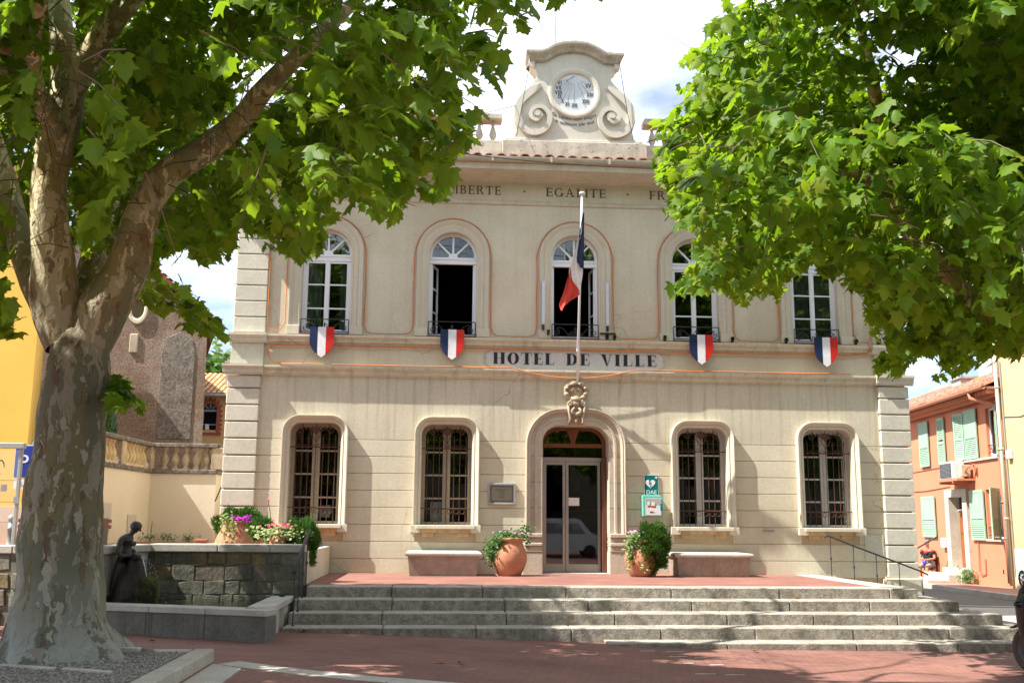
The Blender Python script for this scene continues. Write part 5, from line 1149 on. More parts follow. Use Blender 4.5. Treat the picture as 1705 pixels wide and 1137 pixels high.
# orange rope lights
def rope(name, label, pts, r=.011): tag(MB().tube(pts, r, 5).build(name, orangecable, None, smooth=True), label, 'rope light')
def wob(p): return (p[0]+random.uniform(-.008,.008), p[1], p[2]+random.uniform(-.006,.006))
pts = []
xs_u = [-.79, .79]
def rope_bay(c, first, last):
    P_ = [wob((c-.79,-.035,z)) for z in (4.9,5.2,5.6,6.0,6.39)]+[(c-.775*math.cos(PI*i/14), -.03, 6.39+.775*math.sin(PI*i/14)) for i in range(1,14)]+[wob((c+.79,-.035,z)) for z in (6.39,6.0,5.6,5.2,4.9)]
    return P_
pts += [(-6.205,-.03,7.2),(-6.215,-.05,6.2),(-6.215,-.05,5.2),(-6.21,-.05,4.85),(-6.13,-.05,4.74),(-5.98,-.06,4.72)]
for n, c in enumerate(BAYS_U):
    pts += rope_bay(c, 0, 0); 
    if n < 4:
        c2 = BAYS_U[n+1]; pts += [(c+.83,-.05,4.76),(c+.93,-.06,4.71),((c+c2)/2,-.07,4.70),(c2-.93,-.06,4.71),(c2-.83,-.05,4.76)]
pts += [(5.95,-.05,4.74),(6.1,-.06,4.72),(6.19,-.06,4.8),(6.19,-.05,5.6),(6.17,-.03,7.0)]
rope('rope_light', 'orange rope light looping round all the upper window arches', pts)
pts = [(-6.13,-.04,4.42)]+[wob((x,-.05,4.445)) for x in np.arange(-6.0,6.1,.45)]+[(6.12,-.05,4.5),(6.16,-.14,4.62),(6.1,-.1,4.70)]
rope('rope_light', 'orange rope light running along the underside of the upper ledge', pts, .014)
pts = [(-5.9,-.14,4.05),(-6.1,-.06,4.12),(-6.18,-.03,4.25),(-6.17,-.03,4.36),(-6.10,-.04,4.43)]
rope('rope_light', 'short orange cable loop at the left end of the letter band', pts)
sag = [(x, -.15, 4.05-.19*(1-((x+.05)/1.25)**2) if abs(x+.05) < 1.25 else 4.052) for x in np.arange(-1.9,1.95,.12)]
rope('rope_light', 'orange cable sagging below the name plaque across the flagpole', [(-5.9,-.13,4.05)]+[wob((x,-.135,4.052)) for x in np.arange(-5.4,-1.9,.5)]+sag+[wob((x,-.135,4.052)) for x in np.arange(2.2,6.2,.5)])
# notice board, defibrillator
t = thing('notice_board', 'small grey framed glass notice case left of the door', 'notice board', (-1.475,-.0,1.54))
f = MB(); 
for a in ((-.275,-.235,-.21,.21),(.235,.275,-.21,.21),(-.235,.235,-.21,-.17),(-.235,.235,.17,.21)): f.box(a[0],a[1],-.05,0,a[2],a[3])
f.build('frame', mat('grey_frame', (.37,.36,.37), rough=.45, metal=.3), t, bevel=.006); MB().box(-.235,.235,-.032,-.028,-.17,.17).build('backing', mat('notice_backing', (.45,.45,.46)), t); MB().box(-.20,.20,-.036,-.0325,-.13,.135).build('sheet_of_paper', paperM, t)
l_ = MB()
for z, w_ in ((.085,.15),(.05,.07),(.02,.05),(-.03,.05),(-.06,.06)): l_.box(-w_,w_,-.0375,-.0362,z-.006,z+.006)
l_.build('printed_lines', zinc, t, kind='stuff'); MB().quad((-.235,-.044,-.17),(.235,-.044,-.17),(.235,-.044,.17),(-.235,-.044,.17)).build('pane', plexi, t); MB().box(.25,.262,-.06,-.05,-.03,0).build('lock', steelM, t)
t = thing('defibrillator_sign', 'teal sign with a white heart and the letters DAE right of the door', 'sign', (1.53,-.012,1.75))
MB().box(-.15,.15,-.012,0,-.215,.205).build('white_plate', whiteM, t); MB().box(-.135,.135,-.017,-.0125,-.20,.19).build('teal_face', tealM, t)
hp = []
for i in range(28):
    a = 2*PI*i/28; hp.append((-.02+.0062*16*math.sin(a)**3, .0+.0062*(13*math.cos(a)-5*math.cos(2*a)-2*math.cos(3*a)-math.cos(4*a))+.025))
MB().prism(hp, -.021, -.0175).build('heart', whiteM, t); MB().prism([(-.045,.085),(-.025,.085),(-.03,.035),(.0,.05),(-.012,-.03),(.0,-.03),(-.02,-.06),(-.032,-.025),(-.02,-.028),(-.012,.018),(-.05,.0)], -.024, -.0215).build('lightning_bolt', tealM, t)
m = MB(); m.box(.075,.125,-.021,-.0175,.135,.155); m.box(.09,.11,-.0215,-.0175,.12,.17); m.build('cross', whiteM, t)
text_obj('DAE', .115, whiteM, t, (0,-.0185,-.185), ext=.0015)
t = thing('defibrillator_cabinet', 'mint green wall cabinet with a clear front holding a defibrillator below the DAE sign', 'defibrillator', (1.535,-.0,1.33))
m = MB(); m.prism([(-.215,-.21),(.20,-.21),(.20,.15),(.15,.21),(-.215,.21)], -.16, .0); m.build('case', mintM, t, bevel=.012)
MB().box(-.16,.165,-.175,-.162,-.19,.15).build('front_panel', mat('pale_grey_plastic', (.40,.41,.42), rough=.3), t, bevel=.004); MB().box(-.145,.15,-.181,-.1755,-.18,.005).build('label', paperM, t)
MB().box(-.115,-.075,-.185,-.1755,.01,.075).build('device', paperM, t); MB().box(-.035,.03,-.185,-.1755,.015,.07).build('device', paperM, t); MB().box(-.035,.03,-.188,-.181,-.005,.015).build('yellow_stripe', mat('yellow_plastic', (.65,.52,.03)), t); MB().box(-.12,.05,-.1815,-.181,-.03,.0).build('red_band', redM, t)
m = MB(); m.box(-.075,-.045,-.1835,-.1815,-.135,-.105); m.box(-.04,-.01,-.1835,-.1815,-.135,-.105); m.build('red_symbols', redM, t); MB().box(-.005,.015,-.1835,-.1815,-.135,-.105).build('yellow_symbol', MATS['yellow_plastic'], t); MB().box(.135,.18,-.19,-.162,-.09,.05).build('latch', tealM, t, bevel=.006)
# overhead cables and mast
def wire(label, a, b, sagv, r=.009):
    a, b = Vector(a), Vector(b); tag(MB().tube([a.lerp(b, i/14)+Vector((0,0,-sagv*4*(i/14)*(1-i/14))) for i in range(15)], r, 4).build('overhead_cable', blackplastic, None), label, 'cable')
wire('dark cable strung across in front of the roof edge between the trees', at(420,195,-3.), at(1560,262,-3.), .55, .008)
wire('thin cable from the left tree to the pediment shoulder', at(640,205,-2), (-1.2,-.05,9.7), .1, .006)
wire('thin cable crossing the sky to the upper right', at(955,-30,6), at(1330,170,-1), .1, .006)
for s in (-1, 1): wire('thin dark cable draped down the %s side of the pediment' % ('left' if s < 0 else 'right'), (s*.95,-.16,10.72), (s*1.24,-.12,8.98), .0 if s < 0 else .12, .007)
t = thing('roof_mast', 'slender grey mast rising behind the pediment', 'mast', tuple(at(925,200,2.5))); MB().tube([(0,0,-1.5),(0,0,5)], [.03,.02], 8).build('pole', zinc, t); MB().tube([(.10,0,-1),(.07,0,2),(.02,0,5)], .006, 4).build('mast_cable', iron, t)
# ------------------------------------------------------------------ surroundings, left
ch = thing('church', 'old church with a rough weathered gable wall and round window', 'church', (-14.5,14,0)); 
def rel(m, o): m.v = [(x-o[0], y-o[1], z-o[2]) for x, y, z in m.v]; return m
CH = (-14.5,14,0)
m = MB(); m.prism([(-18.5,0),(-10.52,0),(-10.60,7.56),(-14.5,10.75),(-18.4,7.56)], 14, 30); m.v = [(x-.27*(y-14), y, z) for x, y, z in m.v]; rel(m, CH).build('gable_wall', churchM, ch)
m = MB(); m.prism([(-12.05,3.6),(-10.95,3.6),(-10.95,6.5),(-11.05,6.95),(-11.5,7.2),(-11.95,6.95),(-12.05,6.5)], 13.97, 14.02); rel(m, CH).build('blocked_arch', churchG, ch, bevel=.015)
m = MB(); m.box(-13.12,-12.84,13.93,14.0,6.45,7.1); rel(m, CH).build('relief_plaque', mat('pale_plaster_patch', (.45,.38,.30), var=.2), ch, bevel=.03)
oc = (-12.92, 7.95); N_ = 28
m = MB(); m.loft([[(oc[0]+r*.72*math.cos(2*PI*i/N_), y, oc[1]+r*1.12*math.sin(2*PI*i/N_)) for i in range(N_)] for r, y in ((.30,14.2),(.30,13.93),(.36,13.90),(.45,13.90),(.47,13.94),(.47,14.0))], True); ocl = rel(m, CH).build('round_window', surrM, ch)
m = MB().add([(oc[0]+.31*.72*math.cos(2*PI*i/N_), 13.985, oc[1]+.31*1.12*math.sin(2*PI*i/N_)) for i in range(N_)], [tuple(range(N_-1,-1,-1))]); o = rel(m, CH).build('pane', glassD, ocl)
m = MB()
for s in (-1, 1):
    a = Vector((0-14.5, 0, 10.95)); b = Vector((s*4.3-14.5, 0, 7.40)); 
    m.add([(a.x,13.7,a.z),(b.x,13.7,b.z),(b.x-4.4,30,b.z),(a.x-4.4,30,a.z),(a.x,13.7,a.z+.14),(b.x,13.7,b.z+.14),(b.x-4.4,30,b.z+.14),(a.x-4.4,30,a.z+.14)], [(3,2,1,0) if s > 0 else (0,1,2,3),(4,5,6,7),(0,1,5,4),(1,2,6,5),(3,0,4,7)])
cr = rel(m, CH).build('roof', tileM, ch)
tp = None
for i in range(22):
    f_ = i/21; x = -14.5+4.25*f_; z = 11.05-3.5*f_
    if tp is None:
        q = MB(); q.loft([[(.10*math.cos(a), y, .07*math.sin(a)) for a in [PI*k/6 for k in range(7)]] for y in (0,.5)]); tp = q.build('verge_tile', tileM, cr, loc=(x-CH[0], 13.62-CH[1], z))
    else: inst(tp, (x-CH[0], 13.62-CH[1], z), cr)
# ochre house
oh = thing('ochre_house', 'ochre house with a red brick arched window and tiled roof between church and town hall', 'house', (-12,24,0)); OH = (-12,24,0)
wx, wz0, wsp, whw = -12.58, 4.78, 5.62, .32
m = MB(); wall_fill(m, -14.5, -8, 0, 6.35, [arch(wx, whw, wz0, wsp, 12)], 24.0); m.box(-14.5,-8,24.02,30,0,4.5); rel(m, OH).build('wall', ochreM, oh)
m = MB(); m.loft([at_y(arch(wx, whw, wz0, wsp, 12), 24.0), at_y(arch(wx, whw, wz0, wsp, 12), 24.25)]); rel(m, OH).build('window_reveal', ochreM, oh)
m = MB(); m.loft([at_y(arch(wx, whw, wz0-.12, wsp, 12), 23.96), at_y(arch(wx, whw+.14, wz0-.12, wsp, 12), 23.96), at_y(arch(wx, whw+.14, wz0-.12, wsp, 12), 24.0)])
m.box(wx-whw-.2, wx+whw+.2, 23.93, 24.0, wz0-.2, wz0-.1)
for s in (-1, 1):
    for i in range(5): z = wz0+.0+.19*i; a, b = sorted((wx+s*(whw+.14), wx+s*(whw+.23))); m.box(a, b, 23.955, 24.0, z, z+.09)
for i in range(1, 8):
    a = PI*i/8; ca, sa = math.cos(a), math.sin(a); px, pz = -sa*.045, ca*.045; r0, r1 = whw+.14, whw+.23
    m.prism([(wx+r0*ca+px, wsp+r0*sa+pz),(wx+r0*ca-px, wsp+r0*sa-pz),(wx+r1*ca-px, wsp+r1*sa-pz),(wx+r1*ca+px, wsp+r1*sa+pz)], 23.955, 24.0)
rel(m, OH).build('brick_surround', brickred, oh)
m = MB(); m.box(wx-.32,wx-.27,24.1,24.16,wz0,wsp); m.box(wx+.27,wx+.32,24.1,24.16,wz0,wsp); m.box(wx-.32,wx+.32,24.1,24.16,wsp-.04,wsp+.03); m.box(wx-.32,wx+.32,24.02,24.05,wz0+.22,wz0+.25)
for a in (45,90,135): ca, sa = math.cos(math.radians(a)), math.sin(math.radians(a)); m.prism([(wx+.12*ca-.015*sa,wsp+.12*sa+.015*ca),(wx+.12*ca+.015*sa,wsp+.12*sa-.015*ca),(wx+.3*ca+.015*sa,wsp+.3*sa-.015*ca),(wx+.3*ca-.015*sa,wsp+.3*sa+.015*ca)], 24.1, 24.14)
wf = rel(m, OH).build('window_frame', mat('pale_blue_frame', (.35,.42,.55), var=.05), oh)
m = MB().prism([(wx+.3*math.cos(PI*i/10), wsp+.03+.28*math.sin(PI*i/10)) for i in range(11)], 24.12, 24.13); rel(m, OH).build('pane', glassM, wf)
m = MB(); m.add([(wx-.5,24.3,wz0-.2),(wx+.5,24.3,wz0-.2),(wx+.5,24.3,6.2),(wx-.5,24.3,6.2)], [(0,1,2,3)]); rel(m, OH).build('dark_interior', darkroom, oh)
tag(MB().prism([(wx-.16,wz0+.02),(wx+.02,wz0+.02),(wx-.02,wz0+.25),(wx-.15,wz0+.26)], 23.99, 24.02).build('hanging_cloth', paperM, None), 'pale cloth hung over the rail of the brick framed arched window', 'cloth')
m = MB(); m.add([(-14.6,23.6,6.28),(-7.9,23.6,6.28),(-7.9,27.2,7.62),(-14.6,27.2,7.62),(-14.6,31,6.4),(-7.9,31,6.4)], [(0,1,2,3),(3,2,5,4)]); ro = rel(m, OH).build('roof', tileM, oh)
tileY = mat('yellow_mottled_tile', (.52,.27,.13), var=.35, vscale=4, fine=.25, fscale=12, tint=(.62,.45,.22), tscale=3, tamt=.7)  # paler clay colour with yellow mottling
m = MB()
for j in range(9):
    for i in range(28):
        x = -14.4+.235*i; y = 23.55+.4*j; z = 6.29+.149*j+.012
        m.add([(x,y,z),(x+.05,y,z+.045),(x+.12,y,z+.055),(x+.2,y,z+.03),(x,y+.42,z+.15),(x+.05,y+.42,z+.185),(x+.12,y+.42,z+.195),(x+.2,y+.42,z+.165),(x,y,z-.03),(x+.2,y,z-.03)], [(0,1,5,4),(1,2,6,5),(2,3,7,6),(8,9,3,2,1,0)])
rel(m, OH).build('roof_tiles', tileY, ro, kind='stuff')
m = MB().tube([(-14.6,23.55,6.22),(-7.9,23.55,6.22)], .06, 6); rel(m, OH).build('gutter', zinc, oh)
m = MB(); m.box(-12.22,-11.86,25.0,25.4,6.9,7.85); m.box(-12.27,-11.81,24.95,25.45,7.85,7.92); m.box(-12.18,-11.9,25.04,25.36,7.92,8.0); rel(m, OH).build('chimney', mat('old_chimney_render', (.45,.37,.29), var=.2, vscale=6, streak=.4), ro)
# yellow building
yb = thing('yellow_house', 'tall plain yellow rendered house behind the big plane trunk', 'house', (-14,4,0)); m = MB(); m.prism_z([(-10,0),(1.75,0),(-1.5,9),(-10,9)],0,9.2); m.build('wall', yellowM, yb)
m = MB(); m.prism_z([(-10,-.2),(1.95,-.2),(-1.4,9.2),(-10,9.2)],9.2,9.35); m.build('roof_edge', tileM, yb); MB().box(-10,1.77,-.03,0,0,1.25).build('plinth_band', mat('pale_plinth_render', (.55,.42,.33), var=.08), yb)
# bench slat / shelter panel / parking sign / bollard on the raised court
sh = thing('glass_shelter', 'clear shelter panel with metal frame and scratched loops at the left edge', 'shelter', (-9.1,-4.5,.5)); 
m = MB(); m.box(-1.9,.14,-.06,.04,1.52,1.60); m.box(.06,.11,-.03,.03,0,1.52); m.box(-1.9,.06,-.02,.02,.04,.08); m.box(-.02,.14,-.05,.05,-.0,.06); m.build('metal_frame', mat('shelter_aluminium', (.42,.42,.40), rough=.5, metal=.3, var=.05), sh, bevel=.006)
MB().quad((-1.88,0,.09),(.055,0,.09),(.055,0,1.5),(-1.88,0,1.5)).build('pane', plexi, sh)
m = MB(); m.box(-.16,-.08,-.02,-.008,.88,.98); m.box(.05,.12,-.045,-.03,.70,.80); m.build('clip', steelM, sh)
m = MB(); m.tube([(-.33+.07*math.cos(a)*1.2, -.011, 1.24+.10*math.sin(a)+.05*math.cos(a)) for a in np.linspace(.2,5.6,22)], .012, 4); m.tube([(-.20+.05*math.cos(a), -.011, 1.24+.10*math.sin(a)) for a in np.linspace(.0,5.0,18)], .012, 4); m.build('scratched_loops', mat('faded_etching', (.42,.42,.34), var=.1), sh)
for z in (.42,.72,1.04): MB().box(-1.88,.05,.012,.02,z,z+.008).build('seam', zinc, sh)
t = thing('bollard', 'grey ball topped bollard seen through the shelter panel', 'bollard', (-9.3,-3.9,.5)); MB().lathe([(.085,0),(.085,.05),(.055,.08),(.055,.30),(.075,.32),(.055,.35),(.04,.42),(.0,.42)], n=14).build('post', zinc, t, smooth=True); m = MB(); m.ball((0,0,.48), .065, n=12); m.build('ball', zinc, t, smooth=True)
t = thing('parking_sign', 'blue square parking sign with a white letter and small plate beneath', 'sign', (float(at(40,780,-2.2)[0]),-2.2,.5)); m = MB(); m.tube([(.12,.03,-.5),(.12,.03,1.8)], .025, 8); m.build('post', zinc, t)
MB().box(-.16,.15,-.01,.01,1.18,1.72).build('blue_face', signblue, t); MB().box(-.175,.165,.011,.016,1.16,1.74).build('white_edge', whiteM, t); text_obj('P', .36, whiteM, t, (-.02,-.0125,1.32), ext=.002); MB().box(-.15,.13,-.01,.01,.98,1.14).build('lower_plate', whiteM, t)
m = MB(); m.box(-.08,-.02,-.014,-.0105,1.03,1.09); m.box(0,.06,-.014,-.0105,1.02,1.05); m.build('pictogram', zinc, t)
t = thing('court_bench', 'dark slatted bench behind the plane trunk on the raised court', 'bench', (-9.3,-1.6,.5))
for z in (.32,.42): MB().box(-.8,.8,-.02,.02,z,z+.06).build('slat', woodD, t)
for x in (-.6,.6): MB().box(x-.03,x+.03,.02,.4,0,.5).build('leg', iron, t)
tag(MB().box(-7.25,-7.06,-.6,-.42,.5,.60).box(-7.27,-7.04,-.62,-.40,.60,.63).build('terracotta_block', terracotta, None), 'small terracotta block standing beside the left corner of the town hall', 'block')
# cypress and far tree
cyp = thing('cypress_tree', 'dark narrow cypress behind the court balustrade, right of the plane trunk', 'tree', (-12.1,8.5,.5)); MB().tube([(0,0,0),(0,0,3)], [.12,.03], 6).build('trunk', twigM, cyp)
hh = rng.uniform(0.2,4.4,9000); rr = .52*np.sqrt(np.clip(1-((hh-1.6)/2.85)**2,.0,1))*rng.uniform(.6,1,9000); aa = rng.uniform(0,2*PI,9000)
P_ = np.stack([rr*np.cos(aa), rr*np.sin(aa), hh],1); nn = np.stack([np.cos(aa), np.sin(aa), .3*np.ones_like(aa)],1)
A = np.tile([0,0,1.],(9000,1))+rng.normal(0,.25,(9000,3)); A /= np.linalg.norm(A,axis=1)[:,None]; B = np.cross(A, nn); B /= np.linalg.norm(B,axis=1)[:,None]
s_ = rng.uniform(.12,.26,9000)[:,None]; np_mesh('crown', np.stack([P_-A*s_*.5, P_+B*s_*.22, P_+A*s_*.5, P_-B*s_*.22],1).reshape(-1,3), np.arange(36000).reshape(-1,4), cypM, cyp, 'stuff')
def far_tree(name, label, loc, r, h, n, size, group=None, mt=None):
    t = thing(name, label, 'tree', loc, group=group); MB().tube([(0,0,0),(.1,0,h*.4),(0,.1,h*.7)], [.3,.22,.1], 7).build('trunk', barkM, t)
    P_ = []; D_ = []
    for i in range(14):
        d_ = rng.normal(0,1,3); d_ /= np.linalg.norm(d_); c = np.array([0,0,h*.72])+d_*r*np.array([.62,.62,.5]); a, b = ball_points(n//14, c, r*.5, r*.5, r*.42, .4); P_.append(a); D_.append(b)
    leaf_cloud('crown', np.concatenate(P_), np.concatenate(D_)+[0,0,.5], size, mt or farM, t, aspect=.8, jitter=.5); return t
far_tree('far_tree', 'bushy green tree rising behind the ochre house roof', (-16.5,42,0), 5.0, 11.5, 9000, .45)
# ------------------------------------------------------------------ right side: salmon house in its own frame (x along the street away from us, y towards the street)
P0 = Vector((14.66,10.0,0)); P1 = Vector((15.6,18.5,0)); dd = (P1-P0).normalized(); RZ_ = math.atan2(dd.y, dd.x)
sal = thing('salmon_house', 'salmon pink house with mint green shutters and tiled roof', 'house', tuple(P0), RZ_)
def sb(m, name, mt, parent=None, **k): return m.build(name, mt, parent or sal, **k)
def rop(u0, u1, z0, z1): return [(u0,z0),(u0,z1),(u0+.001,z1),(u1-.001,z1),(u1,z1),(u1,z0)]
# wall faces local +y: build in xz with y=0
uw = [(.62,1.25,3.2,4.72),(3.45,4.12,3.2,4.72),(5.35-.0,5.36,3.2,3.21)]; lw = [(.62,1.66,.62,2.16)]; dw = (3.42,4.62,-.42,1.98)
m = MB()
wall_fill(m, -.15, 11, 2.6, 5.35, [rop(.42,1.28,3.19,4.72), rop(3.0,4.08,3.19,4.74)], 0)
wall_fill(m, -.15, 11, -2.0, 2.6, [rop(.60,1.68,.60,2.16), rop(3.42,4.62,-.5,1.98)], 0)
m.box(-.15,-.13,-6,0,-2,5.35); m.box(10.98,11,-6,0,-2,5.35); m.box(-.15,11,-6,-5.98,-2,5.35); sb(m, 'wall', salmonM)
def reveal(u0,u1,z0,z1,d): return MB().loft([[(u0,0,z0),(u0,0,z1),(u1,0,z1),(u1,0,z0),(u0,0,z0)],[(u0,-d,z0),(u0,-d,z1),(u1,-d,z1),(u1,-d,z0),(u0,-d,z0)]])
for (u0,u1,z0,z1) in ((.42,1.28,3.19,4.72),(3.0,4.08,3.19,4.74),(.60,1.68,.60,2.16)):
    sb(reveal(u0,u1,z0,z1,.17), 'window_reveal', salmonM)
    f = MB(); f.box(u0,u0+.06,-.17,-.11,z0,z1); f.box(u1-.06,u1,-.17,-.11,z0,z1); f.box(u0+.06,u1-.06,-.17,-.11,z0,z0+.07); f.box(u0+.06,u1-.06,-.17,-.11,z1-.06,z1); f.box((u0+u1)/2-.04,(u0+u1)/2+.04,-.16,-.10,z0+.07,z1-.06)
    wf = sb(f, 'window_frame', whitepaint); sb(MB().box(u0+.06,u1-.06,-.145,-.14,z0+.07,z1-.06), 'pane', glassM, wf); sb(MB().box(u0,u1,-.6,-.58,z0,z1), 'dark_interior', darkroom, wf)
    f = MB()
    for z in (z0+.12, z0+.36): f.tube([(u0,-.03,z),(u1,-.03,z)], .012, 5)
    for q in range(6): u = u0+.1+(u1-u0-.2)*q/5; f.tube([(u,-.03,z0+.12),(u,-.03,z0+.36)], .008, 4)
    sb(f, 'window_rail', iron, wf)
sb(MB().box(-.0,3.2,.0,.07,3.10,3.17), 'sill', greydoor); sb(MB().box(.4,1.85,.0,.07,.53,.60), 'sill', greydoor)
def shutter(u0, u1, z0, z1, ang=0, hinge=None, slat0=.45, label=None, both=False):
    hx = u0 if hinge is None else hinge; a, b = u0-hx, u1-hx; H = z1-z0
    f = MB(); f.box(a,a+.07,0,.04,z0,z1); f.box(b-.07,b,0,.04,z0,z1); f.box(a+.07,b-.07,0,.04,z0,z0+.09); f.box(a+.07,b-.07,0,.04,z1-.09,z1); zm = z0+H*slat0; f.box(a+.07,b-.07,0,.04,zm-.05,zm+.05)
    if not both: f.box(a+.07,b-.07,.008,.032,zm+.05,z1-.09)
    o = sb(f, 'shutter', greenM, bevel=0); o.location = (hx,.045,0); o.rotation_euler = (0,0,ang)
    sl_ = MB(); zz = z0+.11
    while zz < (z1-.1 if both else zm-.06):
        if abs(zz-zm) > .07: sl_.add([(a+.07,.034,zz),(b-.07,.034,zz),(b-.07,.006,zz+.055),(a+.07,.006,zz+.055),(a+.07,.030,zz-.008),(b-.07,.030,zz-.008)], [(0,1,2,3),(4,5,1,0)])
        zz += .062
    sb(sl_, 'slats', greenM, o, kind='stuff')
    if label: o['label'] = label
    return o
shutter(6.28,7.22,3.16,4.82, label='shutter at the far upper left'); shutter(4.70,5.33,3.18,4.80, both=True); shutter(2.97,3.53,3.19,4.77, both=True, ang=math.radians(12), hinge=2.97); shutter(1.89,2.90,3.18,4.82); shutter(.05,.45,3.16,4.75, ang=math.radians(-18), hinge=.45, both=True)
shutter(6.06,7.40,.59,2.07); shutter(1.74,2.84,.55,2.16); shutter(.10,.60,.58,2.17, ang=math.radians(-50), hinge=.60)
for z0, z1, u in ((3.2,4.8,7.29),(.6,2.07,7.50)): sb(MB().box(u-.05,u+.05,.005,.04,z0,z1), 'closed_shutter_edge', mat('dark_green_gap', (.03,.05,.035)))
# door
f = MB(); f.box(3.05,3.42,.0,.10,-.55,2.24); f.box(4.62,4.98,.0,.10,-.55,2.24); f.box(3.42,4.62,.0,.10,1.98,2.24); df = sb(f, 'door_frame', greydoor)
sb(reveal(3.42,4.62,-.42,1.98,.27), 'door_reveal', greydoor, df); f = MB(); f.box(3.42,4.62,-.32,-.25,-.42,1.55); fd = sb(f, 'front_door', woodM)
for (a, b, z0, z1) in ((3.55,3.95,.75,1.42),(4.05,4.5,.75,1.42),(3.55,3.95,-.3,.55),(4.05,4.5,-.3,.55)): sb(MB().box(a,b,-.25,-.23,z0,z1), 'door_panel', woodM, fd, bevel=.008)
sb(MB().box(3.42,4.62,-.32,-.27,1.55,1.98), 'fanlight', glassD, fd); sb(MB().box(3.42,4.62,-.29,-.21,1.52,1.58), 'fanlight_bar', whitepaint, fd); m = MB(); m.ball((3.62,-.21,.6), .04, n=8); sb(m, 'handle', steelM, fd)
t = thing('house_steps', 'pale stone steps before the wooden door of the salmon house', 'steps', tuple(P0), RZ_); MB().box(3.2,4.9,.0,.35,-.9,-.42).build('step', greydoor, t, bevel=.015); MB().box(3.3,5.6,.35,.75,-1.0,-.60).build('step', greydoor, t, bevel=.015); MB().box(3.3,6.6,.75,1.45,-1.1,-.78).build('step', greydoor, t, bevel=.02)
m = MB(); m.tube([(4.95,.45,.62),(5.2,.65,.45),(5.7,1.0,.15),(6.05,1.2,-.05),(6.2,1.25,-.25),(6.2,1.25,-.9)], .028, 8); t = tag(m.build('door_handrail', iron, None, smooth=True), 'curved black handrail beside the steps of the salmon house', 'handrail'); t.location = P0; t.rotation_euler = (0,0,RZ_)
m = MB(); m.box(5.06,5.48,.02,.14,.25,.58); t = tag(m.build('mailbox', mat('mailbox_white', (.70,.70,.68)), None, bevel=.01), 'white mailbox on the salmon wall beside the door', 'mailbox'); t.location = P0; t.rotation_euler = (0,0,RZ_)
t = thing('weed', 'green weed growing beside the house steps', 'weed', tuple(P0+dd*2.95+Vector((-.3,0,-.85)))); leaf_cloud('leaves', rng.normal(0,1,(260,3))*[.12,.2,.14]+[0,0,.22], np.tile([-.5,-.3,.7],(260,1)), .09, ivyM, t)
# roof, gutter, pipes
m = MB(); m.add([(-.2,.55,5.28),(20,.55,5.28),(20,-3.2,6.90),(-.2,-3.2,6.90),(-.2,-6.9,5.3),(20,-6.9,5.3)], [(3,2,1,0),(5,2,3,4)]); m.box(-.2,20,.0,.5,5.18,5.26); rr_ = sb(m, 'roof', tileM)
tileS = mat('weathered_clay_tile', (.40,.16,.09), var=.35, vscale=5, fine=.3, fscale=10, tint=(.14,.10,.075), tscale=.8, tamt=.8)
m = MB()
for j in range(10):
    for i in range(85):
        u = -.18+.236*i; y = .60-.38*j; z = 5.285+.164*j+random.uniform(-.01,.01)
        m.add([(u,y,z),(u+.05,y,z+.06),(u+.115,y,z+.075),(u+.18,y,z+.05),(u+.22,y,z),(u,y-.42,z+.16),(u+.05,y-.42,z+.21),(u+.115,y-.42,z+.225),(u+.18,y-.42,z+.20),(u+.22,y-.42,z+.16)], [(5,6,1,0),(6,7,2,1),(7,8,3,2),(8,9,4,3),(0,1,2,3,4)])
sb(m, 'roof_tiles', tileS, rr_, kind='stuff')
m = MB()
for i in range(60): u = -.1+.185*i; m.box(u, u+.09, .02,.5,5.06,5.17)
sb(m, 'eave_corbels', salmonM, kind='stuff'); sb(MB().box(-.15,11,.0,.25,4.98,5.06), 'eave_band', salmonM)
m = MB(); m.loft([[(u,.62+.08*math.sin(a),5.27-.09*math.cos(a)) for a in [math.radians(d_) for d_ in range(-90,100,20)]] for u in (-.2,20)]); sb(m, 'gutter', mat('salmon_metal', (.52,.20,.115), rough=.5, var=.05))
m = MB(); m.tube([(.95,.6,5.2),(.93,.58,5.02),(.7,.4,4.92),(.3,.16,4.78),(.16,.12,4.6),(.12,.12,3.0),(.10,.12,1.0),(.08,.12,-.7)], .065, 8)
for z in (3.3,1.7,.6): m.tube([(.11,.12,z),(.11,.12,z+.06)], .085, 8)
sb(m, 'downpipe', MATS['salmon_metal'], smooth=True)
chm = mat('grey_chimney_render', (.40,.38,.36), var=.1, vscale=4, streak=.2)
m = MB(); m.box(7.4,8.3,-2.3,-1.7,6.0,6.58); m.box(7.33,8.37,-2.37,-1.63,6.58,6.66); sb(m, 'chimney', chm, rr_); m = MB(); m.box(5.7,6.9,-3.0,-2.2,6.0,8.3); sb(m, 'chimney', chm, rr_)
for i, u in enumerate((2.0,3.9,5.6,6.6,7.6,8.6,9.6)): sb(MB().box(u,u+.75,-1.05,-.75,5.85,5.98), 'roof_flashing', zinc, rr_)
m = MB()
for i in range(6): m.ball((12.9+.3*i,-3.2,6.98), .2, .2, .13, 8)
tag(m.build('white_sacks', paperM, None, smooth=True), 'row of white sacks lying along the salmon roof ridge', 'sacks'); bpy.context.view_layer.update(); o = COL.objects['white_sacks']; o.location = P0; o.rotation_euler = (0,0,RZ_)
ac = thing('air_conditioner', 'white outdoor air conditioner unit on a bracket above the wooden door', 'air conditioner', tuple(P0), RZ_)
MB().box(2.85,3.95,.16,.58,2.55,3.13).build('casing', acM, ac, bevel=.02); MB().box(2.90,3.90,.582,.592,2.60,3.08).build('front_grille', darkgrille, ac); f = MB()
for i in range(11): z = 2.61+.043*i; f.box(2.90,3.90,.594,.604,z,z+.012)
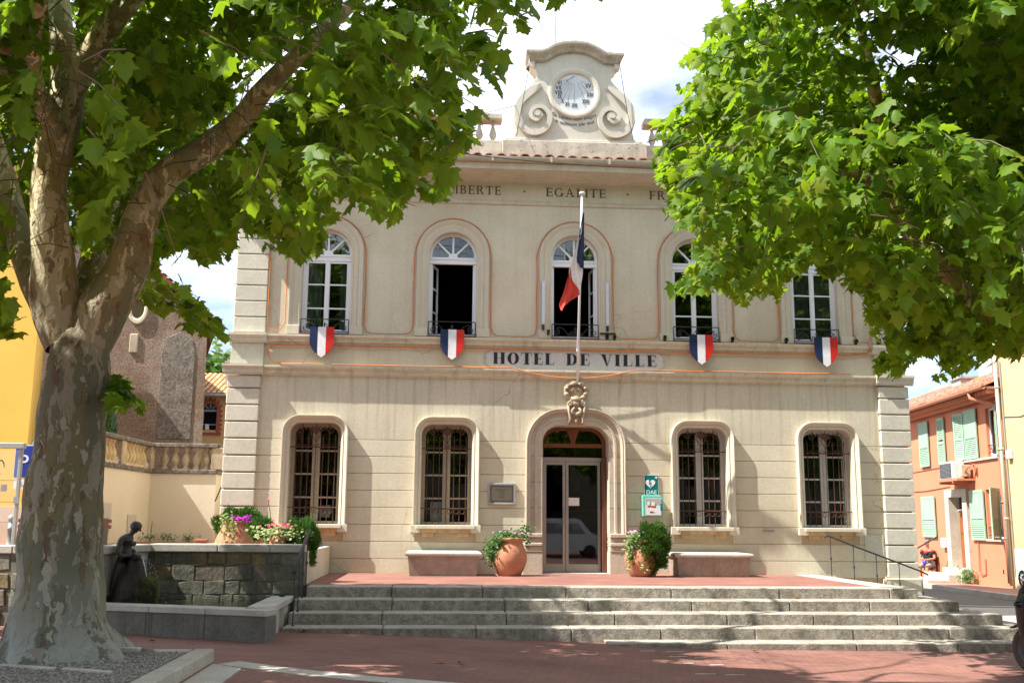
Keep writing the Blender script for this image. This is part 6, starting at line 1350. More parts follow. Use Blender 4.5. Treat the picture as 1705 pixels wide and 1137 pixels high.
f.build('grille_bars', zinc, ac, kind='stuff'); MB().lathe([(0,0),(.22,0),(.23,.01),(.23,.02)], n=20).build('fan_grille', darkgrille, ac); o = [x for x in ac.children if x.name.startswith('fan_grille')][0]; o.rotation_euler = (-PI/2,0,0); o.location = (3.6,.575,2.84)
MB().box(2.5,2.78,.1,.4,2.62,3.0).build('valve_cover', mat('beige_plastic', (.55,.44,.30)), ac, bevel=.01); m = MB(); m.box(2.4,4.2,.02,.6,2.48,2.54); m.box(4.0,4.05,.02,.6,2.40,2.48); m.box(2.8,2.85,.02,.6,2.40,2.48); m.build('bracket', salmonM, ac)
m = MB()
for i in range(3): m.tube([(2.55,.3,2.7),(2.4-.03*i,.25,2.9),(2.25-.05*i,.1,3.0),(2.2,.02,2.6)], .022, 5)
m.build('pipes', MATS['salmon_metal'], ac, smooth=True)
m = MB(); m.box(4.45,4.75,.0,.03,2.52,2.90); sb(m, 'wall_grille', mat('brown_grille', (.20,.13,.10)))
for P_, r_ in (([(2.0,.03,-.05),(2.0,.03,-.5),(2.35,.05,-.55),(2.45,.05,-.45),(2.45,.03,.5)], .02),([(4.6,.02,2.36),(7,.02,2.28),(9,.02,2.3)], .014),([(4.7,.02,3.08),(7,.02,3.04),(9,.02,3.02)], .012),([(.4,.03,4.92),(4,.03,4.94),(9,.03,4.93)], .02)): sb(MB().tube(P_, r_, 5), 'wall_cable', mat('salmon_dark_cable', (.40,.16,.10)))
sb(MB().box(.72,.78,.0,.012,-.45,-.32), 'vent_hole', darkroom)
# cream house nearer on the right
cr_ = thing('cream_house', 'tall warm cream house at the right edge beyond the salmon house', 'house', tuple(P0), RZ_)
MB().box(-7,-.16,-7,.10,-2,7.4).build('wall', creamY, cr_); MB().box(-7.2,-.0,-7,.5,7.4,7.55).build('roof_edge', tileM, cr_); MB().box(-7,-.4,.10,.13,-2,.35).build('plinth', mat('grey_plinth', (.5,.47,.4)), cr_)
m = MB(); m.tube([(-.20,.2,7.3),(-.20,.2,-.75)], .06, 8)
for z in (5.2,3.3,1.2): m.tube([(-.20,.2,z),(-.20,.2,z+.05)], .075, 8)
m.build('downpipe', pvcM, cr_, smooth=True); m = MB(); m.tube([(-.36,.13,6),(-.36,.13,-.5)], .018, 5); m.tube([(-.36,.12,4.3),(-1.5,.12,4.2),(-3,.12,4.4)], .014, 4); m.build('cable', zinc, cr_); MB().box(-.75,-.5,.11,.22,3.0,3.25).build('junction_box', acM, cr_, bevel=.01)
# kerb pavement along the houses
pv_ = MB(); 
for i in range(12):
    a = P0+dd*(-8+2.2*i); b = P0+dd*(-8+2.2*(i+1)); nx = Vector((-dd.y,dd.x,0)); za, zb = gz(a.x-1.5,a.y)+.1, gz(b.x-1.5,b.y)+.1
    pv_.add([a+Vector((0,0,za)), b+Vector((0,0,zb)), b+nx*1.55+Vector((0,0,zb)), a+nx*1.55+Vector((0,0,za))], [(0,1,2,3)])
pv_.build('house_pavement', pinkpave, None, kind='structure')
kb = thing('street_kerb', 'pale stone kerb along the pavement before the salmon house', 'kerb')
for i in range(22):
    a = P0+dd*(-8+1.1*i); nx = Vector((-dd.y,dd.x,0)); z = gz(a.x-1.5,a.y)
    p = [a+nx*1.55, a+dd*1.09+nx*1.55, a+dd*1.09+nx*1.75, a+nx*1.75]; MB().prism_z([(q.x,q.y) for q in p], z-.2, z+.11).build('kerb_stone', kerbM, kb, bevel=.01)
# seated man on a chair
mp_ = P0+dd*6.15+Vector((-.50,0,0)); mz = gz(mp_.x, mp_.y)+.1; MP = Vector((mp_.x, mp_.y, mz))
chx = thing('chair', 'dark wooden chair the seated man occupies by the salmon wall', 'chair', tuple(MP+Vector((.28,.0,0))))
MB().box(-.24,.22,-.24,.24,.42,.46).build('seat', woodD, chx, bevel=.01); MB().box(.19,.24,-.24,.24,.55,.95).build('backrest', woodD, chx, bevel=.01)
for sx in (-.2,.2):
    for sy in (-.2,.2): MB().box(sx-.02,sx+.02,sy-.02,sy+.02,0,.42 if sx < 0 else .95).build('leg', woodD, chx)
man = thing('person', 'person in a black and red shirt and pale shorts seated by the salmon house', 'person', tuple(MP))
ang = math.radians(40)
Jm = [((.22,0,.52),(.15,.14)),((.25,0,.75),(.145,.15)),((.24,0,.98),(.15,.20)),((.23,0,1.10),(.055,.055)),((.21,0,1.20),(.06,.065)),((.20,0,1.32),(.095,.08)),
      ((.24,-.2,1.0),(.06,.06)),((.18,-.27,.76),(.05,.05)),((-.02,-.12,.72),(.04,.04)),((-.12,.0,.71),(.035,.04)),
      ((.24,.2,1.0),(.06,.06)),((.18,.27,.76),(.05,.05)),((-.02,.14,.74),(.04,.04)),((-.12,.02,.73),(.035,.04)),
      ((.18,-.1,.50),(.10,.09)),((-.18,-.13,.50),(.075,.075)),((-.22,-.14,.28),(.06,.06)),((-.20,-.14,.07),(.04,.04)),((-.34,-.15,.04),(.045,.03)),
      ((.18,.1,.50),(.10,.09)),((-.18,.13,.50),(.075,.075)),((-.16,.14,.28),(.06,.06)),((-.14,.14,.07),(.04,.04)),((-.28,.15,.04),(.045,.03))]
Em = [(0,1),(1,2),(2,3),(3,4),(4,5),(2,6),(6,7),(7,8),(8,9),(2,10),(10,11),(11,12),(12,13),(0,14),(14,15),(15,16),(16,17),(17,18),(0,19),(19,20),(20,21),(21,22),(22,23)]
man.rotation_euler = (0,0,ang); chx.rotation_euler = (0,0,ang); chx.location = MP
for c in chx.children: c.location = (.25,0,0)
skin_body('body', Jm, Em, skinM, man, 2)
skin_body('shirt', [((.23,0,.55),(.17,.17)),((.25,0,.75),(.165,.17)),((.24,0,.98),(.165,.215)),((.24,-.21,1.0),(.08,.08)),((.20,-.25,.86),(.075,.075)),((.24,.21,1.0),(.08,.08)),((.20,.25,.86),(.075,.075))], [(0,1),(1,2),(2,3),(3,4),(2,5),(5,6)], shirtB, man, 2)
m = MB()
for s in (-1, 1): m.ball((.20,s*.19,1.02), .085, .07, .055, 10)
m.ball((.09,0,.98), .03, .07, .06, 8); m.build('red_yoke', shirtR, man, smooth=True)
skin_body('shorts', [((.20,0,.52),(.17,.16)),((.16,-.1,.51),(.115,.105)),((-.14,-.13,.50),(.095,.09)),((.16,.1,.51),(.115,.105)),((-.14,.13,.50),(.095,.09))], [(0,1),(1,2),(0,3),(3,4)], denimM, man, 2)
m = MB(); m.ball((.235,0,1.36), .09, .082, .075, 12); m.build('hair', mat('grey_hair', (.22,.20,.19)), man, smooth=True)
m = MB(); m.ball((.10,0,1.31), .02,.018,.025,8); 
for s in (-1,1): m.ball((.20,s*.082,1.31), .02,.012,.03,8)
m.build('nose_and_ears', skinM, man, smooth=True); m = MB()
for s in (-1,1): m.ball((.118,s*.033,1.335), .012,.014,.009,6)
m.box(.112,.122,-.028,.028,1.262,1.27); m.build('eyes_and_mouth', MATS['dark_room'], man)
m = MB(); m.prism([(-.14,.56),(-.02,.56),(-.03,.72),(-.09,.75),(-.14,.68)], -.07, .07); o = m.build('violet_bag', blueM, None, bevel=.03); tag(o, 'violet blue bag held on the lap of the seated person', 'bag'); o.location = MP; o.rotation_euler = (0,0,ang)
# scooter at the right edge
sc_ = thing('scooter', 'black motor scooter with a smoked windscreen cut off by the right edge', 'scooter', (4.53,-8.35,gz(4.53,-8.35)), math.radians(187))
def scb(m, name, mt, **k): return m.build(name, mt, k.pop('parent', sc_), **k)
zincD = mat('dark_rim_metal', (.06,.06,.065), rough=.4, metal=.6)
def wheel(y):
    t_ = MB(); n=20
    t_.loft([[(xo, y+r*math.cos(2*PI*i/n), .26+r*math.sin(2*PI*i/n)) for i in range(n)] for xo, r in ((-.05,.17),(-.065,.20),(-.055,.245),(0,.26),(.055,.245),(.065,.20),(.05,.17))], True); w_ = scb(t_, 'wheel', blackplastic, smooth=True)
    r_ = MB(); r_.loft([[(xo, y+r*math.cos(2*PI*i/n), .26+r*math.sin(2*PI*i/n)) for i in range(n)] for xo, r in ((-.045,.17),(-.02,.12),(-.03,.0))], True); r_.loft([[(xo, y+r*math.cos(2*PI*i/n), .26+r*math.sin(2*PI*i/n)) for i in range(n)] for xo, r in ((.045,.17),(.02,.12),(.03,.0))], True); scb(r_, 'rim', zincD, parent=w_)
wheel(-.30); wheel(1.0)
m = MB(); m.loft([[( .19*k*math.cos(a)*w_, -.30+.28*k*math.sin(a)*.5+yo, z) for a in [2*PI*i/16 for i in range(16)]] for z, k, w_, yo in ((.42,.55,1,.0),(.60,.9,1,.06),(.80,1.1,1.05,.12),(.98,1.0,1.0,.18),(1.08,.7,1,.22),(1.10,.2,1,.22))], True); scb(m, 'front_fairing', blackplastic, smooth=True)
m = MB(); m.loft([[(.10*math.cos(a), -.30+.30*math.sin(a)*1.05, .30+.28*abs(math.cos(a*.0))+.0-.10*abs(math.sin(a))) for a in np.linspace(-1.6,1.6,9)],[(-.10*math.cos(a), -.30+.30*math.sin(a)*1.05, .30+.28-.10*abs(math.sin(a))) for a in np.linspace(-1.6,1.6,9)]]); scb(m, 'front_mudguard', blackplastic, smooth=True)
m = MB(); scr = []
for j, (z, hw, y) in enumerate(((1.0,.17,-.10),(1.10,.235,-.06),(1.22,.23,.0),(1.32,.17,.05),(1.36,.08,.07))): scr.append([(hw*math.sin(t), y+.12*(1-math.cos(t)), z) for t in np.linspace(-1.4,1.4,11)])
m.loft(scr); scb(m, 'windscreen', smoke, smooth=True)
m = MB(); m.tube([(-.36,.16,1.0),(-.18,.12,1.02),(0,.1,1.0),(.18,.12,1.02),(.36,.16,1.0)], .018, 8); m.tube([(-.40,.17,.985),(-.27,.14,1.01)], .026, 8); m.tube([(.40,.17,.985),(.27,.14,1.01)], .026, 8); scb(m, 'handlebar', blackplastic, smooth=True)
for s in (-1, 1):
    m = MB(); m.tube([(s*.20,.08,1.0),(s*.24,.04,1.08)], .011, 6); m.ball((s*.225,-.03,1.12), .055, .03, .10, 12); mr = scb(m, 'mirror', blackplastic, smooth=True); m = MB(); m.ball((s*.225,-.012,1.12), .045, .025, .088, 12); scb(m, 'mirror_glass', mat('mirror_glass', (.75,.78,.85), rough=.03, metal=1.0, var=0, fine=0), parent=mr, smooth=True)
    m = MB(); m.tube([(s*.16,.0,.82),(s*.26,-.02,.82)], .014, 6); m.ball((s*.31,-.03,.82), .06,.035,.04,10); scb(m, 'brake_light' if False else 'indicator', blackplastic, smooth=True)
m = MB(); m.loft([[(.16*k*math.cos(a), yy+.0*a, zz+.13*k*math.sin(a)) for a in [2*PI*i/12 for i in range(12)]] for yy, zz, k in ((.15,.35,.6),(.35,.33,1.0),(.6,.45,1.1),(.9,.55,1.15),(1.2,.62,.8),(1.3,.64,.2))], True); scb(m, 'body', blackplastic, smooth=True); m = MB(); m.box(-.15,.15,.45,1.2,.72,.80); scb(m, 'seat', mat('black_vinyl', (.02,.02,.02), rough=.6), bevel=.03)
# ------------------------------------------------------------------ plaza details
bd = thing('paving_band', 'pale stone band curving across the red brick plaza', 'paving band')
bpts = catmull([(-4.95,-8.85),(-4.3,-9.28),(-3.59,-9.59),(-2.62,-9.88),(-1.1,-10.25),(.8,-10.6),(3,-10.95),(6,-11.3)], 4)
bpts = [np.array(p) for p in bpts]
for i in range(0, len(bpts)-2, 2):
    a, b = bpts[i], bpts[i+2]; t_ = (b-a)/np.linalg.norm(b-a); n2 = np.array([-t_[1], t_[0]])*.16; a = a+t_*.004; b = b-t_*.004
    q = [a-n2, b-n2, b+n2, a+n2]; m = MB(); m.add([(p[0],p[1],gz(p[0],p[1])-.05) for p in q]+[(p[0],p[1],gz(p[0],p[1])+.006) for p in q], [(4,5,6,7),(0,1,5,4),(1,2,6,5),(2,3,7,6),(3,0,4,7)]); m.build('stone_slab', slabM, bd)
bd2 = thing('kerb_paving_band', 'pale stone slabs alongside the tree pit kerb running toward the viewer', 'paving band')
for i in range(6):
    y = -8.95-1.1*i; q = [(-5.08,y-1.09),(-4.72,y-1.09),(-4.72,y-(.35 if i == 0 else 0)),(-5.08,y)]; MB().prism_z(q, gz(-4.9,y)-.05, gz(-4.9,y)+.007).build('stone_slab', slabM, bd2)
chk = MB()
for (xa, ya, xb) in ((.27,-7.03,.51),(.59,-7.10,.76),(.31,-7.66,.44),(.62,-7.74,.79),(.23,-8.57,.47),(.58,-8.58,.80),(-.0,-6.5,.2),(.35,-6.5,.6)):
    z = gz((xa+xb)/2, ya)+.004; chk.add([(xa,ya-.02,z),(xb,ya-.02,z),(xb,ya+.02,z),(xa,ya+.02,z)], [(0,1,2,3)])
chk.build('ground_marking', roadwhite, None, kind='structure')
for i, (px, py, lb) in enumerate(((735,1104,'curled brown leaf on the plaza left of centre'),(768,1106,'small brown leaf right of the first curled leaf'),(505,1052,'dry leaf at the foot of the first step beside the basin'),(1257,1085,'orange brown leaf on the sunlit bricks below the lowest step'),(1325,996,'dry leaf lying on the second tread'),(572,1043,'dry leaf on the lowest left step'),(255,1069,'dry leaf on the bricks before the basin'))):
    z_ = -.62 if py > 1000 else -.16; p = on_ground(px, py, gz(0,-8) if False else z_)
    if py > 1000: p = on_ground(px, py, gz(p[0], p[1]))
    m = MB(); c = (p[0], p[1], p[2]+.012); 
    r = [(.05*math.cos(a)*random.uniform(.6,1.2), .05*math.sin(a)*random.uniform(.6,1.2), random.uniform(0,.03)) for a in [2*PI*k/9 for k in range(9)]]; m.add([(0,0,.005)]+r, [(0,k,k % 9+1) for k in range(1,10)]); m.v = [(x+c[0],y+c[1],z+c[2]) for x,y,z in m.v]; tag(m.build('fallen_leaf', dryleaf, None), lb, 'leaf', 'dry leaves on the ground')
# ------------------------------------------------------------------ plane trees
_half = [(0,0),(-.09,.16),(.05,.44),(.17,.27),(.40,.38),(.56,.56),(.56,.28),(.76,.24),(.84,.13),(1.06,0)]
_out = _half + [(u,-v) for u, v in _half[-2:0:-1]]
_pts = np.array([(u,v,-.22*abs(v)-.16*u*u) for u, v in _out]+[(.32,0,.0)])
_nl = len(_pts); _tris = np.array([(i, (i+1) % (_nl-1), _nl-1) for i in range(_nl-1)])
def leaf_verts(base, tip, nor, size):
    """base (n,3), tip dir, blade normal, size (n,) -> (n*_nl,3)"""
    tip = tip/(np.linalg.norm(tip,axis=1)[:,None]+1e-9); side = np.cross(nor, tip); side /= np.linalg.norm(side,axis=1)[:,None]+1e-9; nor = np.cross(tip, side)
    fold = rng.uniform(.3,2.2,len(base))[:,None,None]
    P_ = _pts[None]*size[:,None,None]
    return (base[:,None,:] + P_[:,:,0:1]*tip[:,None,:] + P_[:,:,1:2]*side[:,None,:] + P_[:,:,2:3]*fold*nor[:,None,:])
def inside(poly, x, y):
    if isinstance(poly[0], list): return np.logical_or.reduce([inside(p, x, y) for p in poly])
    poly = np.array(poly, float); n = len(poly); r = np.zeros(len(x), bool); j = n-1
    for i in range(n):
        xi, yi = poly[i]; xj, yj = poly[j]
        c = ((yi > y) != (yj > y)) & (x < (xj-xi)*(y-yi)/((yj-yi) if yj != yi else 1e-9)+xi); r ^= c; j = i
    return r
def field(P_, sc_, seed):
    """cheap smooth random field in [-1,1]"""
    r = np.random.default_rng(seed); f = np.zeros(len(P_))
    for k in range(7):
        d_ = r.normal(0,1,3); d_ /= np.linalg.norm(d_); f += np.sin(P_@d_*sc_*r.uniform(.7,1.6)+r.uniform(0,6.28))
    return f/3.2
def limb_mesh(pts, rad, n=14, rough=.06, flare=False):
    P_ = catmull([(*p, r) for p, r in zip(pts, rad)], 6); m = MB(); rings = []; prev = None
    for i, q in enumerate(P_):
        t = Vector(P_[min(i+1,len(P_)-1)][:3])-Vector(P_[max(i-1,0)][:3]); t.normalize(); c = Vector(q[:3]); r = q[3]
        a = (prev-t*prev.dot(t)) if prev is not None else t.cross(Vector((0,1,0))); a.normalize(); prev = a; b = t.cross(a); ring = []
        for k in range(n):
            th = 2*PI*k/n; d_ = a*math.cos(th)+b*math.sin(th); s = 1+rough*mnoise.noise((c+d_*r)*2.2)*1.6+rough*.6*mnoise.noise((c+d_*r)*6)
            if flare: s *= 1+.22*max(0, r-.45)/.3*math.sin(5*th+.8)
            ring.append(c+d_*r*s)
        rings.append(ring)
    m.loft(rings, True); o = len(m.v)-n; m.f.append(tuple(o+k for k in range(n))); return m
def ground_shadow(P_):
    h = P_[:,2]+.68; return P_[:,0]-SUN.x/SUN.z*h, P_[:,1]-SUN.y/SUN.z*h
def shade_left(P_, r):
    xs, ys = ground_shadow(P_); edge = -.35+(-5.6-ys)*.525+.55*np.sin(ys*2.7)+.35*np.sin(ys*6.1+1)
    return (xs > edge+r.normal(0,.18,len(xs)))
def shade_right(P_, r):
    xs, ys = ground_shadow(P_); return (P_[:,2] > 4.3) & (xs < 4.1+.4*np.sin(ys*3)) & (ys < -3.9) & (r.uniform(0,1,len(xs)) < .9)
def plane_tree(name, label, root, limbs, branch_from, poly, vols, n_spray, cam_min, seed, smin=.11, smax=.245, carve=-.25, shade=None, clear=(1,5), side=1, extra=None, spray_sets=None):
    t = thing(name, label, 'tree', tuple(root)); R0 = np.array(root)
    for lname, pts, rad, n, fl in limbs:
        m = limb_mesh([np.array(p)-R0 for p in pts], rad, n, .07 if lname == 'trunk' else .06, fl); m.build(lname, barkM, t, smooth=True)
    r = np.random.default_rng(seed); C_ = []
    for (lo, hi, frac) in vols:
        k = 0; need = int(n_spray*frac)
        while k < need:
            P_ = r.uniform(lo, hi, (need*3, 3)); c = (np.array(lo)+np.array(hi))/2; h = (np.array(hi)-np.array(lo))/2; e = (np.abs((P_-c)/h)**3).sum(1)
            P_ = P_[e < 1.0]; P_ = P_[field(P_, 1.9, seed) > carve]; x, y, z = project(P_)
            infr = (x > -60) & (x < 1765) & (y > -60) & (y < 1190) & (z > 0)
            ok = np.where(z > 0, inside(poly, x, y-14), True) & (np.linalg.norm(P_-CAM, axis=1) > cam_min)
            P_ = P_[ok][:need-k]; C_.append(P_); k += len(P_)
            if len(P_) == 0: break
    C_ = np.concatenate(C_); J_ = r.normal(0, 20, (len(C_)+(0 if extra is None else len(extra)), 2))
    if extra is not None: J_[-len(extra):] = 0
    if extra is not None: C_ = np.concatenate([C_, extra])
    # twig direction: away from the nearest limb axis, slightly drooping
    src = np.concatenate([np.array(catmull(p, 4)) for p in branch_from]); near = np.array([src[np.argmin(((src-c)**2).sum(1))] for c in C_])
    D_ = C_-near; D_ /= np.linalg.norm(D_,axis=1)[:,None]+1e-9; D_ += r.normal(0,.55,D_.shape); D_[:,2] = D_[:,2]*.5-.12; D_ /= np.linalg.norm(D_,axis=1)[:,None]
    L_ = r.uniform(.35,.75,len(C_)); nl = 9; B_, T_, N_, S_ = [], [], [], []; jx = np.tile(np.abs(J_[:,0]), nl)*side; jy = np.tile(np.abs(J_[:,1])*.6, nl)
    for k in range(nl):
        f = (k+.5)/nl-.5; base = C_+D_*(L_*f)[:,None]; base[:,2] -= .25*(f+.5)**2*L_
        az = r.uniform(0,2*PI,len(C_)); lat = np.stack([np.cos(az), np.sin(az), np.zeros_like(az)],1)
        tip = D_*.7+lat*.9; tip[:,2] -= r.uniform(.1,1.25,len(C_)); tip /= np.linalg.norm(tip,axis=1)[:,None]
        base = base+tip*r.uniform(.03,.09,len(C_))[:,None]
        nor = np.array([0,0,1.])+r.normal(0,.38,(len(C_),3))+np.array(SUN)*.25
        B_.append(base); T_.append(tip); N_.append(nor); S_.append(r.uniform(smin,smax,len(C_))*(1-.25*(f+.5)))
    B_, T_, N_, S_ = map(np.concatenate, (B_, T_, N_, S_))
    cen = B_+T_*(S_*.5)[:,None]; x, y, z = project(cen); end = B_+T_*S_[:,None]; xe, ye, _ = project(end)
    infr = (x > -40) & (x < 1745) & (y > -40) & (y < 1177) & (z > 0)
    ok = np.where(z > 0, inside(poly, x+jx, y+jy) & inside(poly, xe+jx, ye+jy), True); B_, T_, N_, S_, x, y, z = [q[ok] for q in (B_, T_, N_, S_, x, y, z)]
    
    # keep the big limbs clear of foliage on the viewer's side, and leave the sunny side of the square open
    keep = np.ones(len(B_), bool); cen = B_+T_*(S_*.5)[:,None]
    for lname, pts, rad, n, fl in limbs[clear[0]:clear[1]]:
        Q = np.array(catmull([(*p, r_) for p, r_ in zip(pts, rad)], 5)); qx, qy, qz = project(Q[:,:3]); hw = Q[:,3]*FPX/qz
        for i in range(len(Q)):
            if qy[i] < -40: continue
            keep &= ~((np.hypot(x-qx[i], y-qy[i]) < hw[i]*1.25+14) & (z < qz[i]+.15) & (r.uniform(0,1,len(x)) < (.74 if side > 0 else .42)))
    if shade is not None: keep &= ~shade(cen, r)
    B_, T_, N_, S_, x, y, z = [q[keep] for q in (B_, T_, N_, S_, x, y, z)]
    V_ = leaf_verts(B_, T_, N_, S_)-R0
    vis = (x > -10) & (x < 1715) & (y > -10) & (y < 1147) & (z > 0); score = np.where(vis, S_/np.maximum(z,.1), 0); order = np.argsort(-score)
    top = order[:300]; rest = order[300:]
    nV = V_[rest].reshape(-1,3); F_ = (_tris[None]+(np.arange(len(rest))*_nl)[:,None,None]).reshape(-1,3); np_mesh('foliage', nV, F_, leafM, t, 'stuff')
    for i in top:
        c = V_[i][0]; me = bpy.data.meshes.new('leaf'); me.from_pydata((V_[i]-c).tolist(), [], _tris.tolist()); me.materials.append(leafM); o = obj('leaf', me, t, None, tuple(c))
    # branches and twigs
    m = MB(); sel = r.choice(len(C_), min(len(C_), 150), replace=False)
    for i in sel:
        if np.linalg.norm(C_[i]-CAM) < np.linalg.norm(near[i]-CAM)+.2: continue
        a, b = near[i]-R0, C_[i]-R0; mid = (a+b)/2+np.array([r.normal(0,.15), r.normal(0,.15), .25*r.uniform(0,1)*np.linalg.norm(b-a)*.5]); P_ = catmull([a, mid, b], 4); n = len(P_); q = project(np.array(P_)+R0)
        if not inside(poly, q[0], q[1]+10).all(): continue
        m.tube(P_, [.045*(1-.8*q/n) for q in range(n)], 5, caps=False)
    m.build('branches', barkM, t, smooth=True, kind='stuff')
    m = MB(); sel = r.choice(len(C_), min(len(C_), 2600), replace=False)
    for i in sel:
        a = C_[i]-D_[i]*L_[i]*.5-R0; b = C_[i]+D_[i]*L_[i]*.3-R0; b[2] -= .15*L_[i]; q = project(np.array([a+R0, b+R0]))
        if not inside(poly, q[0], q[1]).all(): continue
        m.tube([a, (a+b)/2+np.array([0,0,.04]), b], [.008,.006,.003], 3, caps=False)
    m.build('twigs', twigM, t, kind='stuff'); return t, len(B_)
A3 = lambda x, y, Y: tuple(float(q) for q in at(x, y, Y))
TY = -9.2
trunk = [A3(100,1112,TY), A3(100,1085,TY), A3(99,1045,TY), A3(99,985,TY), A3(101,900,TY), A3(109,800,TY), A3(120,700,TY), A3(131,610,TY), A3(129,575,TY), A3(127,548,TY), A3(126,526,TY), A3(126,508,TY)]
tr_r = [.80,.66,.50,.43,.41,.38,.345,.345,.29,.20,.11,.04]
limbA = [A3(112,575,TY), A3(92,505,TY), A3(87,430,TY-.1), A3(80,335,TY-.2), A3(93,235,TY-.2), A3(112,160,TY-.2), A3(104,70,TY-.2), A3(98,0,TY-.1), A3(85,-120,TY), A3(60,-300,TY)]
rA = [.24,.265,.22,.19,.20,.19,.13,.12,.10,.05]
limbA2 = [A3(110,165,TY-.2), A3(145,105,TY-.3), A3(188,35,TY-.4), A3(235,-20,TY-.5), A3(310,-130,TY-.8), A3(380,-300,TY-1)]
rA2 = [.15,.145,.135,.12,.09,.04]
limbB = [A3(140,590,TY), A3(172,515,TY+.05), A3(212,445,TY+.1), A3(240,350,TY+.1), A3(280,288,TY+.1), A3(345,246,TY), A3(402,198,TY-.2), A3(440,150,TY-.5), A3(520,70,TY-.9), A3(640,-40,TY-1.2)]
rB = [.25,.275,.23,.19,.165,.155,.13,.115,.085,.04]
limbC = [A3(116,590,TY+.1), A3(66,492,TY+.4), A3(30,390,TY+.7), A3(2,285,TY+.8), A3(-40,170,TY+.9), A3(-120,0,TY+1)]
rC = [.15,.16,.15,.14,.12,.05]
limbD = [A3(128,585,TY+.15), A3(150,470,TY+.8), A3(172,380,TY+1.3), A3(215,270,TY+1.9), A3(290,150,TY+2.6), A3(380,20,TY+3)]
rD = [.18,.18,.16,.14,.10,.05]
limbF = [A3(104,230,TY-.2), A3(60,150,TY-1.4), A3(60,20,TY-2.6), A3(140,-200,TY-3.6)]; rF = [.12,.10,.08,.04]
limbG = [A3(345,246,TY), A3(470,180,TY+1.0), A3(600,150,TY+2.2), A3(720,160,TY+3.0)]; rG = [.11,.09,.06,.03]
POLY_L0 = [(-3000,-3000),(300,-3000),(760,-900),(960,-120),(1030,-30),(1018,14),(985,6),(958,6),(925,42),(890,58),(862,30),(852,72),(840,110),(852,162),(826,188),(796,170),(826,205),(815,240),(772,268),(745,262),(768,302),(735,350),(700,330),(668,392),(640,372),(620,350),(585,338),(558,378),(532,424),(520,452),(500,448),(470,412),(440,408),(405,382),(390,432),(380,444),(345,444),(325,408),(300,444),(262,456),(242,478),(262,488),(318,484),(352,505),(392,545),(386,578),(362,556),(340,572),(330,538),(296,520),(276,532),(250,512),(228,500),(232,470),(205,440),(160,440),(60,415),(35,440),(0,472),(20,490),(50,545),(25,560),(-15,575),(-3000,700)]
POLY_L = [POLY_L0, [(165,618),(245,618),(245,690),(165,690)]]
sprig = np.array([A3(*p) for p in ((205,648,-9.4),(222,652,-9.4),(290,505,-9.6),(330,522,-9.4),(355,545,-9.3),(372,556,-9.2),(310,512,-9.5),(270,505,-9.6),(15,520,-9.8),(8,548,-9.8),(22,535,-9.7))])
lt, nL = plane_tree('plane_tree', 'big mottled plane tree with forked trunk in the gravel pit at left', trunk[1],
    [('trunk', trunk, tr_r, 26, True), ('limb', limbA, rA, 16, False), ('limb', limbA2, rA2, 14, False), ('limb', limbB, rB, 16, False), ('limb', limbC, rC, 14, False), ('limb', limbD, rD, 14, False), ('limb', limbF, rF, 10, False), ('limb', limbG, rG, 10, False)],
    [limbA, limbA2, limbB, limbC, limbD, limbF, limbG], POLY_L,
    [((-12.5,-14.2,2.2),(.8,-4.8,9.4),.9),((-14,-15,4.5),(-4,-6,11.0),.10)], 7600, 6.6, 5, shade=shade_left, extra=np.array([A3(*p) for p in ((512,425,-8.6),(498,415,-8.4),(480,400,-8.6),(388,420,-8.8),(350,425,-8.8),(340,432,-8.9),(320,498,-8.7),(350,522,-8.6),(376,555,-8.5),(372,545,-8.6),(335,515,-8.7),(300,500,-8.8),(272,482,-8.9),(262,495,-9),(285,510,-8.8),(655,370,-10.5),(650,355,-10.3),(735,325,-10.8),(720,318,-10.6),(560,350,-9.5),(540,395,-9),(600,335,-10),(5,520,-9.8),(12,540,-9.8),(0,505,-9.7),(30,450,-9.6),(200,640,-9.35),(205,645,-9.3),(214,648,-9.35),(208,638,-9.4))]))
# right tree, trunk just outside the frame
TR = [(7.0,-7.6,-.85),(6.98,-7.6,-.6),(6.95,-7.6,.3),(6.9,-7.6,1.4),(6.85,-7.6,2.3),(6.8,-7.6,3.0)]
rTR = [.7,.55,.42,.38,.37,.38]
r1 = [(6.85,-7.6,2.6), A3(1640,520,-7.8), A3(1570,445,-7.9), A3(1505,375,-8.0), A3(1450,300,-8.1), A3(1385,288,-8.1), A3(1330,280,-7.8), A3(1270,262,-7.4)]; rr1 = [.26,.17,.125,.105,.09,.07,.05,.03]
r2 = [(6.85,-7.6,2.7), (7.2,-8.6,4.2), (7.0,-9.8,5.6), (6.6,-10.6,7.4)]; rr2 = [.26,.18,.14,.06]
r3 = [(6.85,-7.6,2.7), (6.6,-6.6,4.0), (5.6,-5.8,5.2), (4.6,-5.2,6.4), (3.6,-5,7.6)]; rr3 = [.24,.17,.13,.09,.04]
r4 = [A3(1505,375,-8.0), A3(1470,240,-8.6), A3(1450,120,-9.2), A3(1420,0,-9.6)]; rr4 = [.12,.09,.07,.03]
r5 = [(6.85,-7.6,2.5), (7.8,-7.4,4), (9.2,-7,5.6)]; rr5 = [.24,.16,.08]
r6 = [A3(1570,445,-7.9), A3(1500,470,-7.4), A3(1420,455,-6.8), A3(1330,420,-6.2)]; rr6 = [.10,.07,.05,.025]
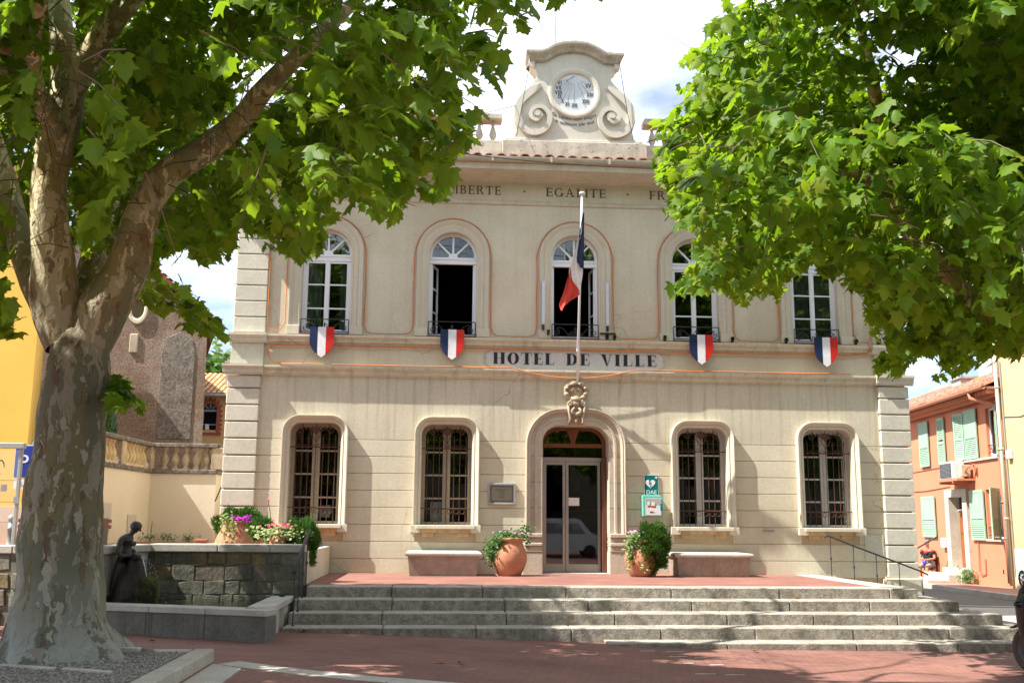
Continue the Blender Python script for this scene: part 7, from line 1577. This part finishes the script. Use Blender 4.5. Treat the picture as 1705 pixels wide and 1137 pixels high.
POLY_R = [(1900,-3000),(1400,-800),(1195,-60),(1186,-5),(1152,18),(1186,42),(1165,78),(1128,86),(1124,114),(1162,132),(1120,162),(1090,170),(1100,196),(1070,226),(1082,272),(1078,302),(1112,338),(1094,362),(1124,388),(1162,398),(1142,430),(1152,452),(1102,480),(1108,506),(1150,500),(1190,482),(1206,504),(1228,510),(1262,508),(1286,474),(1345,444),(1388,482),(1432,502),(1444,560),(1482,592),(1448,622),(1464,644),(1500,604),(1545,596),(1566,616),(1545,640),(1578,637),(1620,592),(1650,578),(1662,616),(1692,584),(3500,600),(3500,-3000)]
rt_, nR = plane_tree('plane_tree', 'leafy plane tree reaching in from the right edge over the facade', (7.0,-7.6,-.75),
    [('trunk', TR, rTR, 20, True), ('limb', r1, rr1, 14, False), ('limb', r2, rr2, 12, False), ('limb', r3, rr3, 12, False), ('limb', r4, rr4, 10, False), ('limb', r5, rr5, 10, False), ('limb', r6, rr6, 8, False)],
    [r1, r2, r3, r4, r5, r6], POLY_R, [((-1.6,-12.8,1.6),(10.5,-3.8,9.4),.9),((2.5,-13.2,4),(12,-5,11.5),.10)], 7600, 7.2, 9, shade=shade_right, clear=(1,2), side=-1, extra=np.array([A3(*p) for p in ((1112,485,-7.5),(1130,480,-7.3),(1150,470,-7.2),(1170,468,-7.2),(1140,455,-7),(1200,480,-7),(1225,490,-7),(1255,490,-7.2),(1160,440,-6.8),(1190,450,-6.8),(1450,612,-7.6),(1475,600,-7.6),(1462,590,-7.5),(1500,585,-7.7),(1555,622,-8),(1565,600,-8),(1570,580,-8),(1640,560,-8.2),(1660,600,-8.4),(1690,560,-8.4),(1530,575,-7.8),(1600,575,-8),(1420,540,-7.4),(1440,560,-7.4),(1400,500,-7.2))]))
print('LEAVES', nL, nR)
# tree pit with kerb, gravel and pale slabs
pit = thing('tree_pit', 'raised gravel tree pit edged with granite kerb stones round the big plane', 'tree pit', (-7,-10.3,-.5))
PO = (-7,-10.3,-.5)
MB().box(-9.6-PO[0],-5.30-PO[0],-14.5-PO[1],-8.9-PO[1],-.2,.085).build('gravel_bed', soilM, pit)
y = -8.72
while y > -14.2:
    y2 = y-random.uniform(.55,.95); rel(MB().box(-5.33,-5.12,y2+.006,y,-.75,-.40+random.uniform(-.006,.006)), PO).build('kerb_stone', granite2, pit, bevel=.016); y = y2
x = -5.345
while x > -9.6:
    x2 = x-random.uniform(.6,1.0); rel(MB().box(x2+.006,x,-8.93,-8.72,-.75,-.405+random.uniform(-.006,.006)), PO).build('kerb_stone', granite2, pit, bevel=.016); x = x2
for (xa, xb, ya, yb) in ((-6.88,-6.27,-9.98,-10.24),(-6.20,-5.67,-10.23,-10.49),(-7.6,-6.95,-9.75,-10.0)):
    q = [(xa,ya-.05),(xb,yb-.05),(xb,yb+.05),(xa,ya+.05)]; rel(MB().prism_z(q, -.45, -.395), PO).build('pale_slab', slabM, pit, bevel=.004)
m = MB(); m.loft([[(-6.15+rx*math.cos(a), -9.05+ry*math.sin(a), z) for a in [2*PI*i/22 for i in range(22)]] for rx, ry, z in ((.50,.26,-.414),(.46,.23,-.375),(.40,.20,-.38),(.36,.17,-.44),(.2,.1,-.47))], True); rel(m, PO).build('sunken_ring', basinM, pit, smooth=True)
rel(MB().prism_z([(-6.12,-8.98),(-5.86,-9.02),(-5.84,-8.93),(-6.1,-8.88)], -.45, -.36), PO).build('pale_slab', slabM, pit, bevel=.006)
n = 9000; gx = rng.uniform(-8.6,-5.36,n); gy = rng.uniform(-12.2,-8.95,n); s = rng.uniform(.008,.02,n)
oct_ = np.array([(1,0,0),(-1,0,0),(0,1,0),(0,-1,0),(0,0,.7),(0,0,-.7)]); fo_ = np.array([(0,2,4),(2,1,4),(1,3,4),(3,0,4),(2,0,5),(1,2,5),(3,1,5),(0,3,5)])
c = np.stack([gx-PO[0], gy-PO[1], np.full(n,.085)+s*.4],1); an = rng.uniform(0,2*PI,n); ca, sa = np.cos(an), np.sin(an); o6 = oct_[None]*rng.uniform(.6,1.3,(n,6,1))
vv = np.stack([o6[...,0]*ca[:,None]-o6[...,1]*sa[:,None], o6[...,0]*sa[:,None]+o6[...,1]*ca[:,None], o6[...,2]],-1)*s[:,None,None]+c[:,None,:]
np_mesh('gravel', vv.reshape(-1,3), (fo_[None]+(np.arange(n)*6)[:,None,None]).reshape(-1,3), gravelM, pit, 'stuff')
t = thing('weed', 'tiny green weed at the foot of the big plane trunk', 'weed', tuple(on_ground(68,1100,-.41))); leaf_cloud('leaves', rng.normal(0,1,(90,3))*[.07,.05,.03]+[0,0,.04], np.tile([0,-.4,.8],(90,1)), .05, ivyM, t)
# olive at the left edge in front of the yellow house
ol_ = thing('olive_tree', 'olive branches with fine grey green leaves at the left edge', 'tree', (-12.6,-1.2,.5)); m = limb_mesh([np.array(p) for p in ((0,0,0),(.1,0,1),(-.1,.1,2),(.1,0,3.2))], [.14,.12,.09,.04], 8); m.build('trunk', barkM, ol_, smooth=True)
P_ = []
for i in range(26):
    c = np.array([rng.normal(-.35,.55), rng.normal(0,.5), rng.uniform(2.0,5.2)]); P_.append(c+rng.normal(0,1,(170,3))*[.22,.22,.26])
P_ = np.concatenate(P_); x, y, z = project(P_+np.array([-12.6,-1.2,.5])); k = (x < 22) & (y > 440); leaf_cloud('crown', P_[k], np.tile([0,-.4,.6],(k.sum(),1)), .07, oliveM, ol_, aspect=.28, jitter=.8)
# trees and houses behind the viewer, mirrored in the glass
for i, (x, y, h) in enumerate(((-16,-34,11),(-8,-38,12),(0,-36,11),(8,-39,12),(17,-35,11))):
    far_tree('square_tree', ['bushy tree on the far side of the square behind the viewer, far left','bushy tree behind the viewer, left of the middle','bushy tree behind the viewer straight across from the door','bushy tree behind the viewer, right of the middle','bushy tree behind the viewer, far right'][i], (x,y,gz(x,y)), 5.2, h, 3500, .55, 'trees across the square')
for i, (x, w_, h, mt, lb) in enumerate(((-18,16,9,farwall,'brown house across the square behind the viewer'),(-3,18,8,farwall,'low brown house across the square behind the viewer'),(15,22,9.5,farwall,'long brown house across the square behind the viewer'))):
    t = thing('square_house', lb, 'house', (x,-50,-1)); MB().box(-w_/2,w_/2,-8,0,0,h).build('wall', mt, t); MB().add([(-w_/2-.3,.4,h),(w_/2+.3,.4,h),(w_/2+.3,-4,h+1.8),(-w_/2-.3,-4,h+1.8),(w_/2+.3,-8.4,h),(-w_/2-.3,-8.4,h)],[(3,2,1,0),(5,4,2,3)]).build('roof', tileM, t)
    for q in range(4):
        for zz in (1.2,4.6): MB().box(-w_/2+1.2+q*3.1,-w_/2+2.3+q*3.1,-.05,.03,zz,zz+1.7).build('window', darkroom, t)

# white van parked across the square, mirrored in the door glass
van = thing('parked_van', 'white van parked across the square behind the viewer, mirrored in the door', 'van', (3.6,-33,gz(3.6,-33)))
m = MB(); m.loft([[(x,y,z) for x, z in ((-2.3,.35),(-2.35,1.0),(-2.2,1.85),(-1.9,1.95),(1.0,1.95),(1.6,1.25),(2.3,1.0),(2.4,.6),(2.35,.35))] for y in (-.85,.85)]); 
for y in (-.85,.85): m.add([(x,y,z) for x, z in ((-2.3,.35),(-2.35,1.0),(-2.2,1.85),(-1.9,1.95),(1.0,1.95),(1.6,1.25),(2.3,1.0),(2.4,.6),(2.35,.35))], [tuple(range(9))])
m.build('body', acM, van, bevel=.04, seg=2)
for x0, x1, x2, x3 in ((-2.0,-1.0,-1.0,-1.95),(-.9,.1,.1,-.9),(.2,1.3,.9,.2)): MB().add([(x0,.86,1.2),(x1,.86,1.2),(x2,.86,1.75),(x3,.86,1.75)], [(0,1,2,3)]).build('window', glassD, van)
for x in (-1.5,1.5):
    for y in (-.8,.8): m = MB(); m.lathe([(0,-.1),(.3,-.1),(.33,-.06),(.33,.06),(.3,.1),(0,.1)], n=18); o = m.build('wheel', blackplastic, van, loc=(x,y,.33)); o.rotation_euler = (PI/2,0,0)
